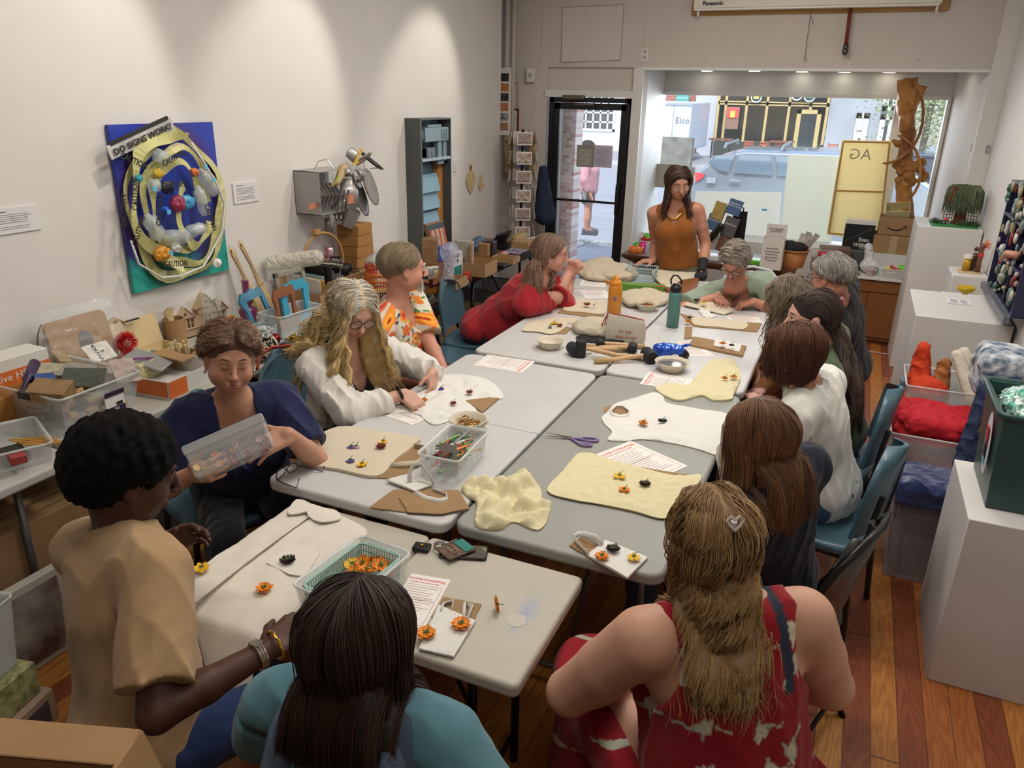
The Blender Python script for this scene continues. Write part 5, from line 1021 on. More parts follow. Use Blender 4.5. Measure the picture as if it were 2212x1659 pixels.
c=P(925,1188,z=.702);t=thing('key_bunch','bunch of keys with black snap fob on near table','keys',tuple(c));MB().box((-.02,-.005,.008),(.055,.04,.012),rz=.2).build('fob',blackp,t,bevel=.004);MB().ball((-.02,-.005,.016),.006,10,(1,1,.5)).build('snap',mat('brass'),t);m=MB()
for k in range(4):a=k*.5-.3;m.tube([(.03+.018*math.cos(x),.02+.018*math.sin(x),.006+k*.004)for x in np.linspace(0,6.28,14)],.0015,5);m.box((.05+.02*math.cos(a),.03+.02*math.sin(a),.006+k*.004),(.045,.008,.002),rz=a)
m.build('keys',mat('silver'),t)
T5Z=.702
def shz(x,y):return T5Z-max(0,1.35-y)*.22-max(0,1.24-y)*1.2-max(0,-1.6-x)*1.2
sh=[(392,1250),(430,1215),(500,1170),(560,1125),(625,1083),(650,1080),(690,1100),(740,1118),(792,1148),(770,1180),(700,1240),(660,1290),(640,1325),(560,1375),(505,1432),(470,1425),(440,1390),(420,1335),(400,1290)]
t=thing('collared_shirt','white collared button shirt spread over the near table and its edge','shirt',(-1.2,1.55,T5Z));o=Vector((-1.2,1.55,T5Z));q=[P(a,b,z=T5Z)-o for a,b in sh]
sheet('shirt_body',smooth_loop([p[:2]for p in q],4),lambda x,y:shz(x-1.2,y+1.55)-T5Z,.005,mat('cotton_ivory','d8d2c6',.9,bump=.2,bscale=300),t,step=.012,wr=.006,wf=13,sd=21)
pk=[P(a,b,z=T5Z+.011)-o for a,b in((665,1118),(600,1165),(520,1225),(420,1305))];MB().tube([tuple(p)for p in pk],.017,8,flat=.12).build('placket',mat('cotton_ivory2','dcd7cc',.9),t,smooth=True)
for a,b in((640,1137),(590,1173),(545,1207),(497,1243),(455,1277)):MB().at(tuple(P(a,b,z=T5Z+.0135)-o)).cyl((0,0,0),.006,.002,12).build('button',mat('button_cream'),t)
for px in([(640,1080),(622,1105),(632,1112),(672,1102),(662,1088)],[(668,1090),(664,1112),(690,1128),(735,1122),(728,1105),(700,1098)]):c4=[P(a,b,z=T5Z+.016)-o for a,b in px];sheet('collar',smooth_loop([p[:2]for p in c4],3),.014,.005,mat('cotton_ivory2'),t,step=.015,wr=.004,wf=20)
c4=[P(a,b,z=T5Z+.013)-o for a,b in((625,1175),(690,1195),(660,1245),(625,1240),(575,1215))];sheet('pocket',[p[:2]for p in c4],.010,.003,mat('cotton_ivory2'),t,step=.02)
c=P(1385,628,z=TZ);t=thing('carton','flat green food-bag carton between the cloth heaps','box',(c.x,c.y,TZ),R(10));MB().box((0,0,.025),(.33,.08,.05)).build('box',mat('green_carton','5c8a2a',.45),t,bevel=.004);text('lettering','NON-GMO',.022,mat('paper_white'),t,(.06,-.041,.022),(PI/2,0,0));MB().box((.12,-.041,.012),(.05,.002,.02)).box((.13,-.03,.0505),(.06,.02,.001)).build('red_print',mat('ink_red'),t)
c=P(1383,607,z=TZ);basket('clear slotted basket behind the green carton',c.x,c.y+.03,TZ+.0015,.22,.15,.1,R(6),'b8cfd2',16,4,alpha=.55)
q=pz([(1500,640),(1548,640),(1585,668),(1565,672),(1478,655)],TZ+.03);sheet('lap_board',[p[:2]for p in q],lambda x,y:TZ+.004+.04*max(0,min(1,(y-q[3].y)/max(.05,q[0].y-q[3].y))),.006,canvas,label='cloth-covered board in front of the writing woman',cat='board',step=.03)
a=W_(1583,653,z=.80)if False else P(1583,651,z=.80);MB().seg(tuple(a),tuple(P(1597,633,y=a.y)),.004,8).build('pen',blackp,smooth=True,label='black pen held by the writing woman',cat='pen')
A0,A1,B0,B1=P(400,975,z=.92),P(572,912,z=1.0),P(428,1040,z=.84),P(590,955,z=.92)
xx=((A1-A0)+(B1-B0)).normalized();dn=(B0-A0);dn=(dn-dn.dot(xx)*xx).normalized();nn=xx.cross(dn).normalized();cc=(A0+A1+B0+B1)/4;Lb=((A1-A0).length+(B1-B0).length)/2;Hb=.075
t=thing('flower_box','long clear lidded box with slotted liner of small flowers, held tilted','box',tuple(cc));Mx=Matrix((xx,dn,nn)).transposed().to_4x4();t.matrix_world=Matrix.Translation(cc)@Mx
MB().at((0,0,0)).prism(rrect(-Lb/2,-.06,Lb/2,.06,.02),-.03,.03).build('case',mat('box_clear','dfe4e4',.06,alpha=.3,spec=.9),t,bevel=.006);MB().prism(rrect(-Lb/2-.004,-.066,Lb/2+.004,-.03,.01),-.034,.034).build('lid',mat('lid_clear','b8babc',.08,alpha=.55,spec=.9),t,bevel=.005)
m=MB();
for i in range(22):
 for j in range(3):m.box((-Lb/2+.02+i*(Lb-.04)/21,-.02+j*.026,.026 if nn.z*0==0 else 0),(.0035,.02,.003))
m.build('liner_slots',mat('slot_dark','3a3634',.6),t);rnd=random.Random(8)
for i in range(38):
 x=rnd.uniform(-.46,.46)*Lb;col='yellow' if x<-.2*Lb else('orange' if x<0 and i%2 else('red' if i%3 else 'pink'));k=thing('flower','x','flower',(0,0,0));bpy.data.objects.remove(k);m=petals(5,.014,.006,0,.3,.3,1,i);q_=t.matrix_world@Vector((x,rnd.uniform(0.0,.045),rnd.choice([.014,-.012,.02])));g_=thing('flower',{'yellow':'pale yellow','orange':'soft orange','red':'crimson','pink':'pink'}[col]+' blossom inside the tilted clear box','flower',tuple(q_),group='small blossoms inside the held box',rot=(rnd.uniform(0,3),rnd.uniform(0,3),0));m.build('petals',pm[col],g_,smooth=True)
W_=lambda px,py,z=None,y=None,x=None:np.array(P(px,py,z=z,y=y,x=x))
def rgbs(*c):return[np.array(srgb(x))for x in c]
def flower_print(base_dark,cols,leaf,scale=.085,sd=1,size=.04,n_pet=5,centre='f2c53a',dens=1.,leafn=1,sprig=False):
 """scattered blossoms and leaves printed on cloth, in the garment's own frame"""
 rnd=np.random.RandomState(sd);cc=rgbs(*cols);lf=rgbs(*leaf);ctr=np.array(srgb(centre))
 def f(V,c,p):
  L_=(V-p.H)@p.M.T;ang=np.arctan2(L_[:,0],L_[:,1]);u=ang*.15;v=L_[:,2]+L_[:,1]*.12;out=c.copy()
  gu,gv=np.floor(u/scale).astype(int),np.floor(v/scale).astype(int)
  for du in(-1,0,1):
   for dv in(-1,0,1):
    a,b=gu+du,gv+dv;hsh=(a*73856093^b*19349663^sd*83492791)&0xffff;r1=(hsh%97)/97.;r2=(hsh//97%89)/89.;r3=(hsh//7%61)/61.;r4=(hsh//13%53)/53.
    x=u-(a+.2+.6*r1)*scale;y=v-(b+.2+.6*r2)*scale;ok=r4<dens;ro=np.hypot(x,y);th=np.arctan2(y,x)+r3*6.28;sz=size*(.7+.5*r4)
    for k in range(leafn):
     t0=r3*6.28+k*2.4;lx=x-np.cos(t0)*sz*1.0;ly=y-np.sin(t0)*sz*1.0;pl=lx*np.cos(t0)+ly*np.sin(t0);pt_=-lx*np.sin(t0)+ly*np.cos(t0)
     m=ok&((pl/(sz*.55))**2+(pt_/(sz*.2))**2<1);out[m]=lf[k%len(lf)]
    if sprig:t0=r3*6.28;pl=x*np.cos(t0)+y*np.sin(t0);pt_=-x*np.sin(t0)+y*np.cos(t0)+.006*np.sin(pl*90);m=ok&(np.abs(pt_)<.0028)&(np.abs(pl)<scale*.62);out[m]=lf[-1]
    pr=sz*(.62+.38*np.abs(np.cos(th*n_pet/2))**.6);m=ok&(ro<pr);ci=(hsh%len(cc));ca=np.array(cc)[ci];cb=np.array(cc)[(ci+1)%len(cc)];k_=np.clip(ro/sz,0,1)[:,None]**1.5
    out[m]=(cb*(1-k_)+ca*k_)[m];m=ok&(ro<sz*.2);out[m]=ctr
  return out
 return f
PE={}
PE['navy']=p=person('woman with short curly brown hair in navy v-neck shirt holding a clear flower box',(-2.12,2.11,.54),-38,None,W_(497,772,z=1.155),-40,4,7,fat=1.12,skin='b98b72',wr=W_(418,1022,z=.83),wl=W_(622,938,z=.93),hr=dict(d=(.55,-.1,.2),n=(.3,.9,.2),curl=.55),hl=dict(d=(-.45,-.75,-.25),n=(-.5,.3,-.8),curl=.22,thumb=.1,spread=.2),elb_r=(-.6,-.3,-.8),elb_l=(.1,.7,-1),h=.005,shirt=dict(col='20264a',sleeve=.78,neck='v',vd=.13,vw=.066,fold=.005,loose=.012,hem=-.12),pants=dict(col='17171b'),bust=1.15,belly=1.15)
face_parts(p.hd,p.root,p.org,hair='4a3628',lips='9a5c50')
make_hair(p.root,p.org,p.hd,N=4200,L_=.1,lvar=.5,seg=12,sweep=(1,-.6,-.1),puff=.3,grav=.06,wave=.0085,wfreq=190,w=.0013,cols=('5a4030','927058'),tip='ad8c70',tipk=.5,clump=240,front=.56,backz=-.5,sidez=.02,under=.008,n_under=300,frizz=.006,under_col='4e3626',parts=[dict(seed=1),dict(seed=2,N=700,region=lambda x,y,z:(y>.25)&(z>.45),L_=.05,sweep=(.7,.1,.2),under=.008)])
for s in(-1,1):MB().ball(tuple(hp(p.hd,s*.082,.0,-.052)-p.org),.006,10).seg(tuple(hp(p.hd,s*.082,.0,-.04)-p.org),tuple(hp(p.hd,s*.082,0,-.06)-p.org),.002).build('earring',mat('silver','c8c8c8',.2,1.),p.root,smooth=True)
PE['curly']=p=person('woman with long wavy white-blonde hair, glasses and white gauze shirt, placing flowers',(-2.14,2.78,.54),-12,None,W_(762,668,z=1.15),-28,26,8,fat=1.06,skin='c69a86',wr=W_(873,851,z=.80),wl=W_(936,806,z=.81),hr=dict(d=(.9,-.25,-.35),n=(-.2,.25,-1),curl=.5,curls=[.55,.5,.6,.7],thumb=.9),hl=dict(d=(.35,-.75,-.8),n=(-.5,-.5,-.5),curl=.35,thumb=.9),elb_r=(.1,-.9,-.6),elb_l=(.2,.8,-.5),h=.0055,shirt=[dict(name='tank_top',col='1c1d20',sleeve=0,neck='v',vd=.2,vw=.075,off=.006,fold=.002),dict(name='gauze_shirt',col='d9d5cf',sleeve=1.93,neck='open',vd=.45,vw=.06,fold=.008,ff=22,loose=.014,off=.016,hem=-.2,label='open white gauze shirt')],pants=dict(col='22242b'))
face_parts(p.hd,p.root,p.org,hair='a89880',lips='a8665c',glass=('2a1a1a',.024,.002))
def curlcol(D,C,t):
 wt=np.array(srgb('d6d2cc'));m=np.clip(1-t*2.2,0,1);g_=(np.random.RandomState(3).rand(len(D))<.3)[:,None,None];return C*(1-m)+np.where(g_,np.array(srgb('8b857d')),wt)*m
make_hair(p.root,p.org,p.hd,N=3800,L_=.43,lvar=.5,seg=26,part=.01,sweep=(1,-.15,.0),puff=.3,grav=.16,wave=.012,wfreq=62,w=.0014,cols=('c4a870','e2cd9c'),tip='d6be86',clump=100,front=.5,coll=body_coll(p),under=.013,n_under=170,frizz=.008,side_out=.03,bmax=.03,colf=curlcol,under_col='bfa26c',parts=[dict(seed=1),dict(seed=7,N=2600,region=lambda x,y,z:(y>-.25)&(np.abs(x)>.25),sweep=(.6,.35,-.5),side_out=.05)])
m=MB();c=hp(p.hd,0,0,0);a=p.W['r'];d=nrm(p.W['r']-p.E['r']);q=frame(d);m.tube([tuple(a-d*.02+(q[0]*math.cos(t)+q[2]*math.sin(t))*.034-p.org)for t in np.linspace(0,2*PI,20)],.007,6,caps=False,flat=1.6);m.build('wristband',blackp,p.root,smooth=True)
m=MB();m.tube([tuple(p.pt(x,y,z)-p.org)for x,y,z in((-.06,.06,.47),(-.04,.12,.38),(0,.15,.3),(.04,.12,.38),(.06,.06,.47))],.0012,4);m.build('necklace',mat('gold','b08a4a',.3,1.),p.root)
PE['floral']=p=person('man with grey-brown hair and white goatee in floral short-sleeved shirt',(-2.21,3.46,.54),12,None,W_(872,578,z=1.2),44,2,0,sex='m',fat=1.16,skin='c08a74',wl=(-1.82,3.3,.68),wr=(-1.9,3.15,.66),elb_l=(.5,-.2,-1),elb_r=(-.2,-.6,-1),h=.006,sh_az=5,hs=1.05,shirt=dict(col='d8d2c2',sleeve=.92,neck='v',vd=.1,vw=.05,fold=.006,loose=.02,off=.016,hem=-.16,colf=flower_print(0,['e8632e','f3b53a','d8343c','ef8a3a','c42c50','f0c850'],['3f7a38','8fb83a','1f4f5f','2f5f34'],scale=.078,sd=4,size=.033,leafn=3,centre='b42a20')),pants=dict(col='3a3a40'),belly=1.2)
face_parts(p.hd,p.root,p.org,hair='8a7a66',lips='a06458',eyes=0,iris='4a5a6a')
make_hair(p.root,p.org,p.hd,N=3000,L_=lambda x,y,z:.05+.055*np.clip(z+.2,0,1),lvar=.3,seg=12,part=-.3,sweep=(.5,-.85,-.25),puff=.2,grav=.06,wave=.002,wfreq=60,w=.0014,cols=('7a6850','ac9a7c'),tip='8a7a66',clump=70,front=.62,backz=-.5,sidez=-.08,under=.012,n_under=200,face_clear=True)
rs=np.random.RandomState(5);S0=[]
for i in range(420):
 u=rs.uniform(-1,1);zt_=rs.choice([0,1],p=[.45,.55]);a=(u*.034,.092-.02*abs(u)**2,-.056+rs.uniform(-.004,.004))if zt_==0 else(u*.03,.082-.015*u*u+rs.uniform(-.01,.004),-.09+rs.uniform(-.012,.01));e_=(a[0]*1.15,a[1]+.008,a[2]-rs.uniform(.016,.03));S0.append((a,e_))
m=MB()
for a,e_ in S0:m.tube([tuple(hp(p.hd,*a)-p.org),tuple(hp(p.hd,*e_)-p.org)],[.0014,.0006],3,caps=False)
m.build('goatee',mat('beard_white','cabfae',.6),p.root)
PE['red']=p=person('woman with shoulder-length brown hair in red shirt, elbows on table with hands clasped',(-2.2,4.56,.54),8,None,W_(1190,546,z=1.13),16,6,0,fat=1.2,skin='c28e7c',wl=W_(1231,590,z=.93)+np.array([.0,.04,0]),wr=W_(1228,592,z=.93),elb_l=(.6,.2,-1),elb_r=(.6,-.2,-1),h=.007,sh_az=8,hr=dict(d=(.5,.25,.7),n=(.0,.8,-.3),curl=.75,thumb=.7),hl=dict(d=(.5,-.1,.7),n=(.2,-.9,-.2),curl=.8,thumb=.7),shirt=dict(col='a4262e',sleeve=1.12,neck='v',vd=.12,vw=.06,fold=.006,loose=.014,hem=-.14),pants=dict(col='2b2f3a'),bust=1.2,belly=1.25,armf=1.1)
face_parts(p.hd,p.root,p.org,hair='5a4434',lips='a8605a',eyes=0,iris='3a4248')
make_hair(p.root,p.org,p.hd,N=1300,L_=.3,lvar=.35,seg=20,part=.02,sweep=(1,-.35,.0),puff=.14,grav=.22,wave=.006,wfreq=38,w=.0024,cols=('5e4636','8c7260'),tip='9c8068',clump=60,front=.55,coll=body_coll(p),under=.012,n_under=150,tuck=.5)
MB().at(tuple(p.S['r']*.3+p.E['r']*.7-p.org+np.array([.02,-.075,.0])),(PI/2,0,0)).lathe([(.004,0),(.012,.0),(.012,.006),(.004,.006)],16).build('sleeve_button',mat('button_cream','e0d8c8',.4),p.root)
def tattoo(V,c,p):
 for sd,sg in(('l',1),('r',1)):
  S,E=p.S[sd],p.E[sd];d=E-S;L2=d@d;t=((V-S)@d)/L2;ra=V-S-np.outer(t,d);ang=np.arctan2(ra@p.fw,ra@p.rt);n_=np.sin(ang*5+t*14)*np.sin(t*23-ang*3)+.35*np.sin(t*60);m=(np.linalg.norm(ra,axis=1)<.07)&(t>(.3 if sd=='l' else .2))&(t<(1.0 if sd=='l' else .45))&(np.abs(n_)<.13);c=np.where(m[:,None],c*.55+np.array(srgb('454a52'))*.2,c)
 return c
yy=6.1
PE['stand']=p=person('standing woman with long dark hair, sleeveless rust top and khaki shorts, leaning on chairs',W_(1466,572,y=yy+.02),-84,W_(1458,441,y=yy-.02),W_(1466,394,y=yy-.08),-62,16,-4,fat=1.07,skin='b9846c',wr=W_(1411,562,y=6.0),wl=W_(1516,583,y=5.95),elb_r=(-.15,1,0),elb_l=(.15,1,0),h=.0065,legs='stand',hr=dict(d=(-.75,-.5,-.1),n=(0,0,-1),curl=.2),hl=dict(d=(.1,-.5,-.7),n=(0,.6,-.4),curl=.4),shirt=dict(name='tank_top',col='8a5220',sleeve=0,neck='tank',vd=.05,fold=.005,ff=16,hem=.0,off=.012,nw=.08,ah=.09),pants=dict(name='shorts',col='76705a',short=.55,top=.13,fold=.004),bust=1.2,skinf=tattoo,armf=1.08)
face_parts(p.hd,p.root,p.org,hair='3a2a22',lips='9a4c46',eyes=.3,glass=('b89a80',.023,.0009))
make_hair(p.root,p.org,p.hd,N=1500,L_=.36,lvar=.3,seg=22,part=-.12,sweep=(1,-.3,.05),puff=.3,grav=.2,wave=.008,wfreq=30,w=.0024,cols=('33231c','5c4234'),tip='5a4034',clump=60,front=.58,coll=body_coll(p),under=.013,n_under=150,side_out=.03)
gold=mat('gold');m=MB();e=hp(p.hd,-.083,.0,-.055)-p.org;m.tube([tuple(e),tuple(e-UP*.02)],.0015,4);m.box(tuple(e-UP*.045),(.028,.006,.05));m.build('earring',mat('brass','c89a3a',.3,.7),p.root)
m=MB();m.tube([tuple(p.pt(x,y,z)-p.org)for x,y,z in((-.06,.04,.5),(-.055,.09,.45),(-.02,.115,.42),(.02,.115,.415),(.055,.09,.45),(.06,.04,.5))],[.004,.008,.012,.012,.008,.004],6,flat=.5);m.build('necklace',mat('brass'),p.root)
m=MB();a=p.pt(.01,.135,.37)-p.org;m.tube([tuple(a),tuple(a-UP*.03),tuple(a-UP*.1),tuple(a-UP*.15)],[.003,.018,.024,.003],8,flat=.4);m.build('pendant',mat('green_stone','6f8f78',.3),p.root,smooth=True)
q=p.W['l'];d=nrm(p.E['l']-q);vobj('wrist_brace',[rc(q+d*.1,q-d*.02,.038,.036,.01,cap=True,capa=True),bxp(q-d*.06,(.048,.05,.024),p.M,.02,.02)],mat('brace_black','202226',.8),'202226',p.root,p.org,.006,folds(.003,60,3))
PE['sage']=p=person('woman with short grey hair and dark glasses in sage green v-neck, writing at far end',(-.5,5.64,.54),-92,None,W_(1588,562,y=5.13),-98,42,0,fat=1.16,skin='bd8570',wl=W_(1628,652,z=.80),wr=W_(1549,641,z=.80),elb_l=(1,.3,-.4),elb_r=(-1,.3,-.4),h=.007,hl=dict(d=(-.85,-.35,-.25),n=(-.3,-.1,-.9),curl=.65,thumb=.8),hr=dict(d=(.45,-.9,-.1),n=(0,0,-1),curl=.15),shirt=dict(col='8f9f8c',sleeve=.85,neck='v',vd=.17,vw=.085,fold=.005,loose=.02,hem=-.1),pants=dict(col='4a4c50'),bust=1.2,belly=1.2,armf=1.12)
face_parts(p.hd,p.root,p.org,hair='6a5f56',lips='a0605a',glass=('23304a',.024,.0018))
make_hair(p.root,p.org,p.hd,N=1300,L_=lambda x,y,z:.055+.06*np.clip(z,0,1),lvar=.5,seg=10,part=.1,sweep=(.9,-.3,-.1),puff=.22,grav=.1,wave=.006,wfreq=80,w=.0023,cols=('6e645a','a89f94'),tip='b5aca2',clump=90,front=.56,backz=-.45,under=.016,n_under=160,frizz=.006)
m=MB();e=hp(p.hd,.083,.0,-.05)-p.org;m.seg(tuple(e),tuple(e-UP*.03),.0015,4);m.ball(tuple(e-UP*.036),.009,10);m.build('earring',mat('pearl','d8c4a8',.25,.3),p.root,smooth=True)
m=MB();m.tube([tuple(p.pt(x,y,z)-p.org)for x,y,z in((-.06,.06,.47),(-.04,.12,.4),(0,.14,.36),(.04,.12,.4),(.06,.06,.47))],.0015,4)
for z_ in(.35,.325,.3):m.ball(tuple(p.pt(0,.15,z_)-p.org),.006,8)
m.build('necklace',mat('pearl'),p.root)
a=p.W['r'];MB().tube([tuple(a+np.array([math.cos(t)*.034,.01,math.sin(t)*.03])-p.org)for t in np.linspace(0,2*PI,16)],.003,5,caps=False).build('bracelet',mat('pearl'),p.root)
PE['grey']=p=person('man with short grey hair and dark glasses in black shirt, at far right of table',(.12,4.84,.54),178,W_(1812,648,z=1.0),W_(1796,598,z=1.15),152,8,0,sex='m',fat=1.12,skin='b07c66',h=.008,shirt=dict(col='232428',sleeve=.85,neck='crew',fold=.006,loose=.025),pants=dict(col='35415a'),hs=1.03)
make_hair(p.root,p.org,p.hd,N=1500,L_=lambda x,y,z:.045+.05*np.clip(z+.1,0,1),lvar=.4,seg=9,part=.3,sweep=(.5,-.7,-.2),puff=.22,grav=.08,wave=.004,wfreq=80,w=.0023,cols=('67625c','a29c94'),tip='aaa49c',clump=80,front=.6,backz=-.55,sidez=-.08,under=.015,n_under=170)
face_parts(p.hd,p.root,p.org,hair='5a554e',lips='9a6058',eyes=0,glass=('3a2420',.023,.0022))
PE['wavy']=p=person('woman with wavy grey-brown shoulder-length hair in tan top, beside grey-haired man',(.0,4.28,.54),176,W_(1707,700,z=.99),W_(1697,645,z=1.12),172,14,0,fat=1.05,skin='b8846c',h=.008,shirt=dict(col='a8744a',sleeve=.9,neck='crew',fold=.005,loose=.02),pants=dict(col='2c2c30'))
make_hair(p.root,p.org,p.hd,N=1500,L_=.3,lvar=.4,seg=20,part=0.,sweep=(1,-.2,.0),puff=.24,grav=.2,wave=.011,wfreq=55,w=.0024,cols=('5f5346','8f8272'),tip='85745f',clump=80,front=.5,coll=body_coll(p),under=.014,n_under=170,frizz=.006)
face_parts(p.hd,p.root,p.org,hair='5f5346',lips='9a6058')
PE['pony']=p=person('woman with long dark half-up hair and red scrunchie in dark green top, looking left',(.09,3.77,.54),180,W_(1785,748,z=1.0),W_(1752,684,z=1.14),196,4,0,fat=1.15,skin='c4978a',h=.0065,shirt=dict(col='4d5a44',sleeve=.6,neck='scoop',fold=.005,loose=.02),pants=dict(col='5a1e2e',name='trousers'),bust=1.2)
face_parts(p.hd,p.root,p.org,hair='2a1f1c',lips='a8605c',eyes=-.2,iris='2a1c14')
make_hair(p.root,p.org,p.hd,N=1700,L_=.5,lvar=.25,seg=24,sweep=(.3,-1,.1),puff=.06,grav=.05,wave=.004,wfreq=28,w=.0024,cols=('241b1a','43342f'),tip='5a4538',tipk=.8,clump=60,front=.5,backz=-.6,coll=body_coll(p),under=.013,n_under=150,parts=[dict(seed=3,pin=(0,-.125,.05),L_=.2,seg=12,region=lambda x,y,z:z>.12,grav=.0,puff=.05,under=.014,N=1100),dict(seed=4,region=lambda x,y,z:y<.35,L_=.52,puff=.18,grav=.2,wave=.011,wfreq=26,tuck=1.)])
m=MB();c=hp(p.hd,0,-.125,.055);m.tube([tuple(c+(p.hd.r*math.cos(t)+p.hd.u*math.sin(t))*.02*(1+.2*math.sin(t*7))-p.org)for t in np.linspace(0,2*PI,28)],.011,8,caps=False);m.build('scrunchie',mat('dark_red_velvet','7a2430',.7,sheen=.5),p.root,smooth=True)
PE['bob']=p=person('woman with short reddish-brown bob in white t-shirt, seen from behind',(.08,3.09,.54),170,W_(1745,835,z=.99),W_(1712,762,z=1.13),168,12,0,fat=1.06,skin='a87860',h=.006,sh_az=165,shirt=dict(col='d3d2cd',sleeve=.72,neck='crew',fold=.007,ff=20,loose=.014),pants=dict(col='33506e'))
make_hair(p.root,p.org,p.hd,N=4500,L_=lambda x,y,z:.15+.09*np.clip(z,0,1),lvar=.12,seg=18,part=.1,sweep=(.9,-.5,.1),puff=.26,grav=.26,wave=.002,wfreq=40,w=.0014,cols=('3f241a','6e4532'),tip='5a3626',clump=60,front=.55,backz=-.62,under=.014,n_under=180,under_col='3a2218',frizz=.003)
m=MB();m.ball(tuple(hp(p.hd,-.082,.005,-.05)-p.org),.006,10);m.build('earring',gold,p.root,smooth=True)
face_parts(p.hd,p.root,p.org,hair='3f241a',lips='9a6058')
PE['brown']=p=person('woman with straight brown hair in navy top, seen from behind on black chair',(-.05,2.34,.54),160,W_(1665,1040,z=.98),W_(1638,945,z=1.12),158,14,0,fat=1.06,skin='a8785f',h=.006,sh_az=150,shirt=[dict(name='undershirt',col='cfccc4',sleeve=0,neck='crew',off=.013,hem=-.13,fold=.003),dict(col='1d2233',sleeve=.8,neck='crew',fold=.005,off=.018,hem=-.03)],pants=dict(col='3a4658',top=.06))
make_hair(p.root,p.org,p.hd,N=5500,L_=lambda x,y,z:.26+.12*np.clip(z,0,1),lvar=.22,seg=20,part=.05,sweep=(.9,-.4,.1),puff=.17,grav=.25,wave=.003,wfreq=25,w=.0013,cols=('4e3423','7f5b3c'),tip='8a6646',clump=60,front=.55,backz=-.6,coll=body_coll(p),under=.014,n_under=170,under_col='452e20',frizz=.005)
def dress_print(V,c,p):
 f1=flower_print(0,['c8c4b4','8fa08c','d8cdb8','b8bda8'],['7c8f7a','d0c8b4','a8b09a'],scale=.098,sd=11,size=.026,n_pet=3,centre='c8a070',dens=.62,leafn=3,sprig=True)(V,c,p);L_=(V-p.H)@p.M.T;k=(L_[:,2]>.12)
 f2=flower_print(0,['d8c6a0','c8b490'],['d8c6a0'],scale=.12,sd=5,size=.016,n_pet=2,centre='d8b880',dens=.55,leafn=1)(V,c,p);out=np.where(k[:,None],f1,f2)
 band=(np.abs(np.abs(L_[:,0])-.1)<.012)&(L_[:,2]>.3);out[band]=np.array(srgb('2c3444'));return out
PE['blonde']=p=person('woman with half-up wavy blonde hair in red floral sleeveless dress, seen from behind',(-.02,1.36,.55),122,W_(1555,1300,z=1.0),W_(1528,1165,z=1.14),122,14,0,fat=1.3,skin='c69880',h=.006,wl=(-.33,1.6,.63),wr=(-.1,1.72,.66),elb_l=(-.8,-.3,-.7),sh_az=122,depth=.92,shirt=dict(name='dress',col='8e1420',sleeve=0,neck='tank',vd=0,fold=.005,off=.014,hem=-.2,nw=.1,ah=.12,colf=dress_print),pants=dict(name='dress_skirt',col='8e1420',skirt=1,top=.06,fold=.008,ff=14,colf=dress_print),bust=1.2,armf=1.25,knees=[(-.42,1.62,.55),(-.17,1.74,.53)])
make_hair(p.root,p.org,p.hd,N=5500,L_=.4,lvar=.3,seg=24,sweep=(.3,-1,.1),puff=.2,grav=.15,wave=.009,wfreq=36,w=.0012,cols=('6e5338','a8875a'),tip='b08e5c',clump=110,front=.5,backz=-.6,coll=body_coll(p),under=.01,n_under=220,under_col='7c6140',parts=[dict(seed=3,pin=(0,-.12,.07),L_=.2,seg=12,region=lambda x,y,z:z>.15,grav=.0,puff=.05,wave=.001,under=.012,N=3000,cols=('8a6c48','c2a278')),dict(seed=4,region=lambda x,y,z:y<.45,L_=.34,puff=.32,grav=.2,tuck=.6,side_out=.03,wave=.013,wfreq=45)])
c=hp(p.hd,0,-.13,.075)-p.org;m=MB()
for s in(-1,1):m.tube([tuple(c+p.hd.r*s*x+p.hd.u*z-p.hd.f*.008)for x,z in((0,-.012),(.012,.0),(.018,.01),(.01,.018),(0,.01))],.003,6)
m.box(tuple(c-p.hd.u*.005),(.012,.012,.02));m.build('hair_clip',mat('clip_clear','dcd8d4',.1,alpha=.55,spec=.8),p.root)
PE['dark']=p=person('woman with straight dark brown hair in teal top and denim overalls, nearest the camera',(-.66,.76,.54),98,W_(790,1490,z=.99),W_(770,1385,z=1.12),98,26,0,fat=1.16,skin='a8724f',h=.006,wr=(-.46,1.06,.62),wl=(-.85,1.15,.66),elb_r=(.8,-.3,-.7),elb_l=(-.8,-.2,-.9),sh_az=98,shirt=[dict(name='teal_top',col='557f8b',sleeve=.5,neck='tank',vd=0,fold=.005,loose=.012,off=.009,nw=.1,ah=.01,backd=.13),dict(name='overalls',col='4a5d70',sleeve=0,neck='none',off=.016,fold=.003,hem=-.12,mat=vmat('denim',.9,.6,900),extra=[sub(rc(np.array([-.69,.68,1.35]),np.array([-.67,.76,.86]),.2,.125,.008))])],pants=dict(name='overall_legs',col='4a5d70'),armf=1.05)
for s in(-1,1):
 q=[p.pt(s*.1,-.125,.3),p.pt(s*.105,-.118,.38),p.pt(s*.108,-.095,.45),p.pt(s*.105,-.04,.52),p.pt(s*.1,.04,.515),p.pt(s*.09,.12,.43),p.pt(s*.08,.15,.33)]
 MB().tube([tuple(v-p.org)for v in q],.028,8,flat=.22).build('strap',vmat('denim')if False else mat('denim_strap','566a7c',.9,noise_amt=.3,nscale=200),p.root,smooth=True)
make_hair(p.root,p.org,p.hd,N=8000,L_=lambda x,y,z:.26+.1*np.clip(z,0,1),lvar=.07,seg=18,part=0.,sweep=(1,-.35,.15),puff=.26,side_out=.03,grav=.24,wave=.0015,wfreq=25,w=.00125,cols=('1c1310','38261e'),tip='40291e',clump=50,front=.6,backz=-.6,coll=body_coll(p),under=.014,n_under=180,under_col='1d1410',frizz=.003)
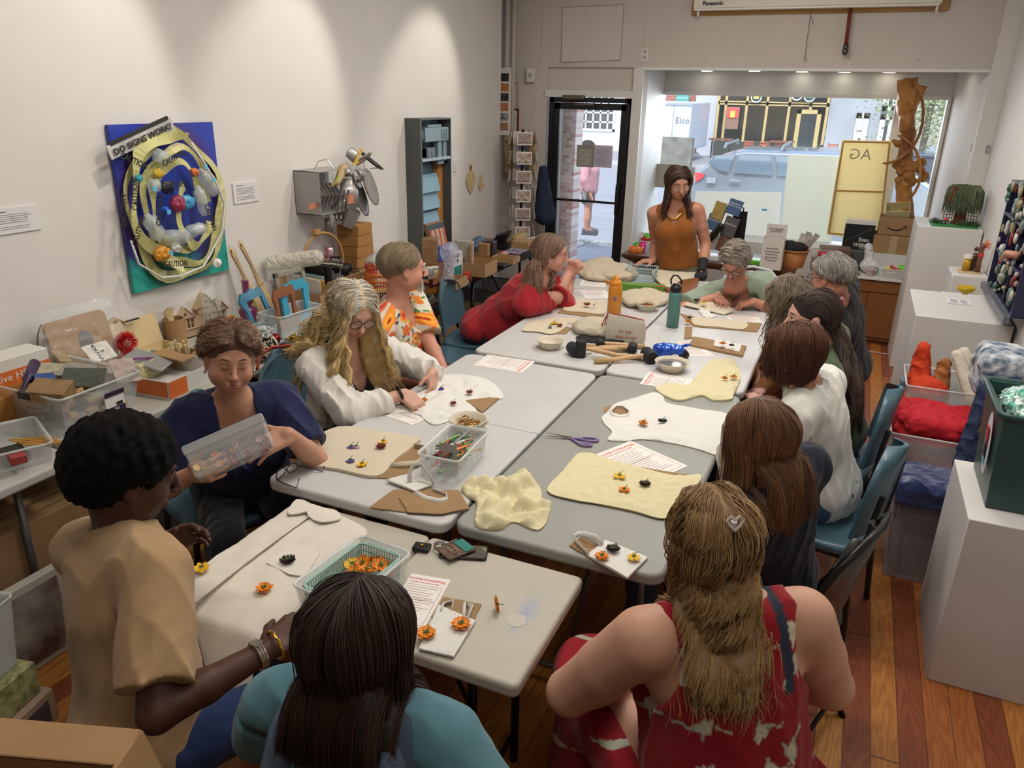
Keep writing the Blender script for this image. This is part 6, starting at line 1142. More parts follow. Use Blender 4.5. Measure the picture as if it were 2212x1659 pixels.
PE['afro']=p=person('man with short black afro in beige t-shirt, wristwatch and bracelet, at left front',(-1.41,.95,.54),72,W_(262,1155,z=1.02),W_(278,1018,z=1.17),58,18,0,sex='m',fat=1.03,skin='4e3226',h=.0055,wr=W_(585,1400,z=.82),wl=W_(340,1190,z=.9),elb_r=(.5,-.9,-.9),elb_l=(-.6,.2,-.8),sh_az=78,hs=1.06,hr=dict(d=(.05,1,.1),n=(-.2,0,-1),curl=.4),hl=dict(d=(.55,.6,.35),n=(.7,-.5,-.2),curl=.45,thumb=.6),shirt=dict(col='a98c68',sleeve=.82,neck='crew',fold=.006,ff=15,loose=.02,hem=-.16),pants=dict(col='24365e'),armf=1.05,arm_len=1.06)
face_parts(p.hd,p.root,p.org,hair='120e0c',lips='5a3430')
def afro():
 hc=hp(p.hd,0,-.022,.045);prm=[el(hc,np.array([.1,.118,.098])*p.hd.s,p.hd.M,.02),el(hp(p.hd,0,-.06,.0),np.array([.09,.085,.085])*p.hd.s,p.hd.M,.03),sub(el(hp(p.hd,0,.11,-.02),np.array([.09,.075,.075]),p.hd.M,.01))]
 for s in(-1,1):prm.append(sub(el(hp(p.hd,s*.09,.02,-.04),np.array([.03,.04,.045]),p.hd.M,.008)))
 V,F=volume(prm,.0045,lambda D,X,Y,Z:D+.003*vnoise(X,Y,Z,160,3,6)+.0025*vnoise(X,Y,Z,330,5,6),0);me=arr_mesh('hair',V-p.org,F,True,np.tile(srgb('0e0c0b'),(len(V),1)))
 link('hair',me,vmat('afro_hair',.85,1.,400,spec=.15),p.root)
afro()
a=p.W['r'];d=nrm(p.W['r']-p.E['r']);q=frame(d)
ring=lambda off,r_,n=28:[tuple(a+d*off+(q[0]*math.cos(t)+q[2]*math.sin(t))*r_-p.org)for t in np.linspace(0,2*PI,n)]
m=MB()
for k in(-.006,0,.006):m.tube(ring(-.03+k,.034),.0035,5,caps=False)
m.box(tuple(a-d*.03+q[2]*.033-p.org),(.022,.022,.007));m.build('wristwatch',mat('silver'),p.root,smooth=False)
m=MB();m.tube([tuple(Vector(v)+Vector((0,0,.0)))for v in ring(.012,.034)],.004,6,caps=False);m.tube([tuple(a+d*(.012+.0025*math.sin(t*9))+(q[0]*math.cos(t)+q[2]*math.sin(t))*.037-p.org)for t in np.linspace(0,2*PI,120)],.0025,5,caps=False);m.build('bracelet',mat('brass'),p.root,smooth=True)
def painted(name,fn):
 m=bpy.data.materials.new(name);nt,N,L,b=nodes_of(m);tc=N.new('ShaderNodeTexCoord');sp=N.new('ShaderNodeSeparateXYZ');L.new(tc.outputs['Object'],sp.inputs[0]);fn(N,L,b,tc,sp);b.inputs['Roughness'].default_value=.45;return m
def pf(N,L,b,tc,sp):
 nz=N.new('ShaderNodeTexNoise');nz.inputs['Scale'].default_value=4;L.new(tc.outputs['Object'],nz.inputs[0]);m1=N.new('ShaderNodeMath');m1.operation='MULTIPLY_ADD';L.new(nz.outputs['Fac'],m1.inputs[0]);m1.inputs[1].default_value=.35;L.new(sp.outputs[2],m1.inputs[2])
 rp=N.new('ShaderNodeValToRGB');e=rp.color_ramp.elements;e[0].position=.0;e[0].color=(*srgb('2aa898'),1);e[1].position=.62;e[1].color=(*srgb('2a3fa8'),1);q=e.new(.12);q.color=(*srgb('2a9a94'),1);q=e.new(.2);q.color=(*srgb('2c2f78'),1);q=e.new(.4);q.color=(*srgb('263a9c'),1)
 ma=N.new('ShaderNodeMath');ma.operation='ADD';L.new(m1.outputs[0],ma.inputs[0]);ma.inputs[1].default_value=.22;L.new(ma.outputs[0],rp.inputs[0])
 mp=N.new('ShaderNodeMapping');mp.inputs['Scale'].default_value=(0,1.25,1);L.new(tc.outputs['Object'],mp.inputs[0]);ln=N.new('ShaderNodeVectorMath');ln.operation='LENGTH';L.new(mp.outputs[0],ln.inputs[0]);r2=N.new('ShaderNodeValToRGB');e=r2.color_ramp.elements;e[0].position=.3;e[0].color=(0,0,0,1);e[1].position=.46;e[1].color=(0,0,0,1);q=e.new(.38);q.color=(.8,.8,.8,1);L.new(ln.outputs['Value'],r2.inputs[0])
 mx=N.new('ShaderNodeMix');mx.data_type='RGBA';L.new(r2.outputs[0],mx.inputs[0]);L.new(rp.outputs[0],mx.inputs[6]);mx.inputs[7].default_value=(*srgb('4a1f52'),1);L.new(mx.outputs[2],b.inputs['Base Color'])
q=[P(a,b,x=XL+.03)for a,b in((238,268),(462,265),(492,582),(288,636))];c=sum(q,Vector())/4;w_,h_=(q[1].y+q[2].y-q[0].y-q[3].y)/4,(q[0].z+q[1].z-q[2].z-q[3].z)/4
art=thing('assemblage_painting','blue and teal painting with coiled yellow tape, bottles and DO SIGNS WORK plate','painting',(XL,c.y,c.z));MB().b2((.006,-w_,-h_),(.03,w_,h_)).build('board',painted('ocean_paint',pf),art)
L_=lambda a,b,d=.06:Vector(P(a,b,x=XL+d))-Vector((XL,c.y,c.z))
yel=mat('caution_yellow','c8c486',.35,noise_amt=.15,nscale=12);rnd=random.Random(2);m=MB()
for k,(rx,ry,dy,dz,a0,a1,wd)in enumerate([(.31,.37,0,-.01,0,6.3,.032),(.25,.3,.02,-.02,.3,6.0,.03),(.17,.22,-.02,0,0,5.2,.034),(.29,.33,-.02,.03,1.2,4.6,.036),(.1,.16,.05,-.05,2,6,.03)]):
 n=44;vs=[];
 for i in range(n):a=a0+(a1-a0)*i/(n-1);f=1+.06*math.sin(a*5+k);tw=math.sin(a*4+k*2)*.8;ww=wd*(.7+.3*math.cos(a*3));y,z=dy+rx*f*math.cos(a),dz+ry*f*math.sin(a);vs+=[(.055+.012*k+ww*math.sin(tw)*.6,y-ww*math.cos(a),z-ww*math.sin(a)),(.055+.012*k-ww*math.sin(tw)*.6,y+ww*math.cos(a),z+ww*math.sin(a))]
 m.add(vs,[(2*i,2*i+1,2*i+3,2*i+2)for i in range(n-1)])
o=m.build('caution_tape',yel,art);md=o.modifiers.new('s','SOLIDIFY');md.thickness=.002
for px,py,r_,s in((290,348,-25,'CAUTION'),(375,342,20,'CAUTION'),(268,455,80,'CAUTION'),(300,500,62,'CAUTION'),(380,570,-8,'CAUTION'),(455,470,-75,'CAUTION'),(375,400,0,'CAUTION'),(345,455,75,'CAUTION'),(292,420,80,'CAUTION')):
 v=L_(px,py,.15);text('lettering',s,.042,mat('ink_dark'),art,tuple(v),(PI/2,R(-r_),PI/2),bold=.001,sx=.8)
plq=mat('bottle_plastic','cdd6d8',.08,alpha=.45,spec=1.)
for i,(a,b,e_,f_,r_)in enumerate(((330,333,362,342,.035),(315,462,348,515,.04),(352,515,405,510,.042),(425,400,445,465,.032),(430,365,465,420,.034),(318,402,345,400,.034),(400,505,440,490,.035))):
 p0,p1=L_(a,b,.1),L_(e_,f_,.12);d=p1-p0;MB().tube([tuple(p0+d*t)for t in(0,.03,.12,.2,.5,.55,.8,.85,1)],[.012,.014,.02,r_,r_,r_*.88,r_,r_*.9,r_*.7],12).build('plastic_bottle',plq,art,smooth=True)
for px,py,col,r_ in((405,437,'3a8fb8',.045),(385,440,'8a2a4a',.05),(362,405,'1c2230',.04),(342,375,'c9a83a',.03),(350,548,'c8882a',.05),(380,535,'d8d8d2',.03),(300,385,'3aa0b0',.02),(395,505,'8a6a48',.02),(420,372,'c8703a',.025),(468,568,'dcdcd8',.03),(355,452,'2a5ad0',.02),(430,495,'e0e0de',.03)):
 v=L_(px,py,.11);vobj('crumpled_wrapper',[el(tuple(v),(.02,r_,r_*.8),None,.01)],mat('wrap_'+col,col,.3),col,art,(0,0,0),.006,folds(.008,50,px,(1,1,1)),0)
for px,py in((334,408),(365,458),(370,546),(462,388),(445,360)):v=L_(px,py,.16);MB().box(tuple(v),(.003,.022,.022)).build('price_tag',mat('tag_blue','5ab0d8',.5),art)
hp_=[L_(*p,.09)for p in((413,308),(440,350),(470,400),(485,440),(480,500),(440,575),(390,596),(350,600),(300,570),(283,520))];MB().tube([tuple(v)for v in hp_],.006,6).build('white_hoop',mat('white_plastic','d8d8d8',.4),art,smooth=True)
q=[L_(a,b,.08)for a,b in((240,348),(376,282),(368,246),(230,318))];d=(q[1]-q[0]);ang=math.atan2(d.z,d.y);cs=sum(q,Vector())/4;sg=MB();sw_,sh_=d.length/2,(q[3]-q[0]).length/2;ps=thing('sign','x','s');bpy.data.objects.remove(ps)
MB().at(tuple(cs),(ang,0,0)).box((0,0,0),(.008,sw_*2,sh_*2)).build('sign_plate',mat('dirty_white','c9c9c6',.5,noise_amt=.35,nscale=14),art);MB().at(tuple(cs+Vector((.005,-.01,sh_*1.05))),(ang,0,0)).box((0,0,0),(.006,sw_*1.8,.018)).build('dark_strip',mat('ink_dark'),art)
tx=text('lettering','DO SIGNS WORK?',sh_*1.25,mat('ink_dark'),art,tuple(cs+Vector((.012,0,-.006))),(PI/2,-ang,PI/2),bold=.0012);tx.scale.x=sw_*1.8/tx.dimensions.x
v0=P(650,415,x=XL);t=thing('kitchen_assemblage','grey tin box with fanned pans, forks, spoons and cutlery bursting out','artwork',(XL,v0.y,v0.z));L_=lambda a,b,d=.1:Vector(P(a,b,x=XL+d))-t.location;tin=mat('grey_tin','a3a09e',.35,.5);tin2=mat('dull_tin','77716f',.4,.4)
a,b_=L_(660,370,.1),L_(655,466,.1);e_=L_(735,375,.1);wd=e_.y-a.y;hh=a.z-b_.z;m=MB();th=.004
for bx_ in(((.0,a.y,b_.z),(.2,a.y+th,a.z)),((.0,a.y,a.z-th),(.2,a.y+wd,a.z)),((.0,a.y,b_.z),(.2,a.y+wd,b_.z+th)),((0,a.y,b_.z),(th,a.y+wd,a.z))):m.b2(*bx_)
m.build('tin_box',tin,t);MB().tube([tuple(L_(*p,.12))for p in((678,366),(688,348),(706,344),(712,352),(722,366))],.003,5).build('wire_handle',mat('silver'),t)
for i in range(7):m=MB();p0=L_(672+i*8,395,.12);m.tube([tuple(p0),tuple(p0+Vector((.03,.03,-.08))),tuple(p0+Vector((.0,.01,-.16)))],[.008,.014,.006],6).build('utensil_handle',tin2,t)
v=L_(678,445,.17);MB().box(tuple(v),(.003,.1,.035)).build('copper_label',mat('copper_label','b97a5c',.6),t);v=L_(757,430,.2);MB().box(tuple(v),(.003,.09,.06)).build('copper_label',mat('copper_label'),t)
for(a0,b0,a1,b1,w0,w1,d0)in((728,435,748,470,.05,.07,.12),(750,385,760,450,.05,.06,.16),(775,350,800,335,.05,.05,.14),(755,345,770,325,.035,.05,.12)):
 p,q_=L_(a0,b0,d0),L_(a1,b1,d0+.03);MB().tube([tuple(p),tuple(p.lerp(q_,.5)),tuple(q_)],[w0,w1,w1*.7],10,flat=.12).build('spatula',tin,t,smooth=True)
for i in range(3):p,q_=L_(735+i*9,410,.2),L_(726+i*9,478,.2);MB().tube([tuple(p),tuple(p.lerp(q_,.8)),tuple(q_.lerp(p,.08)),tuple(q_)],[.006,.005,.014,.004],6,flat=.5).build('fork',mat('steel_dark','55504e',.3,.7),t)
for i in range(3):p,q_=L_(728+i*10,462,.19),L_(724+i*11,482+i,.19);MB().tube([tuple(p),tuple(p.lerp(q_,.7)),tuple(q_)],[.005,.005,.018],6,flat=.5).build('spoon',mat('silver'),t,smooth=True)
def disc(nm,px,py,d,ry,rz_,mt_,tilt=.3,ridge=False):
 v=L_(px,py,d);MB().at(tuple(v),(0,PI/2-tilt,tilt*.6)).lathe([(0.001,0),(.8,0),(1.,.012),(1.,.02),(.78,.006),(0.001,.004)],24,caps=False,sx=rz_,sy=ry).build(nm,mt_,t,smooth=True)
disc('grill_plate',797,405,.2,.085,.13,mat('waffle_iron','9a9490',.5,noise_amt=.4,nscale=60));disc('tray',775,425,.17,.08,.14,tin2);disc('lid',768,388,.19,.04,.06,tin);disc('pan',800,350,.16,.05,.1,mat('steel_dark'),.9)
v=L_(752,462,.2);MB().at(tuple(L_(757,470,.22)),(0,.5,.2)).lathe([(.045,-.06),(.05,.06),(.046,.06),(.042,-.05)],20,caps=False).cyl((0,0,-.06),.045,.006).build('slotted_cup',tin,t,smooth=False)
for a0,b0,a1,b1 in((762,358,780,320),(766,356,783,324),(770,356,797,330),(702,463,714,470)):MB().seg(tuple(L_(a0,b0,.15)),tuple(L_(a1,b1,.17)),.005,6).build('skewer',mat('brass'),t)
vobj('bird_figure',[rc(tuple(L_(742,365,.2)),tuple(L_(728,395,.22)),.035,.02,.02),rc(tuple(L_(728,392,.22)),tuple(L_(712,405,.2)),.016,.004,.01)],mat('bird_coral','b88a70',.5,noise_amt=.6,nscale=25,col2='8a9a4a'),'b88a70',t,(0,0,0),.006);vobj('foil_bundle',[el(tuple(L_(775,378,.2)),(.04,.05,.04),None,.02),el(tuple(L_(752,372,.23)),(.03,.05,.025),None,.02)],tin,'a0a0a0',t,(0,0,0),.006,folds(.012,40,3,(1,1,1)),0)
MB().tube([tuple(L_(706,472,.12)),tuple(L_(708,488,.12)),tuple(L_(711,500,.12)),tuple(L_(712,508,.12))],[.016,.02,.026,.01],8).build('hanging_figure',tin2,t,smooth=True);MB().tube([tuple(L_(800,364,.2)),tuple(L_(822,362,.2))],.004,4).build('bracket_arm',tin2,t)
y0,y1,zt_,ym=P(877,255,x=XL+.0).y,P(972,257,x=XL+.13).y,P(877,255,x=XL).z,P(905,257,x=XL+.13).y
t=thing('locker_artwork','tall grey metal cabinet artwork with orange side, blue insides and grey toy gun','artwork',(XL,(y0+y1)/2,.95));hw=(y1-y0)/2;zz_=zt_-.95;lk=mat('locker_grey','5a605e',.45,.4);bl=mat('slate_blue','5a7486',.6,noise_amt=.2,nscale=6);og=mat('fibreboard','b07a3e',.7)
ya=P(904,257,x=XL+.12).y-t.location.y;m=MB()
for s in(((0,-hw,-.3),(.13,-hw+.012,zz_)),((0,ya-.01,-.3),(.14,ya+.012,zz_)),((0,hw-.012,-.3),(.14,hw,zz_)),((0,-hw,zz_-.012),(.14,hw,zz_))):m.b2(*s)
m.build('cabinet_frame',lk,t);MB().b2((.012,-hw-.003,-.3),(.118,-hw,zz_-.02)).build('side_panel',og,t);MB().b2((.0,ya+.012,-.3),(.02,hw-.012,zz_-.012)).build('back_panel',bl,t)
zs=P(940,343,x=XL+.12).z-.95;MB().b2((.0,ya,zs-.01),(.14,hw,zs+.01)).build('shelf',mat('pale_metal','a8b4b8',.4,.3),t);MB().b2((.02,hw-.1,-.3),(.06,hw-.012,zs-.02)).build('door_edge',og,t)
for i,py in enumerate((395,432,475)):z_=P(935,py,x=XL+.08).z-.95;MB().at((.07,(ya+hw)/2-.04,z_),(0,-.25,0)).box((0,0,0),(.014,(hw-ya)*.72,.15)).build('folded_panel',mat('pale_blue','86a8bc',.6,noise_amt=.1,nscale=8),t,bevel=.004)
v=P(935,302,x=XL+.08)-t.location;gm=mat('gun_grey','7d9098',.4,.2);m=MB();m.T=Matrix.Translation(v-Vector((0,0,.01)))@Matrix.Scale(1.55,4);m.b2((-.02,-.13,0),(.03,.12,.07)).b2((-.01,-.14,.015),(.02,-.1,.055)).b2((-.01,.02,-.1),(.02,.06,0)).b2((-.01,-.1,-.08),(.02,-.02,-.03)).b2((-.015,-.08,.07),(.02,.06,.085)).b2((-.01,.08,-.12),(.02,.12,0)).b2((-.01,.02,-.12),(.02,.12,-.1))
for i in range(6):m.b2((-.015,-.1+i*.014,-.085),(.025,-.092+i*.014,-.03))
for i in range(4):m.b2((.03,.04+i*.018,.01),(.035,.05+i*.018,.06))
m.build('toy_gun',gm,t,bevel=.004)
for(pts,lb)in(([(1017,368),(1024,372),(1027,388),(1024,405),(1017,420),(1010,405),(1007,388),(1010,374)],'pale wooden leaf-shaped cutout hanging on the left wall'),([(1038,378),(1041,395),(1046,400),(1042,408),(1036,412),(1034,400)],'small pale wooden cutout right of the leaf shape')):
 q=[P(a,b,x=XL+.01)for a,b in pts];c=sum(q,Vector())/len(q);t=thing('leaf_cutout',lb,'ornament',tuple(c));m=MB();m.T=Matrix.Rotation(PI/2,4,'Z')@Matrix.Rotation(PI/2,4,'X');m.prism([(p.y-c.y,p.z-c.z)for p in q],-.004,.004);m.build('leaf',mat('pale_wood','cdb98c',.5,noise_amt=.12,nscale=6),t);MB().b2((-.003,-.012,.09 if 'leaf-' in lb else .05),(.003,.012,.14 if 'leaf-' in lb else .07)).seg((0,0,.05),(0,0,.1),.002,4).build('tag',mat('brass'),t)
kb=mat('kraft_box','a5825a',.8,noise_amt=.1,nscale=8);kd=mat('kraft_box_dark','8a6c4a',.8);wb=mat('white_board','cfccc6',.7)
def item(nm,lb,cat,px,py,rz=0,z=TZ+.001,grp=None,xy=None):
 v=P(px,py,z=z)if xy is None else Vector((*xy,z));return thing(nm,lb,cat,(v.x,v.y,z),R(rz),grp)
def obox(lb,px,py,w,d,h,rz=0,m=None,flaps=True,z=TZ+.001,grp=None,xy=None,tilt=1.0):
 t=item('cardboard_box',lb,'box',px,py,rz,z,grp,xy);MB().wallbox((0,0,0),(w,d,h),.005,tilt).build('box',m or kb,t)
 if flaps:
  for s in(-1,1):MB().at((s*w/2,0,h),(0,s*R(35),0)).box((0,0,.05),(.004,d*.98,.1)).build('flap',m or kb,t)
 return t
def cbox(lb,px,py,w,d,h,rz=0,m=None,z=TZ+.001,nm='box',cat='box',grp=None,xy=None):t=item(nm,lb,cat,px,py,rz,z,grp,xy);MB().box((0,0,h/2),(w,d,h)).build('body',m or kb,t,bevel=.003);return t
t=cbox('white lamp carton with orange CreativeHD band, at the left edge',60,800,.13,.36,.25,0,wb,xy=(-3.13,1.86));MB().b2((.0655,-.181,.14),(.067,.181,.2)).b2((-.066,-.1815,.14),(.067,-.18,.2)).build('orange_band',mat('band_orange','cf6a30',.5),t);text('lettering','Creative HD',.045,mat('paper_white'),t,(.068,-.03,.172),(PI/2,0,PI/2));text('lettering','OttLite',.035,inkg,t,(.068,.1,.115),(PI/2,0,PI/2))
MB().b2((.066,-.13,.03),(.068,.0,.06)).build('photo',mat('photo_49413e','49413e',.5),t);MB().b2((.066,-.14,.075),(.068,.02,.1)).build('lamp_picture',mat('bar_white'),t)
BX,BY=-2.965,1.965
big=clear_bin('large clear storage bin full of wooden rubber stamps',BX,BY,TZ+.001,.6,.37,.17,0,tap=.88,al=.22,name='storage_bin');MB().box((.302,.05,.12),(.006,.09,.02),rot=(0,.3,0)).build('latch',mat('purple_plastic','3a2548',.4),big);MB().box((.296,.05,.07),(.003,.09,.07)).build('label',mat('paper_white'),big);MB().box((.298,.05,.05),(.003,.09,.02)).build('label_band',mat('purple_plastic'),big);text('lettering','SOLIMO',.014,mat('paper_white'),big,(.3,.04,.05),(PI/2,0,PI/2));MB().box((.299,.07,.07),(.001,.03,.014)).build('barcode',mat('ink_dark'),big)
rnd=random.Random(11);bw=mat('stamp_maple','c3a070',.6,noise_amt=.15,nscale=20);sc_=[mat('stamp_'+c_,c_,.5)for c_ in('a08060','7a5a40','b89a68')]
for i in range(64):
 lv=i//16;x=BX+rnd.uniform(-.24,.24);y=BY+rnd.uniform(-.14,.14);a=rnd.uniform(0,3.1);w_,d_=rnd.uniform(.03,.085),rnd.uniform(.02,.05)
 t=thing('rubber_stamp','wooden rubber stamp block in the large clear bin','stamp',(x,y,TZ+.02+lv*.034+rnd.uniform(0,.01)),group='rubber stamps in the clear bin',rot=(rnd.uniform(-.3,.3),rnd.uniform(-.3,.3),a));MB().box((0,0,0),(w_,d_,.022)).build('block',[bw,bw,sc_[i%3]][i%3],t,bevel=.002);MB().box((0,0,-.013),(w_*.9,d_*.9,.004)).build('rubber',mat('rubber_'+['8a3a34','3a3a3c','b0584a'][i%3],['8a3a34','3a3a3c','b0584a'][i%3],.6),t)
 if lv==3:MB().box((0,0,.0115),(w_*.6,d_*.5,.0006)).build('printed_picture',mat('ink_brown','5a4028',.8,noise_amt=.6,nscale=180,col2='c3a070'),t)
for(px,py,w_,d_,h_,col,lb,rx)in((98,832,.07,.09,.05,'3a5a9c','blue block among the stamps',.5),(118,800,.14,.1,.003,'b0a890','pale plastic sleeve on top of stamps',.3),(180,815,.16,.12,.004,'4a5044','dark green photo card in the stamp bin',.35),(165,800,.13,.11,.004,'9a948a','black and clear stamp packet near the middle',.2),(130,770,.18,.05,.02,'a89474','long tan stamp block at the back of the bin',-.2),(270,800,.1,.13,.004,'b9a6a0','yellow-flowered stamp packet at right end of bin',.6),(60,850,.05,.05,.03,'26262a','round black ink pad in the stamp bin',.1),(110,845,.14,.1,.05,'9a7a50','brown kraft carton among the stamps',.25),(215,760,.16,.09,.004,'d8d6d0','white card with black capital letters behind the bin',.9)):
 v=P(px,py,z=TZ+.175);t=thing('craft_packet',lb,'packet',tuple(v),rot=(rx,.1,rx*2));MB().box((0,0,0),(w_,d_,h_)).build('packet',mat('pk_'+col,col,.4,noise_amt=.3,nscale=30),t,bevel=.001)
 if 'capital' in lb:text('lettering','VWXR\nS',.03,mat('ink_dark'),t,(0,0,.003),(0,0,PI/2))
v0,v1=P(48,845,z=TZ+.18),P(75,785,z=TZ+.23);MB().tube([tuple(v0),tuple(v0.lerp(v1,.35)),tuple(v0.lerp(v1,.4)),tuple(v1)],[.009,.012,.02,.022],12).build('glue_tube',mat('purple_plastic'),smooth=True,label='purple and white glue tube standing in the stamp bin',cat='tube')
t=clear_bin('round-cornered clear tub with pencils on the left corner table',*P(35,985,z=TZ)[:2],TZ+.001,.3,.2,.08,R(-25),name='plastic_tub',al=.3)
for i in range(5):v=P(20+i*8,950+i*3,z=TZ+.05);MB().seg(tuple(v),tuple(v+Vector((.13,.07,.01))),.004,6).build('pencil',mat('pencil_yellow','c89a4a',.5),label='tan pencil in the tub on the left corner table',cat='pencil',group='pencils in the left tub')
cbox('dark cards stack inside the left tub',28,990,.12,.09,.03,-20,mat('ink_dark'),z=TZ+.012);cbox('small red box inside the left tub',40,998,.05,.05,.03,-20,mat('ink_brick'),z=TZ+.045);cbox('brown and white box tilted behind the left tub',18,915,.12,.3,.14,15,mat('amber_box','a06a2c',.6),z=TZ+.001)
for i in range(4):t=cbox('brown frame edge, %s of four stacked under the left tables'%('front','second','third','rearmost')[i],0,0,.05,.62,.5,0,kd,z=.002,xy=(-2.66-i*.075,1.6),nm='picture_frame',cat='frame',grp=None)
t=cbox('white framed picture leaning under the left table',0,0,.04,.5,.36,0,mat('frame_offwhite','b5b0a8',.5),z=.002,xy=(-2.52,1.3),nm='picture_frame',cat='frame');MB().b2((.021,-.22,.03),(.023,.22,.33)).build('print',mat('drawing_print','9a968c',.6,noise_amt=.5,nscale=9,col2='5a4038'),t)
clear_bin('hazy plastic bin of papers on the floor at left',-2.42,.98,.25,.42,.4,.26,.25,name='storage_bin',al=.35);t=cbox('green leaf-patterned box on the floor at the left edge',0,0,.45,.42,.12,12,mat('leaf_box','6a6a40',.7,noise_amt=.5,nscale=30,col2='a8a87a'),z=.13,xy=(-2.42,.98));t=cbox('pink-brown photo storage box on the floor under the bin',0,0,.5,.46,.125,12,mat('photo_box','9a8472',.7),z=.001,xy=(-2.42,.98))
for k in range(3):MB().b2((.251,-.2+k*.14,.015),(.253,-.08+k*.14,.1)).build('photo_panel',mat('photo_5b%d'%k,('5a4a4c','7a5048','4a4448')[k],.5,noise_amt=.4,nscale=20),t)
rnd=random.Random(21)
for i in range(12):v=Vector((-2.42+rnd.uniform(-.14,.14),.98+rnd.uniform(-.14,.14),.42+i*.01));t=thing('printed_card','white printed card spilling from the floor bin','card',tuple(v),group='cards in the floor bin',rot=(rnd.uniform(-.4,.4),rnd.uniform(-.4,.4),rnd.uniform(0,3)));MB().box((0,0,0),(.11,.08,.001)).build('card',mat('card_print','d8d6d2',.6,noise_amt=.5,nscale=40,col2='4a4644'),t)
t=item('kraft_shape','brown board cutout with oval hole wrapped in clear plastic','board',165,745,xy=(-3.12,2.3));t.rotation_euler=(0,R(-14),0);sheet('board',[(-.0,0)],0,0,kb,t)if False else None
m=MB();m.T=Matrix.Rotation(PI/2,4,'Z')@Matrix.Rotation(PI/2,4,'X');m.prism(rrect(-.17,0,.14,.32,.03),-.02,0);m.build('board',kb,t);m=MB();m.T=Matrix.Rotation(PI/2,4,'Z')@Matrix.Rotation(PI/2,4,'X');m.prism(circ(-.0,.2,.035,20,.05),.0005,.003).mt(0);m.build('oval_hole',mat('dull_tin'),t);m=MB();m.T=Matrix.Rotation(PI/2,4,'Z')@Matrix.Rotation(PI/2,4,'X');m.tube([(-.1+.13*math.cos(a),.2+.15*math.sin(a),.002)for a in np.linspace(2.2,5.4,20)],.004,5);m.build('cut_line',mat('ink_brown2','5e452c',.8),t)
vobj('plastic_wrap',[bxp((0,-.01,.18),(.035,.2,.19),None,.02,.01)],mat('cling_film','e8ecec',.08,alpha=.16,spec=1.),'ffffff',t,(0,0,0),.012,folds(.014,26,3,(1,1,1)),0)
t=item('wooden_case','open pale wooden pencil case with raised lid','case',0,0,0,xy=(-3.17,2.62));MB().wallbox((0,0,0),(.14,.34,.05),.006).build('case',mat('pale_wood'),t);MB().at((-.07,0,.05),(0,R(-15),0)).box((0,0,.075),(.008,.34,.15)).build('lid',mat('pale_wood'),t);MB().b2((-.075,-.04,.2),(-.06,.04,.205)).build('catch',blackp,t)
def doll(lb,x,y,face,hatc,body,h=.16,fur=False,z=TZ+.001):
 t=thing('doll',lb,'doll',(x,y,z));vobj('robe',[rc((0,0,.03),(0,0,h*.55),.055,.03,.02),rc((0,-.02,h*.4),(.03,-.07,h*.25),.018,.012,.01),rc((0,.02,h*.4),(.03,.07,h*.25),.018,.012,.01)],mat('robe_'+body,body,.6,sheen=.4),body,t,(0,0,0),.006,folds(.006,40,2,(1,1,1)),0)
 m=MB();m.ball((.005,0,h*.72),.028,14);m.build('head',mat('porcelain_'+face,face,.4),t,smooth=True);m=MB();m.ball((.03,-.009,h*.74),.003,6).ball((.03,.009,h*.74),.003,6).build('eyes',blackp,t);MB().ball((.033,0,h*.68),.005,8,(.5,1.4,.6)).build('mouth',mat('ink_brick'),t)
 if fur:
  m=MB();rr=random.Random(4)
  for i in range(700):d=Vector((rr.gauss(-.35,1),rr.gauss(0,1),rr.gauss(.35,1))).normalized();p=Vector((0,0,h*.74))+d*.028;m.tube([tuple(p),tuple(p+d*rr.uniform(.02,.034))],[.0022,.0006],3,caps=False)
  m.build('fur_wig',mat('red_fur','c81e24',.8),t)
 else:m=MB();m.tube([(-.0,0,h*.78),(-.01,0,h*.95),(.0,.03,h*1.05),(.02,.06,h*.95),(.02,.07,h*.85)],[.034,.026,.016,.009,.008],10);m.build('hat',mat('hat_'+hatc,hatc,.4,.3 if hatc=='9a7a3a' else 0,noise_amt=.3,nscale=60),t,smooth=True)
 return t
doll('jester doll with gold hat and maroon costume',*P(250,780,z=TZ)[:2],'d8c8bc','9a7a3a','6a2a30',.2);doll('clown doll with fluffy bright red hair',*P(282,800,z=TZ)[:2],'d8b8a8','c81e24','b8242a',.19,True);doll('doll with cream ruff and black feather trim',*P(292,748,z=TZ)[:2],'d0c8bc','1c1c1c','a59a82',.22)
t=item('bead_bag','zip bag of cream beads with purple seal','bag',325,815);vobj('bag',[rc((-.0,-.04,.03),(0,.05,.03),.035,.03,.03),bxp((0,0,.06),(.03,.08,.03),None,.01,.02)],mat('bead_cream','c9c08e',.4,noise_amt=.3,nscale=90,coat=.6),'c9c08e',t,(0,0,0),.006,folds(.005,50,3,(1,1,1)),0);MB().tube([(0,-.09,.12),(.01,0,.1),(0,.09,.07)],.005,6).build('seal',mat('purple_seal','7a3a7a',.4),t)
t=obox('long shallow white tray with orange end, beside the stamp bin',0,0,.42,.34,.085,4,wb,False,xy=(-2.86,2.42));MB().b2((.2,-.171,.01),(.0,-.17,.08)).b2((.211,-.17,.005),(.212,-.06,.082)).build('orange_panel',mat('band_orange'),t)
t=item('fabric_pouch','black and silver pouches lying in the white tray','pouch',0,0,0,TZ+.09,xy=(-2.95,2.44));MB().at((0,0,0),(.1,.25,.3)).box((0,0,0),(.2,.12,.012)).build('pouch',mat('foil_grey','a8a8a6',.3,.4),t,bevel=.004);MB().at((.05,.1,.0),(0,.1,.1)).box((0,0,0),(.18,.08,.008)).build('kraft_sheet',kb,t)
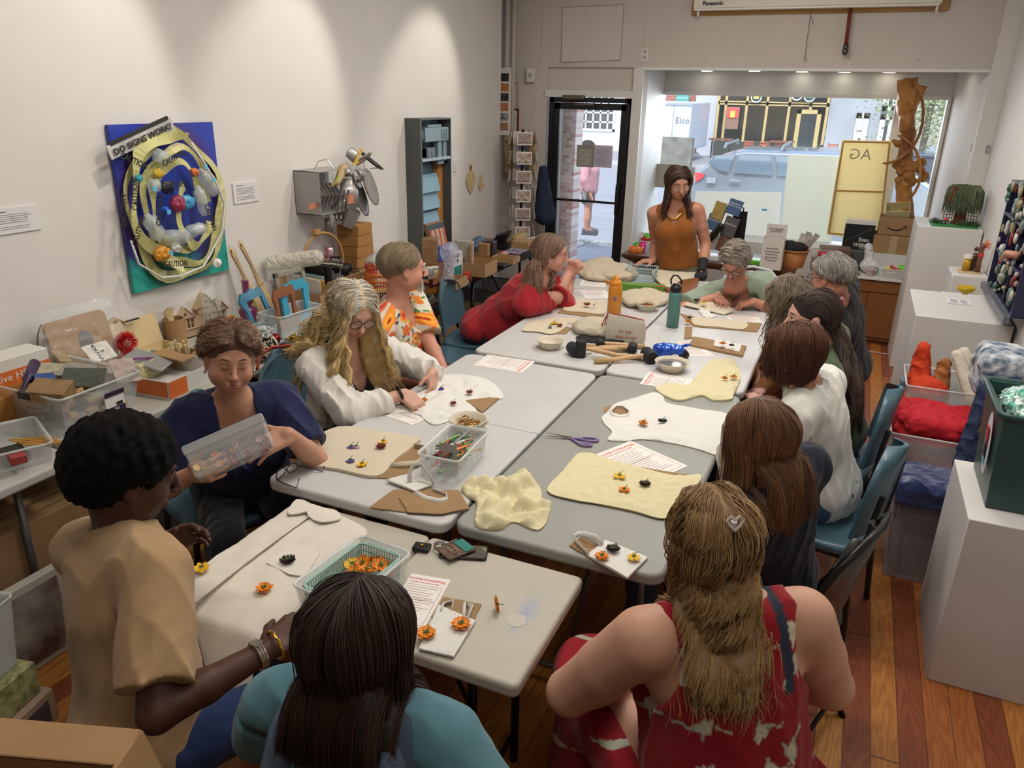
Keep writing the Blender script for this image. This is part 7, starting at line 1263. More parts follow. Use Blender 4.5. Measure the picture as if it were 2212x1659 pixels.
t=item('birdhouse','small plain wooden birdhouse with heart-shaped hole','birdhouse',318,728);MB().b2((-.03,-.04,0),(.03,.04,.08)).build('house',mat('pale_wood'),t);MB().at((0,-.028,.1),(R(38),0,0)).box((0,0,0),(.09,.075,.006)).at((0,.028,.1),(R(-38),0,0)).box((0,0,0),(.09,.075,.006)).build('roof',mat('pale_wood'),t);MB().at((.031,0,.05),(0,PI/2,0)).cyl((0,0,0),.012,.002,14).build('hole',mat('ink_brown2'),t)
t=item('kraft_tube','round kraft tube box holding thin wooden sticks','box',382,745);MB().lathe([(.055,0),(.055,.15),(.051,.15),(.051,.005)],28,caps=False).cyl((0,0,0),.052,.004).build('tube',kb,t,smooth=False)
for i in range(5):MB().at((-.01+.008*i,-.02+.008*i,.005),(.15*i-.3,-.15,0)).b2((-.006,-.003,0),(.006,.003,.2)).build('wooden_stick',mat('pale_wood'),t)
t=item('kraft_tray_box','hexagonal kraft box holding wooden clothes pegs','box',395,790);MB().lathe([(.075,0),(.075,.075),(.07,.075),(.07,.005)],6,caps=False).cyl((0,0,0),.07,.004,6).build('box',kb,t);rnd=random.Random(2)
for i in range(7):a=i*.9;MB().at((.035*math.cos(a),.035*math.sin(a),.01),(rnd.uniform(-.2,.2),rnd.uniform(-.2,.2),0)).lathe([(.006,0),(.006,.1),(.004,.104),(.008,.112),(.005,.12)],8).build('peg',mat('pale_wood'),t,smooth=True)
v=item('price_card','white card handwritten WOOD 75 cents by the pegs','card',360,745);MB().box((0,0,.03),(.003,.06,.05)).build('card',mat('paper_white'),v);text('lettering','WOOD\n75¢',.02,mat('ink_violet','4a3a6a',.7),v,(.003,0,.035),(PI/2,0,PI/2))
t=item('model_house','plain wooden model house with gabled roofs and cut-out windows','model house',428,716,-8);hw_=mat('plywood_pale','b9a184',.6);m=MB();m.b2((-.05,-.17,0),(.05,.17,.11)).b2((-.05,-.02,.11),(.055,.09,.15));m.build('walls',hw_,t)
def gable(y0,y1,z0,zr,x0=-.06,x1=.062):
 ym=(y0+y1)/2;MB().add([(x0,y0,z0),(x0,ym,zr),(x0,y1,z0),(x1,y0,z0),(x1,ym,zr),(x1,y1,z0)],[(0,1,2),(5,4,3),(0,3,4,1),(1,4,5,2),(2,5,3,0)]).build('gable',hw_,t)
 for a,b in((y0,1),(y1,-1)):d=(ym-a);MB().add([(x0-.006,a-b*.008,z0-.006),(x1+.006,a-b*.008,z0-.006),(x1+.006,ym,zr+.002),(x0-.006,ym,zr+.002),(x0-.006,a-b*.008,z0),(x1+.006,a-b*.008,z0),(x1+.006,ym,zr+.008),(x0-.006,ym,zr+.008)],[(0,1,2,3),(7,6,5,4),(0,4,5,1),(1,5,6,2),(3,2,6,7),(0,3,7,4)]).build('roof',mat('plywood_roof','c2ab8c',.6),t)
gable(-.17,-.05,.11,.17);gable(-.03,.09,.15,.22);gable(.09,.17,.11,.16)
for y in(-.15,-.125,-.095,-.07,.02,.045,.11,.135):MB().b2((.05,y,.05),(.0525,y+.014,.075)).b2((.05,y,.08),(.0525,y+.014,.1)).build('window_opening',mat('ink_brown2'),t)
for y in(-.012,.06,.14):MB().b2((.055 if y<.08 else .05,y,.005),(.0575 if y<.08 else .0525,y+.022,.045)).build('door_opening',mat('ink_brown2'),t)
for y,z_ in((-.11,.135),(.03,.18),(.13,.132)):MB().at((.0625,y,z_),(0,PI/2,0)).cyl((0,0,0),.008,.002,14).build('round_window',mat('ink_brown2'),t)
MB().b2((.05,-.17,.045),(.06,.17,.05)).build('ledge',mat('plywood_roof'),t)
t=item('plastic_pouch','clear plastic pouch with green dragonfly stick at the wall','bag',495,680,xy=(-3.2,3.12));vobj('pouch',[bxp((0,0,.14),(.012,.07,.13),None,.01,.01)],mat('cling_film'),'ffffff',t,(0,0,0),.008,folds(.006,40,3,(1,1,1)),0);MB().tube([(.02,.02,.1),(.02,0,.2)],.002,5).tube([(.02,-.03,.19),(.02,0,.2),(.02,.03,.215)],.004,5,flat=.3).build('dragonfly',mat('green_wire','2f8a3a',.4),t)
t=item('card_strip','strip of neon pink, orange and yellow cards','card',482,700,xy=(-3.08,3.12))
for i,c_ in enumerate(('7a4a9a','d85a6a','e8842a','e8d83a')):MB().b2((0,-.06+i*.025,.0+.005*i),(.004,-.037+i*.025,.12)).build('neon_card',mat('neon_'+c_,c_,.5),t)
def lathe_item(nm,lb,cat,px,py,prof,m,z=TZ+.001,n=28,xy=None,mod=None,caps=True):t=item(nm,lb,cat,px,py,0,z,None,xy);MB().lathe(prof,n,mod=mod,caps=caps).build('body',m,t,smooth=True);return t
lathe_item('glass_vase','tall magenta glass bottle vase with stacked bulges','vase',540,712,[(.04,0),(.046,.02),(.042,.07),(.052,.11),(.045,.13),(.022,.145),(.034,.165),(.03,.185),(.02,.192),(.028,.21),(.018,.222),(.019,.285),(.022,.29),(.017,.292)],mat('magenta_glass','8a1f62',.08,alpha=.8,spec=1.))
gem=mat('clear_gem','d4dcd4',.05,alpha=.6,spec=1.);t=item('gem_bag','tied clear bag of glass beads on a tub of blue beads','bag',567,740,0,TZ+.105);rnd=random.Random(3);m=MB()
for i in range(120):m.ball((rnd.gauss(0,.022),rnd.gauss(0,.022),.03+rnd.uniform(0,.05)),.009,6)
m.build('beads',gem,t,smooth=True);MB().tube([(0,0,.06),(0,0,.1),(.01,.01,.12),(0,.03,.11)],[.04,.012,.008,.003],10).build('bag_neck',mat('cling_film'),t)
t=item('bead_tub','clear square tub of dark blue beads','tub',567,740);MB().wallbox((0,0,0),(.12,.12,.1),.003).build('tub',clear(),t);m=MB()
for i in range(260):m.ball((rnd.uniform(-.05,.05),rnd.uniform(-.05,.05),.012+rnd.uniform(0,.08)),.008,6)
m.build('beads',mat('blue_bead','26344c',.15,spec=.8),t,smooth=True);t.children[-1]['kind']='stuff'
t=item('wicker_glass_bowl','round glass bowl wrapped in tangled cream sticks','bowl',570,778);m=MB()
for i in range(190):a,b=rnd.uniform(0,6.28),rnd.uniform(-.9,.75);p=Vector((math.cos(a)*math.cos(b),math.sin(a)*math.cos(b),math.sin(b)))*.075+Vector((0,0,.07));d=Vector((rnd.gauss(0,1),rnd.gauss(0,1),rnd.gauss(0,1)));d=(d-d.dot((p-Vector((0,0,.07))).normalized())*(p-Vector((0,0,.07))).normalized()).normalized()*.02;m.tube([tuple(p-d),tuple(p*1.0),tuple(p+d)],.0025,4)
m.build('sticks',mat('cream_sticks','d6ccb0',.6),t,kind='stuff');MB().ball((0,0,.07),.07,20,(1,1,.95)).build('glass',mat('dark_glass','2e2a24',.1,alpha=.85),t,smooth=True);MB().tube([(.042*math.cos(a),.042*math.sin(a),.132)for a in np.linspace(0,6.28,20)],.004,6,caps=False).build('rim',mat('cream_sticks'),t)
t=item('egg_tray','fluted foil tray holding tiny gold ornaments','tray',615,752);MB().lathe([(.04,0),(.05,.03),(.055,.035)],20,c=(-.05,0,0),mod=lambda a,z:1+.08*math.cos(a*8)).lathe([(.04,0),(.05,.03),(.055,.035)],20,c=(.05,.02,0),mod=lambda a,z:1+.08*math.cos(a*8)).build('tray',mat('foil_grey'),t,smooth=True)
m=MB();
for i in range(70):m.ball((.05+rnd.gauss(0,.02),.02+rnd.gauss(0,.02),.04+rnd.uniform(0,.03)),.007,7)
m.build('gold_balls',mat('gold_shiny','b8923a',.15,1.),t,smooth=True);lathe_item('ornament','dark red glass ball ornament on the foil tray','ornament',596,742,[(.004,0),(.022,.008),(.03,.028),(.022,.048),(.004,.057)],mat('red_shiny','7a1420',.15,.6),TZ+.036)
t=item('wood_strip_bundle','two tied bundles of thin wooden strips leaning on the wall','bundle',0,0,xy=(-3.12,3.42));t.rotation_euler=(R(14),R(-13),0)
for k,(y,n)in enumerate(((0,7),(.09,7))):
 for i in range(n):MB().at((0,y+.01*i,0),(.03*(i-3),.0,0)).b2((-.012+.004*(i%3),-.006,0),(-.008+.004*(i%3),.012,.42+.02*(i%4))).build('strip',mat('strip_wood','cdb184',.5,noise_amt=.1,nscale=9),t)
 MB().tube([(.012,y-.03,.2),(.012,y+.09,.2)],.002,4).build('string',kd,t)
clear_bin('grey-clear bin holding colourful wooden frames',*P(632,715,z=TZ)[:2],TZ+.001,.17,.34,.13,R(-6),al=.35,name='storage_bin')
def wframe(lb,x,y,w,h,col,rx,rz,z=TZ+.03,sd=1):
 t=thing('picture_frame',lb,'frame',(x,y,z),rot=(0,rx,rz),group=None);o_=[(w*(.5+.05*math.sin(i*1.7+sd))*sx_,h*sz_)for i,(sx_,sz_)in enumerate(((-.92,0),(-1,.25),(-.88,.5),(-1,.78),(-.7,.97),(-.3,.93),(0,1),(.3,.93),(.7,.97),(1,.78),(.88,.5),(1,.25),(.92,0)))];inn=[(-w*.3,h*.22),(-w*.3,h*.75),(w*.3,h*.75),(w*.3,h*.22)]
 vo=[Vector(p)for p in o_]+[Vector(p)for p in inn[::-1]];n0=len(o_);E=[(i,(i+1)%n0)for i in range(n0)]+[(n0+i,n0+(i+1)%4)for i in range(4)];r_=delaunay_2d_cdt(vo,E,[],0,1e-5);F=[f for f in r_[2]if inside(sum((r_[0][i]for i in f),Vector((0,0)))/3,o_)and not inside(sum((r_[0][i]for i in f),Vector((0,0)))/3,inn)]
 me=bpy.data.meshes.new('frame');me.from_pydata([(0,v[0],v[1])for v in r_[0]],[],F);o=link('moulding',me,mat('fr_'+col,col,.4),t);md=o.modifiers.new('s','SOLIDIFY');md.thickness=.014;return t
fx,fy=P(632,715,z=TZ)[:2]
wframe('blue scalloped frame leaning at the left of the bin',fx-.1,fy-.1,.26,.24,'3f7f9c',-.35,.2,sd=2);wframe('brown scalloped frame with green dot in the bin',fx+.02,fy-.04,.22,.25,'8f5a3c',-.1,.1,sd=1);wframe('blue and yellow scalloped frame in the bin',fx+.0,fy+.07,.26,.26,'3fa0c0',-.08,.05,sd=4)
t=thing('picture_frame','grey moulded rectangular frame at the back of the bin','frame',(fx-.06,fy+.12,TZ+.03),rot=(0,-.15,0));MB().b2((0,-.13,0),(.02,-.1,.3)).b2((0,.1,0),(.02,.13,.3)).b2((0,-.13,.27),(.02,.13,.3)).build('moulding',mat('fr_grey','8a8678',.5),t,bevel=.004)
fb=obox('large cardboard box packed with upright folders and prints',700,655,.3,.42,.13,0,kb,xy=(-3.06,3.92));rnd=random.Random(17)
for i,(c_,n_)in enumerate((('d8d2c8','cream'),('c8a24a','yellow'),('9ab8c4','pale blue'),('2c2624','dark brown'),('1c1c1e','black'),('8f8f8c','grey'),('bcb09a','tan'),('6f6f6c','dark grey'),('c8bca4','buff'),('d0c8c0','off-white'),('c9a4a0','pink'),('b8b4ae','light grey'))):
 t=thing('folder','%s folder upright in the large cardboard box'%n_,'folder',(-3.06+rnd.uniform(-.03,.03),3.745+i*.03,TZ+.01),rot=(rnd.uniform(-.12,.2),rnd.uniform(-.1,.1),0),group='folders in the large cardboard box');MB().b2((-.13,0,0),(.13,.007,.23+rnd.uniform(-.03,.05))).build('sleeve',mat('pk_'+c_,c_,.4,noise_amt=.15,nscale=9),t,bevel=.002)
t=thing('bubble_wrap','roll of clear bubble wrap on top of the folders','roll',(-3.12,3.78,TZ+.3));vobj('roll',[rc((-.12,-.1,0),(.1,.05,.03),.045,.05,.02)],mat('wrap_clear','d9d6c6',.15,alpha=.6,spec=.9),'ffffff',t,(0,0,0),.006,folds(.008,60,3,(1,1,1)),0)
t=thing('tote_handle_bag','black bag with looped handles on the folders','bag',(-2.98,3.98,TZ+.24));vobj('bag',[bxp((0,0,0),(.09,.07,.03),None,.02,.01)],blackp,'000000',t,(0,0,0),.007,folds(.006,40,3,(1,1,1)),0);MB().tube([(-.05,0,.03),(-.03,.0,.07),(.03,.01,.07),(.05,0,.03)],.006,6).build('handle',blackp,t)
t=item('embroidery_hoop','large wooden embroidery hoop standing behind the folders','hoop',0,0,xy=(-3.14,4.06));MB().tube([(.02*math.cos(a),.19*math.cos(a),.24+.2*math.sin(a))for a in np.linspace(0,2*PI,40)],.009,8,caps=False).build('ring',mat('hoop_wood','a9804c',.45),t,smooth=True);MB().box((0,-.05,.455),(.03,.06,.03),rz=.1).build('clamp',mat('hoop_wood'),t)
lathe_item('drink_can','red and silver drink can behind the hoop','can',0,0,[(.024,0),(.03,.006),(.03,.1),(.026,.112),(.024,.113)],mat('can_red','a82430',.25,.5,noise_amt=.5,nscale=25,col2='c8ccd0'),TZ+.22,xy=(-3.15,4.14));cbox('stack of catalogues under the drink can',0,0,.2,.18,.215,5,mat('pk_2a4a9a','2a4a9a',.4),xy=(-3.15,4.14),nm='catalogue_stack',cat='stack')
for i in range(4):cbox('small kraft carton, %s of the stack of four'%('lowest','second lowest','third from the floor side','topmost')[i],0,0,.17,.19,.072,3*i-4,mat('kraft_orange','a5763e',.75,noise_amt=.08,nscale=9),z=TZ+.16+.074*i,xy=(-3.14,4.43),grp=None)
cbox('wide kraft carton under the stack of four',0,0,.19,.2,.155,0,kd,xy=(-3.14,4.43))
vs_=[('c8462e',.075,.05),('d8742a',.085,.05),('b8502a',.09,.035),('c89a3a',.09,.02),('6a2038',.075,.06)];z_=0
for i,(c_,r_,h_)in enumerate(vs_[::-1]):
 t=item('plastic_basket','%s round slotted basket in the stacked tower behind floral-shirt man'%('dark pink','mustard','rust','orange','red')[i],'basket',790,650,0,TZ+.001+z_,xy=(-2.83,4.22));m=MB();n=26
 for k in range(n):a=2*PI*k/n;m.tube([(r_*.92*math.cos(a),r_*.92*math.sin(a),0),(r_*math.cos(a),r_*math.sin(a),h_)],.0035,4)
 for zz_,rr_ in((0.002,.92),(h_,1.)):m.tube([(r_*rr_*math.cos(a),r_*rr_*math.sin(a),zz_)for a in np.linspace(0,2*PI,26)],.005,5,caps=False)
 m.build('slotted_wall',mat('bsk_'+c_,c_,.3),t);z_+=h_+.006
lathe_item('glass_dome','clear glass lid with knob on the orange basket tower','lid',0,0,[(.07,0),(.068,.02),(.045,.045),(.012,.052),(.012,.062),(.018,.07),(.012,.078)],plq,TZ+.256,xy=(-2.83,4.22))
t=item('ceramic_pot','brown glazed ceramic dish with dark red rim','pot',934,632);MB().lathe([(.05,0),(.055,.01),(.06,.055),(.063,.08),(.056,.08),(.05,.015),(0.001,.012)],28,caps=False).build('dish',mat('brown_glaze','7a4a20',.3,noise_amt=.4,nscale=15,col2='a06a2c'),t,smooth=True);MB().lathe([(.0605,.056),(.064,.081),(.056,.083)],28,caps=False).build('glazed_rim',mat('maroon_glaze','4a1a16',.25),t,smooth=True)
cbox('folded dark red card house in the ceramic dish',932,620,.03,.06,.06,20,mat('maroon_glaze'),z=TZ+.05)
obox('open kraft box holding plastic bags beside ceramic dish',968,618,.22,.2,.07,4,kb,False);t=item('plastic_bag','gathered clear plastic bag standing in the kraft box','bag',968,610,z=TZ+.01);vobj('bag',[rc((0,0,.03),(0,0,.1),.05,.02,.02),rc((0,0,.1),(0,.02,.22),.02,.07,.02)],mat('cling_lilac','c4c8dc',.15,alpha=.4,spec=.9),'ffffff',t,(0,0,0),.006,folds(.01,40,3,(1,1,1)),0)
cbox('small red box with white square beside kraft box',1008,602,.045,.05,.05,5,mat('box_red','b8342c',.4));lathe_item('magnifier','small round black device at the table edge','tool',925,640,[(.02,0),(.024,.006),(.02,.012)],blackp)
for i,(px,py)in enumerate(((918,590),(928,584),(940,582),(912,575))):t=lathe_item('paint_jar','white-lidded paint jar, %s of four by the goatee'%('front left','front right','rightmost','rear')[i],'jar',px,py+12,[(.024,0),(.026,.004),(.026,.05)],mat('jar_%d'%i,('2a2a2c','8a8a88','c9b8a0','b8b4b0')[i],.3));MB().lathe([(.028,.05),(.028,.066),(.026,.068)],20).build('lid',mat('bar_white'),t,smooth=True)
for i,(px,py,w_,d_,h_,c_,lb)in enumerate(((985,580,.03,.17,.2,'d4d4d8','white and teal magazine upright behind the kraft box'),(1002,560,.16,.03,.23,'b9b4aa','grey card standing beside tall kraft panel'),(1018,562,.02,.13,.22,'a08060','tall kraft panel with green round sticker'),(930,545,.12,.16,.2,'9a7a56','open kraft display box near the man in floral shirt'),(955,540,.12,.1,.12,'4a5ab0','blue plastic packets heaped on the middle wall table'),(975,535,.16,.12,.1,'b8c4cc','white and blue packets heaped beside blue ones'))):
 t=cbox(lb,px,py+22,w_,d_,h_,8*i,mat('pk_'+c_,c_,.35,noise_amt=.3,nscale=18),nm='craft_stock',cat='packet');
 if 'magazine' in lb:text('lettering','Sil\nK',.04,mat('ink_dark'),t,(.018,0,.16),(PI/2,0,PI/2));MB().b2((.016,-.06,.02),(.018,.06,.1)).build('teal_print',mat('teal_card'),t)
big_=obox('large empty open kraft box on the corner of the brown table',1028,590,.26,.24,.1,2,kb,False);obox('shallow kraft tray of seashells on brown table',1092,566,.2,.16,.05,3,kb,False);cbox('low black tray with cream slips on brown table',1076,578,.14,.12,.03,4,blackp)
t=cbox('kraft box with black moustache print on brown table',1130,540,.16,.2,.09,4,kb);text('lettering','Dig It All',.03,kb,t,(.082,0,.03),(PI/2,0,PI/2));MB().b2((.0805,-.07,.015),(.0815,.07,.045)).build('moustache',mat('ink_dark'),t,bevel=.005)
cs_=item('paint_case','open black watercolour case with rows of pans propped up','case',1075,532,0);MB().at((0,0,.02),(0,R(-58),0)).box((0,0,0),(.26,.3,.02)).build('lid_tray',blackp,cs_);MB().box((.1,0,.012),(.2,.3,.02)).build('base_tray',blackp,cs_)
for i in range(14):
 for j in range(2):c_=('d84a5a','e8c83a','4a9a6a','3a6ac8','d8d8d4','b85ac8','e88a3a')[(i+j*3)%7];MB().at((0,0,.02),(0,R(-58),0)).box((-.1+.09*j if i<7 else-.0+.06*j,-.12+(i%7)*.04,.012),(.03,.012,.004)).build('colour_pan',mat('pan_'+c_,c_,.4),cs_)
t=item('marker_set','flat black tray of coloured marker tips on brown table','tray',1112,553,0);MB().box((0,0,.02),(.18,.26,.04)).build('tray',blackp,t)
for i in range(40):c_=('3a5ac8','d84a5a','d8d8d4','4a9a6a','b8a0d0')[i%5];MB().box((-.07+(i//10)*.045,-.11+(i%10)*.024,.042),(.026,.014,.006)).build('marker_tip',mat('pan_'+c_,c_,.4),t)
t=item('art_case','open wooden art case with pencils, lid up at the wall','case',0,0,0,xy=(-3.15,5.65));t.rotation_euler=(0,R(-12),0);MB().b2((0,-.15,.05),(.02,.15,.3)).build('lid',mat('case_wood','8a5a34',.5),t);MB().b2((.02,-.135,.065),(.025,.135,.285)).build('lining',blackp,t)
for i in range(14):MB().b2((.026,-.12+i*.018,.08+.02*(i%2)),(.03,-.11+i*.018,.24)).build('pencil',mat('pan_'+('e88a3a','d84a5a','d8d8d4','c9a878')[i%4],('e88a3a','d84a5a','d8d8d4','c9a878')[i%4],.4),t)
for i,(px,py,w_,d_,h_,c_,lb)in enumerate(((1000,545,.12,.14,.12,'c8c4bc','white boxes and tissue near the wooden art case'),(1045,548,.1,.05,.13,'a07c50','small kraft sign card handwritten in pencil'),(1060,545,.08,.08,.14,'3a3234','dark cup of pens and brushes'),(1085,548,.08,.1,.05,'d09a94','heap of salmon pink tissue'),(1150,520,.2,.24,.07,'d4d4d0','heap of shiny clear cellophane packets'),(1120,515,.12,.16,.1,'b8a070','tan dried gourds and bottles by the rack'),(1158,530,.13,.1,.08,'a8845c','small kraft box with cards at the table end'),(1030,530,.1,.16,.12,'56708a','blue and pink craft packets heaped by the paint case'))):
 t=item('craft_stock',lb,'packet',px,py+10);vobj('heap',[el((0,0,h_*.4),(w_*.5,d_*.5,h_*.5),None,.02),el((.02,.03,h_*.6),(w_*.3,d_*.35,h_*.4),None,.02)]if i not in(1,2,6)else[bxp((0,0,h_/2),(w_/2,d_/2,h_/2),None,.004,.005)],mat('pk_'+c_,c_,.35,noise_amt=.35,nscale=30),c_,t,(0,0,0),.006,folds(.012,60,i,(1,1,1))if i not in(1,2,6)else None,0)
rx_,ry_=P(1125,470,y=7.0)[:2];t=thing('postcard_rack','tall wire spinner rack filled with postcards beside the door','rack',(rx_,7.0,0));wire=mat('dark_wire','2e2c2c',.4,.6);MB().cyl((0,0,0),.2,.02,24).seg((0,0,0),(0,0,1.75),.014).build('pole',wire,t)
pc=('b8b0a4','7a6a5c','d0ccc4','8f8a84','c2a898','a8a4a0');rnd=random.Random(6)
for lv in range(6):
 z_=.72+lv*.175
 for k in range(4):
  a=k*PI/2+R(-58);dx,dy=math.cos(a),math.sin(a);MB().at((dx*.105,dy*.105,z_),(0,0,a)).tube([(.02,-.075,.0),(.03,-.075,.04),(.03,.075,.04),(.02,.075,0)],.002,4).tube([(0,-.07,0),(0,-.07,.15)],.002,4).build('wire_pocket',wire,t)
  o=thing('postcard','postcard in wire rack, row %s, %s side'%(('lowest','second','third','fourth','fifth','top')[lv],('camera','door','street','wall')[k]),'postcard',(rx_+dx*.125,7.0+dy*.125,z_+.075),group='postcards in the spinner rack',rot=(0,R(-8),a));c_=pc[(lv*3+k)%6];MB().box((0,0,0),(.003,.145,.115)).build('card',mat('card_edge','d8d4cc',.5),o);MB().box((.002,0,0),(.001,.128,.098)).build('picture',mat('post_'+c_,c_,.4,noise_amt=.55,nscale=28,col2='3a3430' if(lv+k)%3 else '8a6a5c'),o)
for i,(px,c_,lb)in enumerate(((1100,'8a7a5a','olive patterned scarf hanging behind the rack'),(1128,'7a6aa0','purple scarf over the rack top'),(1140,'5a5a60','grey knitted scarf over the rack top'),(1152,'b09a74','tan canvas bag hung on the rack'))):
 v=P(px,300,y=7.15);t=thing('scarf',lb,'scarf',tuple(v));vobj('cloth',[bxp((0,0,-.16),(.035,.03,.17),None,.02,.02),el((0,-.02,.0),(.04,.06,.03),None,.02)],mat('scarf_'+c_,c_,.9),c_,t,(0,0,0),.007,folds(.008,30,i),0)
v=P(1172,400,y=7.2);t=thing('jacket','dark navy apron with yellow patterned edge hanging by the door','apron',tuple(v));vobj('cloth',[rc((0,0,.16),(.03,0,-.28),.035,.11,.03)],mat('navy_cloth','222c44',.9),'222c44',t,(0,0,0),.008,folds(.01,24,3),0)
cbox('large brown carton under the empty blue chair side',0,0,.5,.62,.42,0,kd,z=.002,xy=(-2.9,4.75));cbox('brown carton beneath the brown table',0,0,.45,.4,.35,0,kd,z=.002,xy=(-2.95,5.6));clear_bin('grey storage crate under the brown table',-2.9,6.3,.002,.45,.5,.4,0,name='storage_bin',al=.6,col='7a8286')
t=thing('bin_bag','grey translucent bag of crumpled wrapping under the table','bag',(-2.75,4.05,.003));vobj('bag',[el((0,0,.22),(.16,.22,.22),None,.05),el((.02,.1,.38),(.1,.12,.12),None,.04)],mat('bag_film','5a5c5c',.2,alpha=.8,spec=.8),'5a5c5c',t,(0,0,0),.009,folds(.016,30,3,(1,1,1)),0)
cbox('dark storage box under the long wall table',0,0,.4,1.1,.5,0,mat('pk_3a3632','3a3632',.7),z=.002,xy=(-3.0,2.6))
q=[P(a,b,z=1.0)for a,b in((-30,1550),(305,1578),(335,1600))];t=thing('cardboard_box','big plain cardboard box in the bottom left foreground','box',(q[0].lerp(q[1],.5).x,q[0].lerp(q[1],.5).y,.55),math.atan2((q[1]-q[0]).y,(q[1]-q[0]).x));L=(q[1]-q[0]).length/2;m=MB();m.b2((-L,-.3,0),(L,-.295,.45)).b2((-L,-.005,0),(L,0,.45)).b2((-L,-.3,0),(-L+.005,0,.45)).b2((L-.005,-.3,0),(L,0,.45)).b2((-L,-.3,0),(L,0,.005));m.build('box',kb,t)
MB().at((0,0,.45),(R(97),0,0)).b2((-L,-.002,0),(L,.003,.07)).b2((-L,.003,.067),(L,-.14,.07)).build('flap',kb,t)
MB().at((L,-.1,.45),(0,R(165),0)).b2((-.003,-.1,0),(.003,.1,.16)).build('flap',kb,t)
t2_=fold_table('white table under the cardboard box at bottom left',-1.75,.12,-.95,.55,'b5b3aa',z=.548,grp=None)
ZS=.74;wp=mat('plinth_paint','cfccc9',.6,noise_amt=.05,nscale=4,bump=.15,bscale=60)
struct('trim_7',MB().b2((xp,7.86,0),(XP-.02,YG-.001,ZS)),trimw)
def leaner(nm,lb,cat,px,y,m,lean=.0,th=.01,parent=None,z0=None):
 q=[P(a,b,y=y)for a,b in px];c=sum(q,Vector())/len(q);t=thing(nm,lb,cat,tuple(c),rot=(lean,0,0));n=len(q);v=[(p.x-c.x,-th/2,p.z-c.z)for p in q]+[(p.x-c.x,th/2,p.z-c.z)for p in q]
 MB().add(v,[tuple(range(n)),tuple(range(2*n-1,n-1,-1))]+[(i,n+i,n+(i+1)%n,(i+1)%n)for i in range(n)]).build('panel',m,t);return t
wbm=thin_mat('white_panel','f0efe8',.45)
t=leaner('foam_board','low wide white board standing in the window, left of the others','board',[(1502,413),(1688,416),(1680,532),(1490,532)],8.29,wbm);MB().box((.28,-.008,.12),(.05,.002,.02)).build('blue_tape',mat('tag_blue'),t)
leaner('foam_board','tall white board standing in the middle of the window','board',[(1703,334),(1816,338),(1795,528),(1682,528)],8.26,thin_mat('white_panel2','eeefe4',.45))
t=leaner('stretched_canvas','back of a tall stretched canvas on wooden bars, leaning in the window','canvas',[(1819,302),(1926,304),(1900,528),(1786,505)],8.22,thin_mat('canvas_back','ecdfb8',.55),th=.004);br=mat('stretcher_pine','b98a4c',.6);c=t.location
def bar(a,b,w=.022):p0,p1=P(*a,y=8.2)-c,P(*b,y=8.2)-c;MB().seg(tuple(p0),tuple(p1),w/2,4).build('stretcher_bar',br,t)
for a,b in(((1822,306),(1790,505)),((1922,308),(1898,522)),((1822,306),(1922,308)),((1806,412),(1912,415)),((1790,504),(1880,512))):bar(a,b)
text('lettering','AG',.14,mat('faint_ink','b5ac90',.8),t,(-.05,-.003,.33),(PI/2,0,PI),th=.0005)
v=P(1920,560,z=.61);cx0,cx1=P(1806,575,y=7.32).x,.66
t=thing('counter_cabinet','low brown cabinet with white counter top under the window','cabinet',((cx0+cx1)/2,7.6,0));hw=(cx1-cx0)/2;brn=mat('brown_cabinet','7c4e26',.5,noise_amt=.06,nscale=6);MB().b2((-hw,-.24,.04),(hw,.255,.59)).b2((-hw,-.2,0),(hw,.25,.05)).build('carcass',brn,t);MB().b2((-hw-.01,-.275,.59),(hw+.01,.255,.615)).build('counter_top',mat('counter_white','d2d0cb',.4),t,bevel=.003)
for x0,x1 in((-hw+.01,-.06),(-.045,.25),(.265,hw)):d=MB().b2((x0,-.255,.07),(x1,-.24,.47)).build('door',brn,t,bevel=.002);MB().at((x0+.04,-.257,.43),(PI/2,0,0)).cyl((0,0,0),.008,.006,10).build('lock',mat('silver'),d)
MB().b2((-hw+.01,-.253,.48),(hw,-.24,.58)).build('fascia',brn,t,bevel=.002)
dx0,dx1=P(1345,547,y=6.75).x,P(1720,575,y=6.75).x;t=thing('desk','dark brown wooden desk behind the standing woman','desk',((dx0+dx1)/2,6.95,0));hw=(dx1-dx0)/2;dk=mat('desk_wood','5a3a28',.35,noise_amt=.2,nscale=6,stretch=(1,9,9));MB().add([(-hw,-.24,.72),(hw,-.24,.72),(hw,.4,.72),(-hw,.4,.72),(-hw,-.24,.695),(hw,-.24,.695),(hw,.4,.695),(-hw,.4,.695),(-hw+.06,-.16,.65),(hw-.06,-.16,.65),(hw-.06,.36,.65),(-hw+.06,.36,.65)],[(0,1,2,3),(0,4,5,1),(1,5,6,2),(2,6,7,3),(3,7,4,0),(4,8,9,5),(5,9,10,6),(6,10,11,7),(7,11,8,4),(8,11,10,9)]).build('top',dk,t)
for s in(-1,1):b_=MB().b2((s*(hw-.3)-.22,-.13,.02),(s*(hw-.3)+.22,.34,.65)).build('pedestal',mat('desk_side','a08064',.6),t);MB().b2((s*(hw-.3)-.2,-.145,.4),(s*(hw-.3)+.2,-.13,.62)).b2((s*(hw-.3)-.2,-.145,.06),(s*(hw-.3)+.2,-.13,.36)).build('drawer_front',dk,b_)
DZ=.7205
def on_desk(nm,lb,cat,px,py,y=None,z=DZ,rz=0,grp=None):v=P(px,py,y=y)if y else P(px,py,z=z);t=thing(nm,lb,cat,(v.x,v.y,z),R(rz),grp);return t
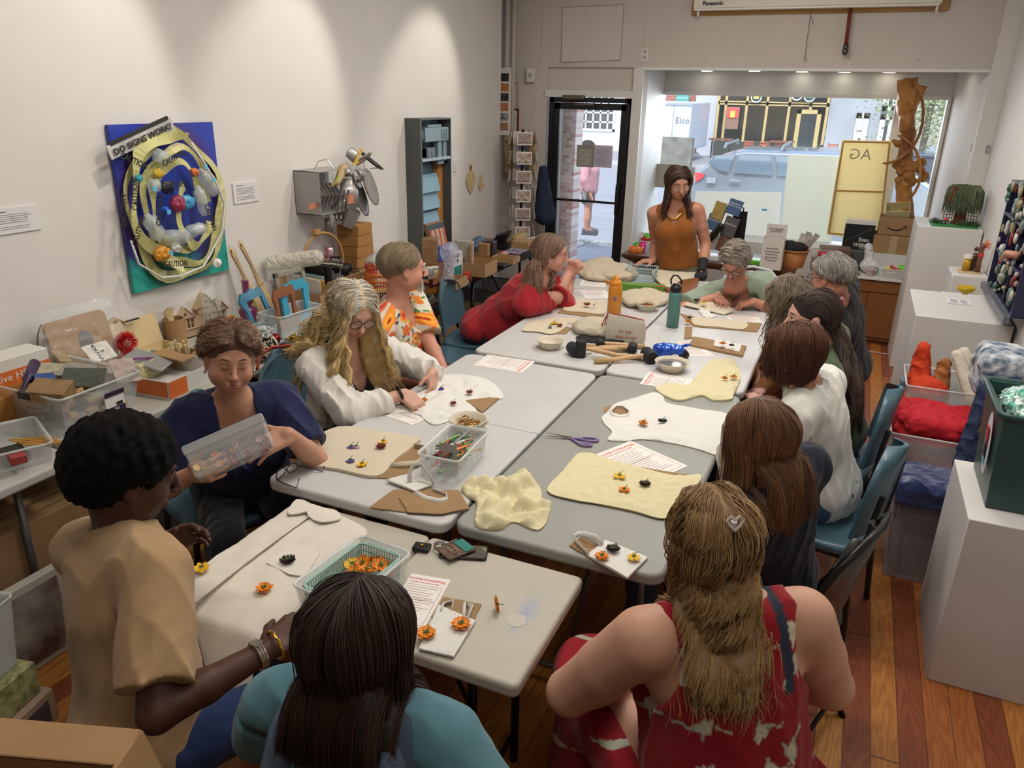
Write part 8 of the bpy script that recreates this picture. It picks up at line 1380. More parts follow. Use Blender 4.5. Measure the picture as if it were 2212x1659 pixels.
for i,(px,py,c_,r_,h_)in enumerate(((1368,545,'d8742a',.045,.05),(1379,548,'e08a2a',.045,.05),(1388,537,'c8287a',.035,.08),(1378,530,'4aa83a',.05,.06),(1397,522,'b82a28',.07,.03),(1400,512,'5ab03a',.04,.05))):t=on_desk('plastic_cup','%s on the desk left of the standing woman'%('rear orange bowl','front orange bowl','pink cup','green handled pail','red wide bowl','upper green pail')[i],'cup',px,py,6.85+.05*i,z=DZ+(.085 if i>3 else 0));MB().lathe([(r_*.75,0),(r_,h_),(r_*.93,h_),(r_*.7,.005),(0.001,.004)],20,caps=False).build('cup',mat('cup_'+c_,c_,.3),t,smooth=True)
t=on_desk('brochure_rack','black wire brochure rack tilted beside the standing woman','rack',1570,560,6.95);MB().tube([(-.18,0,0),(-.06,.08,.45),(.08,.08,.45),(.1,0,0)],.006,5).b2((-.0,.06,.0),(.12,.075,.42)).build('stand',wire,t)
for i,(px,py,w_,h_,c_,tx)in enumerate(((1553,455,.1,.15,'a08a3a',''),(1541,480,.11,.14,'3a5a80','AND BEYOND'),(1587,448,.12,.13,'3a5a8a','Free Dance\nPerformances'),(1577,490,.12,.17,'4a4844','East Street'),(1535,520,.11,.15,'c9c4c0',''),(1562,525,.1,.15,'6a4438',''))):v=P(px,py,y=6.9-.01*i);o=thing('brochure','%s in the black wire rack'%('yellow-gold brochure','blue brochure at left','blue and gold brochure at the top right','grey road brochure','white brochure low left','red-brown brochure low right')[i],'brochure',tuple(v),rot=(R(-12),R(14),0));MB().box((0,0,0),(w_,.006,h_)).build('cover',mat('br_'+c_,c_,.4,noise_amt=.35,nscale=18),o);tx and text('lettering',tx,.02,mat('paper_white'),o,(0,-.004,.02),(PI/2,0,0))
MB().at(tuple(P(1543,505,y=6.8)),(0,R(35),0)).box((0,0,0),(.06,.05,.22)).build('case',blackp,label='black strapped bag on the desk behind the standing woman',cat='bag',bevel=.02)
for i,(px,py,w_,h_,c_,lb)in enumerate(((1540,560,.16,.05,'d2d6da','white and clear plastic tub on the desk'),(1505,568,.1,.07,'c8c8c6','small frosted tub beside the white one'),(1640,558,.2,.045,'5aa82a','bright green packet lying on the desk'),(1602,548,.18,.09,'9aa4a8','grey clear container behind the green packet'))):t=on_desk('desk_container',lb,'container',px,py,6.85);MB().box((0,0,h_/2),(w_,.14,h_)).build('body',mat('ct_'+c_,c_,.3,alpha=1 if i==2 else .8),t,bevel=.01)
t=on_desk('survey_box','white box with handwritten demographic surveys notice','box',1662,596,6.74);MB().wallbox((0,0,0),(.17,.15,.26),.004).build('box',mat('box_white','cfc8c2',.7),t);MB().b2((-.08,.07,.26),(.085,.075,.36)).build('back_flap',mat('box_white'),t);text('lettering','Demographic\nSURVEYS',.022,mat('ink_violet'),t,(0,.068,.31),(PI/2,0,0));text('lettering','Survey Atts\nto anonymous\n& store for\ngreat inquiry\nThank you!',.021,mat('ink_dark'),t,(0,-.077,.13),(PI/2,0,0),space=1.15)
t=on_desk('wooden_basket','round slatted wooden basket holding black cloths and paper','basket',1712,572,6.9);MB().lathe([(.085,0),(.115,.15),(.108,.15),(.08,.01),(.001,.008)],28,caps=False).build('slats',mat('basket_wood','a86c34',.6,noise_amt=.2,nscale=4,stretch=(9,9,1)),t,smooth=True);MB().tube([(.117*math.cos(a),.117*math.sin(a),.145)for a in np.linspace(0,6.28,28)],.01,5,caps=False,flat=.6).build('rim_band',mat('basket_rim','b88048',.6),t);vobj('black_cloth',[el((0,0,.16),(.1,.09,.05),None,.02),el((-.05,0,.19),(.05,.06,.03),None,.02)],mat('black_cloth'),'1c1c1e',t,(0,0,0),.006,folds(.01,40,3),0)
for i in range(4):MB().at((.02+.02*i,.02*i,.15),(.1*i,.25+.08*i,.3)).b2((-.025,-.001,0),(.025,.001,.14+.02*(i%2))).build('paper_strip',mat('pk_c8c4bc','c8c4bc',.7),t)
MB().seg((-.08,0,.15),(-.1,0,.26),.004,6).ball((-.1,0,.27),.012,8).build('red_ball_stick',mat('maroon_glaze'),t)
for i,(px,py,w_,d_,h_,c_,lb)in enumerate(((1772,590,.2,.16,.13,'9a8c78','kraft box topped with red and white food packets'),(1800,560,.26,.2,.2,'6a4a44','dark patterned tin behind the food packets'),(1845,575,.16,.14,.17,'4c5256','dark grey box right of the food packets'))):t=cbox(lb,px,py,w_,d_,h_,6,mat('pk_'+c_,c_,.5,noise_amt=.25,nscale=14),z=.616,xy=(P(px,py,y=7.2+.08*i).x,7.42+.1*i))
t=thing('food_packet','red-lidded clear packets on the kraft box','packet',(P(1790,548,y=7.4).x,7.42,.75));MB().box((0,0,.02),(.18,.1,.04)).build('red_tray',mat('red_tray','c02840',.4),t,bevel=.006);MB().box((0,0,.05),(.16,.09,.02)).build('lid',clear(),t)
t=thing('whisky_carton','tall black carton with white Evan Williams lettering and open white top','box',(P(1853,520,y=7.97).x,7.97,ZS+.001));h_=P(1850,484,y=7.9).z-ZS;MB().b2((-.13,-.08,0),(.13,.08,h_)).build('carton',mat('carton_black','1c1d1e',.5),t);MB().b2((-.13,-.085,h_),(.13,.085,h_+.035)).b2((-.134,-.08,0),(-.13,.08,h_)).build('white_top',mat('bar_white'),t);text('lettering','Evan\nWilliams',.05,mat('paper_white'),t,(.05,-.082,.08),(PI/2,0,0),bold=.001);text('lettering','Bourbon',.022,mat('paper_white'),t,(.06,-.082,.03),(PI/2,0,0))
MB().seg((-.12,-.083,.08),(.12,-.083,h_*.9),.0025,4).build('diagonal_line',inkg,t)
bx=P(1930,520,y=7.98).x;t=obox('large open kraft box with taped front under the smile-arrow box',0,0,.42,.26,.165,0,kb,True,z=ZS+.002,xy=(bx,8.02));MB().b2((-.03,-.132,0),(.03,-.13,.165)).build('packing_tape',mat('tape_clear','b59c7c',.3),t)
t=obox('open kraft box with a curved black smile arrow, on the larger box',0,0,.3,.22,.16,0,kb,False,z=ZS+.17,xy=(bx,8.02));pts=[(-.08+.16*i/12,-.1115,.07-.03*math.sin(PI*i/12)+.01*i/12)for i in range(13)];MB().tube(pts,[.003+.004*math.sin(PI*i/12)for i in range(13)],6).tube([(.05,-.1115,.085),(.085,-.1115,.09),(.082,-.1115,.055)],.0035,5).build('smile_arrow',mat('ink_dark'),t)
t=obox('small cream-lined box tilted in the top of the smile-arrow box',0,0,.2,.13,.1,5,mat('cream_card','c9bc8e',.7),False,z=ZS+.34,xy=(bx-.01,8.01));t.rotation_euler=(R(35),R(-6),0)
t=thing('plastic_bag','crumpled white plastic bag on the counter','bag',(P(1882,560,y=7.5).x,7.5,.616));vobj('bag',[el((0,0,.06),(.08,.07,.06),None,.02),rc((-.01,0,.1),(-.04,0,.24),.05,.025,.03)],mat('white_film','d8dade',.3,alpha=.9),'d8dade',t,(0,0,0),.006,folds(.012,44,4,(1,1,1)),0)
t=cbox('open kraft tray with lime green item by the big box',0,0,.24,.12,.06,0,kb,z=.616,xy=(P(1940,560,y=7.42).x+.02,7.45));MB().b2((-.0,-.05,.06),(.11,.05,.1)).build('lime_item',mat('lime_green','6ad02a',.4),t,bevel=.01);MB().b2((-.1,-.03,.06),(-.04,.03,.08)).build('yellow_item',mat('neon_e8d83a','e8d83a',.5),t)
vx=P(1935,588,y=7.36).x;t=clear_bin('clear tub of red-handled tools at the counter edge',vx,7.39,.617,.28,.12,.08,0,name='plastic_tub',al=.35);MB().seg((-.05,0,.03),(.02,-.02,.06),.01).build('tool',mat('ct_c8c8c6'),t);MB().seg((-.05,.0,.1),(.03,-.02,.07),.012).build('red_handle',mat('box_red'),t);MB().box((.07,0,.05),(.09,.08,.05)).build('checked_packet',mat('checked','c8a4a8',.5,noise_amt=.6,nscale=60),t)
lathe_item('jar','small white jar with dark lid on the counter','jar',0,0,[(.03,0),(.032,.004),(.032,.055),(.033,.056),(.033,.068),(0,.068)],mat('jar_pink','c8b4ae',.4),.616,xy=(P(1880,582,y=7.38).x,7.38));lathe_item('tin','flat round gold tin lid at the counter edge','tin',0,0,[(.06,0),(.066,.004),(.066,.014),(.05,.02),(0,.02)],mat('gold_tin','b08c3a',.25,.8),.616,xy=(P(1842,585,y=7.37).x,7.37))
MB().tube([(.0,7.2,.008),(.2,7.12,.008),(.45,7.08,.008),(.6,7.1,.008)],.006,6).build('cable',mat('cable_pale','b8a49a',.6),smooth=True,label='pale cable lying on the floor before the brown cabinet',cat='cable')
t=poster('handwritten paper notice taped to the window behind pink cup',P(1380,430,y=8.3).x,P(1412,520,y=8.3).x,P(1395,443,y=8.3).z,P(1395,530,y=8.3).z,8.3,'c9c2a8');text('lettering','Thank\nYou\nWe are\norganizing',.05,mat('ink_violet'),t,(0,-.003,.05),(PI/2,0,0))
poster('grey back of a notice on the window beside the standing woman',P(1402,357,y=8.3).x,P(1470,357,y=8.3).x,P(1430,354,y=8.3).z,P(1430,405,y=8.3).z,8.3,'9c968a');t=poster('green map flyer on the window right of the standing woman',P(1483,360,y=8.3).x,P(1502,360,y=8.3).x,P(1490,361,y=8.3).z,P(1490,402,y=8.3).z,8.3,'bcc4cc');MB().box((0,-.002,.0),(.08,.001,.11)).build('map',mat('map_green','4a9a7a',.5,noise_amt=.5,nscale=30,col2='b8b84a'),t)
cw=mat('carved_wood','b8803e',.45,noise_amt=.35,nscale=5,stretch=(1,1,.35),col2='7a4a20',bump=.3,bscale=60);yp=8.12;K=lambda a,b,d=0.:tuple(P(a,b,y=yp+d));c0=Vector(K(1962,300));t=thing('carved_post','tall carved wooden post of pods, gourds and curling vines in the window','sculpture',tuple(c0));o3=np.array(c0)
pr=[rc(K(1960,170),K(1958,230),.085,.075,.03,capa=True),rc(K(1990,185),K(1972,225),.05,.05,.03,capa=True),rc(K(1958,230),K(1962,290),.075,.06,.04),rc(K(1962,290),K(1955,340),.055,.06,.04),rc(K(1955,340),K(1952,400),.06,.06,.04),rc(K(1952,400),K(1957,500),.065,.08,.03,cap=True),rc(K(1938,310),K(1928,303),.03,.015,.02)]
pr+=[el(K(1965,215,-.07),(.035,.03,.11),None,.006),el(K(1975,212,-.08),(.03,.03,.11),None,.006),el(K(1955,225,-.05),(.03,.03,.1),None,.006),el(K(1960,268,-.06),(.055,.04,.09),None,.01),el(K(1950,262,-.04),(.03,.04,.1),None,.006)];rnd=random.Random(3)
for i in range(26):a,b=rnd.uniform(0,6.3),rnd.uniform(0,1)**.5;pr.append(el(K(1966+34*b*math.cos(a),372+32*b*math.sin(a),-.1+.07*b),(rnd.uniform(.03,.05),.035,rnd.uniform(.025,.045)),None,.004))
vobj('carving',pr,cw,'a0682e',t,o3,.008,lambda D,X,Y,Z:D+.004*vnoise(X,Y,Z,70,3),0)
for pts in([(1972,172,-.08),(1990,200,-.12),(1997,240,-.12),(1990,290,-.1),(1965,330,-.1),(1930,352,-.12),(1904,353,-.1)],[(1937,290,-.08),(1955,300,-.12),(1980,320,-.13),(1990,360,-.14),(1988,400,-.12),(1964,432,-.08)]):MB().tube([tuple(Vector(p))for p in smooth3([Vector(K(*p))-c0 for p in pts])]if False else[tuple(Vector(K(*p))-c0)for p in pts],.014,8).build('vine',cw,t,smooth=True,sub=1)
def plinth(lb,x0,y0,x1,y1,h):t=thing('display_plinth',lb,'plinth',((x0+x1)/2,(y0+y1)/2,0));MB().box((0,0,h/2),(x1-x0,y1-y0,h)).build('box',wp,t,bevel=.004);return t
plinth('large white display plinth at the lower right holding the green bin',.545,2.76,.94,3.28,.70);plinth('white display plinth before the trinket cabinet, text card on top',.44,4.86,.935,5.6,.9)
ph=1.06;q0=P(1990,480,y=6.9);plinth('tall white display plinth holding the miniature tree house',P(1975,500,y=6.75).x+.02,6.75,.94,7.35,P(2140,500,y=6.75).z);hp2=P(2140,500,y=6.75).z;plinth('small white plinth holding the bottle figures',.72,6.05,.94,6.4,P(2061,594,y=6.05).z);h3=P(2061,594,y=6.05).z
v=P(2070,653,z=.9);t=thing('text_card','white text card lying on the middle plinth','label',(v.x,v.y,.901));MB().box((0,0,.003),(.13,.14,.006)).build('card',mat('label_card'),t);MB().b2((-.045,-.05,.0062),(-.005,.04,.0068)).b2((.01,-.05,.0062),(.045,.04,.0068)).build('printed_block',mat('ink_pale','a8a6b0',.8),t)
wall_label('white text card high on the right wall beside trinket cabinet',(P(2172,482,x=XR).y,P(2172,482,x=XR).z),.16,.13,x=XR);v=P(2118,322,x=XP);text('wall_lettering','BE KIND',.09,mat('faint_grey','8f8c92',.7),None,tuple(P(2118,322,y=7.46)-Vector((.0,0,0))),(PI/2,0,-.9),sx=.6)
bpy.data.objects['wall_lettering']['label']='grey vertical block letters on the wall above the tree';bpy.data.objects['wall_lettering']['category']='lettering'
v=P(2075,485,z=hp2);tx,ty=.76,6.98;t=thing('miniature_garden','green board with brown trunk, drooping moss crown, trellises and tiny mushroom','model',(tx,ty,hp2));MB().b2((-.17,-.17,0),(.15,.15,.012)).build('green_base',mat('base_green','2a7a3c',.5),t,bevel=.002);MB().lathe([(.06,0),(.045,.03),(.04,.1),(.045,.17)],14,c=(.03,0,.012),mod=lambda a,z:1+.08*math.sin(a*6)).build('trunk',mat('bark_red','6a3a26',.9,noise_amt=.3,nscale=30),t,smooth=True);m=MB();rnd=random.Random(5)
for i in range(1500):a=rnd.uniform(0,6.28);r_=.1*math.sqrt(rnd.random());L=rnd.uniform(.08,.2);p=Vector((.03+r_*math.cos(a),r_*math.sin(a),.29+rnd.uniform(-.02,.02)));o_=Vector((math.cos(a)*.03,math.sin(a)*.03,0));m.tube([tuple(p),tuple(p+o_+Vector((0,0,-L*.3))),tuple(p+o_*1.3+Vector((0,0,-L)))],[.002,.003,.001],3,caps=False)
m.build('moss_crown',mat('moss_grey_green','6a7558',.9,noise_amt=.4,nscale=40),t,kind='stuff');MB().at((-.06,-.03,.24),(0,.2,0)).box((0,0,0),(.03,.12,.12)).build('bark_roof',mat('bark_red'),t)
for x_ in(-.06,.11):
 m=MB()
 for i in range(4):m.b2((x_-.03+.02*i,-.03,.012),(x_-.025+.02*i,-.026,.11));m.b2((x_-.035,-.03,.03+.024*i),(x_+.035,-.026,.034+.024*i))
 m.build('trellis',mat('trellis_brown','5a4034',.7),t)
m=MB()
for i in range(260):p=Vector(rnd.choice([(-.13,-.06,.012),(.12,-.1,.012),(.05,-.11,.012)]))+Vector((rnd.gauss(0,.022),rnd.gauss(0,.02),0));m.tube([tuple(p),tuple(p+Vector((rnd.gauss(0,.01),rnd.gauss(0,.01),rnd.uniform(.02,.045))))],[.003,.001],3)
m.build('shrubs',mat('shrub_dark','3a5230',.9),t,kind='stuff');MB().lathe([(.006,0),(.006,.03),(.02,.03),(.012,.045),(0,.05)],12,c=(-.07,-.08,.012)).build('mushroom',mat('mushroom_red','c84a40',.5),t,smooth=True)
t=thing('bottle_figures','small wooden board with amber pill bottle, dark figure and feathered doll','figure',(.84,6.2,h3));MB().b2((-.08,-.05,0),(.06,.05,.012)).build('board',mat('pale_wood'),t);MB().lathe([(.025,.012),(.025,.1)],18,c=(-.03,0,0)).build('amber_bottle',mat('amber','b8901a',.15,alpha=.9),t,smooth=True);MB().lathe([(.029,.1),(.029,.125)],18,c=(-.03,0,0)).build('white_cap',mat('bar_white'),t)
vobj('dark_figure',[rc((.01,.02,.02),(.01,.02,.12),.015,.02,.01),el((.01,.02,.165),(.014,.014,.018),None,.005),rc((-.03,.01,.09),(.04,.01,.13),.01,.01,.01)],mat('bronze','4a2e24',.4),'4a2e24',t,(0,0,0),.004);MB().lathe([(.02,.012),(.014,.08),(.016,.12),(.01,.13),(.012,.17),(.02,.19),(.02,.2),(0,.215)],14,c=(.04,-.02,0)).build('doll',mat('doll_brown','6e4a38',.5),t,smooth=True);MB().lathe([(.02,.12),(.015,.15)],14,c=(.04,-.02,0)).build('red_skirt',mat('box_red'),t);m=MB()
for i in range(60):d=Vector((rnd.gauss(.5,.6),rnd.gauss(0,.5),rnd.gauss(.2,.6))).normalized();m.tube([(.05,-.02,.2),tuple(Vector((.05,-.02,.2))+d*.045)],[.002,.0005],3)
m.build('feathers',mat('feather_orange','d8683a',.8),t);lathe_item('pedestal_bowl','small yellow pedestal bowl behind the middle plinth','bowl',0,0,[(.02,0),(.012,.02),(.02,.03),(.05,.05),(.058,.075),(.052,.075),(.02,.04),(0,.036)],mat('yellow_glaze','b89a10',.2),.84,xy=(P(2087,622,y=5.78).x,5.78));plinth('low white plinth behind the middle plinth under the yellow bowl',.66,5.65,.93,5.95,.835)
y0,y1,z0_,z1_=4.7,5.62,.99,1.62;t=thing('trinket_cabinet','dark blue wall cabinet crowded with shells, dolls and beads','cabinet',(XR,(y0+y1)/2,z0_));hy=(y1-y0)/2;hh=z1_-z0_;nv=mat('navy_wood','2a2a48',.4);m=MB();D_=.08
for y in(-hy,-hy/3,hy/3,hy):m.b2((-D_,y-.008,0),(0,y+.008,hh))
for z_ in(0,hh*.35,hh*.7,hh):m.b2((-D_,-hy,z_-.008),(0,hy,z_+.008))
m.b2((-.01,-hy,0),(0,hy,hh));m.build('compartments',nv,t);MB().b2((-D_-.03,-hy-.02,-.04),(-D_+.0,hy+.02,.0)).build('front_ledge',mat('ledge_grey','6c6e78',.4,.3),t);rnd=random.Random(14);tc_=['c8c4b4','7a8a7c','a89a78','5a7a74','b8aca8','8a3a34','d0ccc8','3a5a4a']
for i in range(100):c_=tc_[i%8];r_=rnd.uniform(.012,.027);o_=MB();o_.ball((-D_*rnd.uniform(.5,1.2),rnd.uniform(-hy,hy),rnd.uniform(.02,hh)),r_,8,(.7,rnd.uniform(.5,1.5),rnd.uniform(.6,2.3)));o_.build('trinket',mat('tk_'+c_,c_,.35,noise_amt=.3,nscale=50),t,smooth=True)
MB().tube([(-.08,-.3,.3),(-.13,-.25,.3),(-.14,-.18,.25)],[.022,.018,.012],10).build('doll_arm',mat('doll_pink','c8907a',.5),t,smooth=True);MB().tube([(-.02,.5,.56),(-.06,.5,.56)],.012,6).build('finial',mat('maroon_glaze'),t)
def cloth_item(lb,pr,col,f=34,amp=.012,nm='folded_cloth',sheen=0,m=None,seed=3):c=np.mean([bbox(p)[0]+bbox(p)[1]for p in pr],0)/2;c[2]=min(bbox(p)[0][2]for p in pr);o_=vobj(nm,pr,m or mat('cl_'+col,col,.85,bump=.2,bscale=300),col,None,c,.006,folds(amp,f,seed,(1,1,1)),0);o_.location=tuple(c);return tag(o_,lb,'cloth')
clear_bin('clear bin at bottom holding dark clothes, navy bag on top',.6,3.62,.002,.44,.4,.4,0,name='storage_bin',tap=.9,al=.4,col='b8b4b8');cloth_item('dark grey clothes filling the lowest clear bin',[bxp((.6,3.62,.18),(.17,.15,.16),None,.03,.02)],'2c2a2e')
cloth_item('navy blue satin bag with brown leather strap on the lowest bin',[bxp((.56,3.5,.45),(.19,.13,.07),None,.05,.03),el((.5,3.47,.5),(.12,.1,.04),None,.04)],'1e3060',20,.01,'satin_bag',m=mat('navy_satin','1c2c5c',.35,sheen=.4));MB().tube([(.4,3.42,.52),(.36,3.38,.47),(.345,3.36,.4),(.35,3.32,.37),(.39,3.34,.36),(.4,3.38,.4)],.012,6,flat=.35).build('strap',mat('brown_leather','3e2a22',.5),bpy.data.objects['satin_bag'],smooth=True).matrix_parent_inverse=bpy.data.objects['satin_bag'].matrix_world.inverted()if False else Matrix.Translation(-bpy.data.objects['satin_bag'].location)
b1=clear_bin('clear bin of red cloth with blue-grey latch, in the middle of the pile',.62,4.12,.002,.52,.42,.52,0,name='storage_bin',tap=.92,al=.3);MB().box((-.27,-.1,.47),(.02,.08,.07)).box((-.27,-.16,.25),(.02,.07,.07)).build('latch',mat('latch_blue','5a7480',.4),b1,bevel=.006)
cloth_item('pile of folded bright red cloth in the middle clear bin',[bxp((.6,4.1,.3+.085*i),(.21-.01*i,.17,.05),None,.04,.01)for i in range(4)],'b01424',22,.012);cloth_item('second fold of red cloth at the left of the middle bin',[bxp((.47,4.16,.5),(.09,.14,.09),None,.03,.01)],'a81220',26)
b2_=clear_bin('clear bin of orange cloth and white rolls, farthest of the pile',.68,4.58,.002,.5,.38,.62,0,name='storage_bin',tap=.92,al=.3);MB().box((-.26,0,.56),(.02,.09,.07)).build('latch',mat('latch_blue'),b2_,bevel=.006)
cloth_item('orange satin cloth sticking up in the farthest bin',[rc((.5,4.55,.5),(.49,4.6,.78),.07,.035,.03),el((.55,4.5,.58),(.09,.08,.07),None,.03)],'c03a16',26,.012,sheen=.5);cloth_item('gold-brown shiny cloth beside the orange one',[rc((.6,4.5,.52),(.6,4.55,.72),.05,.03,.03)],'9a6234',34,.014)
for i,(x,y)in enumerate(((.68,4.5),(.72,4.58),(.77,4.5))):cloth_item('rolled white fabric, %s of three in the farthest bin'%('left','middle','right')[i],[rc((x+.08,y-.06,.56),(x-.03,y+.05,.78),.035,.03,.01)],'cfc8b8',20,.004)
cloth_item('patchwork bag with blue and white print hanging over the bins',[bxp((.8,4.2,.82),(.11,.16,.12),None,.05,.03)],'b0b8c0',20,.01,'patchwork_bag',m=mat('patch_print','c8ccd0',.8,noise_amt=.6,nscale=22,col2='34506e'));cloth_item('dark blue checked strap hanging in front of the red cloth',[rc((.72,4.0,.78),(.67,3.84,.45),.03,.035,.02),rc((.78,4.0,.76),(.7,3.84,.44),.02,.025,.02)],'1e2a48',30,.008)
cloth_item('yellow and grey patterned pouch hanging by the checked strap',[el((.79,3.9,.6),(.08,.04,.09),None,.02)],'a8983a',20,.006,'pouch',m=mat('patch_yellow','c8a82a',.8,noise_amt=.7,nscale=26,col2='3a3c42'));cloth_item('black and white printed cloths under the patterned pouch',[el((.86,3.8,.5),(.08,.1,.14),None,.03)],'8a8480',26,.01,m=mat('patch_dark','b8aca4',.8,noise_amt=.7,nscale=24,col2='2a2426'))
gx,gy=.765,3.05;t=thing('green_bin','green plastic bin with oval penguin-like sticker, full of ribbons, on plinth','bin',(gx,gy,.702));gp=mat('green_tub','2c4a48',.35);MB().wallbox((0,0,0),(.36,.4,.36),.006,.88).build('tub',gp,t,bevel=.02);L=rrect(-.19,-.21,.19,.21,.04,5);MB().tube([(a,b,.36)for a,b in L+[L[0]]],.012,8,flat=.8).build('rim',gp,t,smooth=True)
MB().at((-.178,-.06,.2),(0,-PI/2-.06,0)).lathe([(0.001,.001),(.001,.0015)],4).add([(.12*math.cos(a),.055*math.sin(a),.002)for a in np.linspace(0,6.1,28)],[tuple(range(28))[::-1]]).build('oval_sticker',mat('sticker_white','cfcfd4',.5),t);MB().at((-.184,-.06,.2),(0,-.06,0)).box((0,0,.03),(.002,.035,.07)).build('red_shape',mat('box_red'),t);MB().at((-.184,-.06,.2),(0,-.06,0)).box((0,.0,-.02),(.003,.03,.06)).build('dark_shape',mat('ink_dark'),t);MB().at((-.183,-.06,.2),(0,-.06,0)).box((0,0,-.06),(.002,.02,.04)).build('blue_shape',mat('tag_blue'),t)
vobj('ribbon_heap',[el((0,0,.34),(.16,.18,.06),None,.02)],mat('teal_ribbon','2a9a80',.25,.3,noise_amt=.6,nscale=30,col2='c8d8d4'),'2a9a80',t,(0,0,0),.006,folds(.02,50,3,(1,1,1)),0)
def gz(y):return float(np.interp(y,[8.4,12,12.25,12.3,22,28,28.2,50],[-.12,-.2,-.2,-.36,-.3,-.22,-.1,-.1]))
g=MB();xs=[-16,10];ys=[8.37,12,12.25,12.3,22,28,28.2,50]
g.add([(x,y,gz(y))for y in ys for x in xs],[(2*i,2*i+1,2*i+3,2*i+2)for i in range(len(ys)-1)])
st=struct('floor_street',g,mat('pavement','9a9ea2',.8,noise_amt=.15,nscale=1.2,stretch=(.3,2.5,1),bump=.2,bscale=30))
MB().b2((-16,12.15,-.35),(10,12.3,-.19)).b2((-16,28.0,-.3),(10,28.2,-.095)).build('kerb',mat('kerb_stone','b3b3ae',.8),st)
m=MB()
for i in range(9):m.add([(-6.5+i*1.3,8.5,gz(8.5)+.002),(-6.48+i*1.3,8.5,gz(8.5)+.002),(-6.48+i*1.3,12.1,gz(12)+.003),(-6.5+i*1.3,12.1,gz(12)+.003)],[(0,1,2,3)])
m.b2((-16,10.2,gz(10.2)),(10,10.22,gz(10.2)+.003));m.build('joint',mat('joint_dark','77796f',.9),st)
rnd=random.Random(4);m=MB()
for i in range(900):
 x,y=rnd.choice([(rnd.uniform(-4.2,-2.3),12.1+rnd.gauss(0,.08)),(rnd.uniform(-3.6,-2.6),10.3+rnd.gauss(0,.06)),(rnd.uniform(-3.8,1.5),12.1+rnd.gauss(0,.1)),(rnd.uniform(.4,1.6),11.6+rnd.gauss(0,.3))])
 h_=rnd.uniform(.02,.06);a=rnd.uniform(0,6.3);z=gz(y);m.add([(x,y,z),(x+.008*math.cos(a),y+.008*math.sin(a),z),(x+rnd.gauss(0,.015),y+rnd.gauss(0,.015),z+h_)],[(0,1,2)])
m.build('kerb_grass',mat('street_grass','6f8a4a',.8),kind='stuff',label='thin green weeds along the street kerb',cat='grass')
def windows(root,rects,yy,fcol,gcol='2e3840',nm='window',fr=.06,bars=None):
 for(x0,z0,x1,z1)in rects:
  w=MB().b2((x0,yy-.06,z0),(x0+fr,yy,z1)).b2((x1-fr,yy-.06,z0),(x1,yy,z1)).b2((x0,yy-.06,z1-fr),(x1,yy,z1)).b2((x0,yy-.06,z0),(x1,yy,z0+fr))
  if bars:
   for i in range(1,bars[0]):xx=x0+(x1-x0)*i/bars[0];w.b2((xx-fr/3,yy-.05,z0),(xx+fr/3,yy,z1))
   for i in range(1,bars[1]):zz=z0+(z1-z0)*i/bars[1];w.b2((x0,yy-.05,zz-fr/3),(x1,yy,zz+fr/3))
  o=w.build(nm,mat('far_frame_'+fcol,fcol,.5),root);MB().b2((x0+fr*.5,yy-.03,z0+fr*.5),(x1-fr*.5,yy-.02,z1-fr*.5)).build('pane',mat('far_glass_'+gcol,gcol,.08,spec=.8),o)
def brick(name,c1,c2,mortar,s=3.2,sx=1.):
 m=bpy.data.materials.new(name);nt,N,L,b=nodes_of(m);tc=N.new('ShaderNodeTexCoord');mp=N.new('ShaderNodeMapping');mp.inputs['Rotation'].default_value=(PI/2,0,0);L.new(tc.outputs['Object'],mp.inputs[0])
 t=N.new('ShaderNodeTexBrick');t.inputs['Scale'].default_value=s;t.inputs['Color1'].default_value=(*srgb(c1),1);t.inputs['Color2'].default_value=(*srgb(c2),1);t.inputs['Mortar'].default_value=(*srgb(mortar),1);t.inputs['Mortar Size'].default_value=.02
 L.new(mp.outputs[0],t.inputs['Vector']);L.new(t.outputs[0],b.inputs['Base Color']);b.inputs['Roughness'].default_value=.85;return m
YB=34.
px2=lambda x,y_=300:P(x,y_,y=YB).x
zz=lambda y_,x=1600:P(x,y_,y=YB).z
gb=gz(YB)
t=thing('brick_building','red brick garage building across the street, seen through the door','building',(px2(1300),YB,gb));t2=t;ox=t.location.x
MB().b2((px2(1170)-ox,0,-.3),(px2(1548)-ox,4,9)).build('wall',brick('brick_red','8a4a3e','9b5a4a','b49a90',2.6),t)
MB().b2((px2(1235)-ox,-.1,zz(315,1290)-gb-.3),(px2(1345)-ox,-.02,zz(240,1290)-gb+.6)).build('surround',mat('far_white','cfd4d6',.6),t)
windows(t,[(px2(1250)-ox,zz(283,1290)-gb,px2(1328)-ox,zz(221,1290)-gb+.35)],-.1,'dfe4e6','3c4a52',bars=(5,4),fr=.1)
v=P(1474,214,y=YB-.2);tt=thing('shop_sign','small teal sign board on the far brick building','sign',tuple(v));MB().box((0,0,0),(.55,.06,.32)).build('board',mat('teal_sign','4f9a94',.5),tt);text('lettering','WHITE HALL',.08,mat('sign_cream','e8eee8',.5),tt,(0,-.035,.05),(PI/2,0,0))
t=thing('corner_shop','dark-windowed corner bar with gold window frames across the street','building',(px2(1660),YB-.3,gb));ox=t.location.x
MB().b2((px2(1497)-ox,.12,-.3),(px2(1548)-ox,4,9)).build('wall',mat('far_stone','b5bcc4',.7,noise_amt=.1,nscale=.8),t)
MB().b2((px2(1548)-ox,1.6,-.3),(px2(1782)-ox,4,9)).build('interior',mat('far_dark','20262a',.6),t)
MB().b2((px2(1545)-ox,0,-.3),(px2(1780)-ox,.3,zz(305,1660)-gb)).build('sill_wall',mat('far_dark_sill','3a3f3e',.6),t)
xs_=[1547,1563,1607,1650,1697,1742,1778];ga=mat('gold_frame','b9a46e',.5);f=MB()
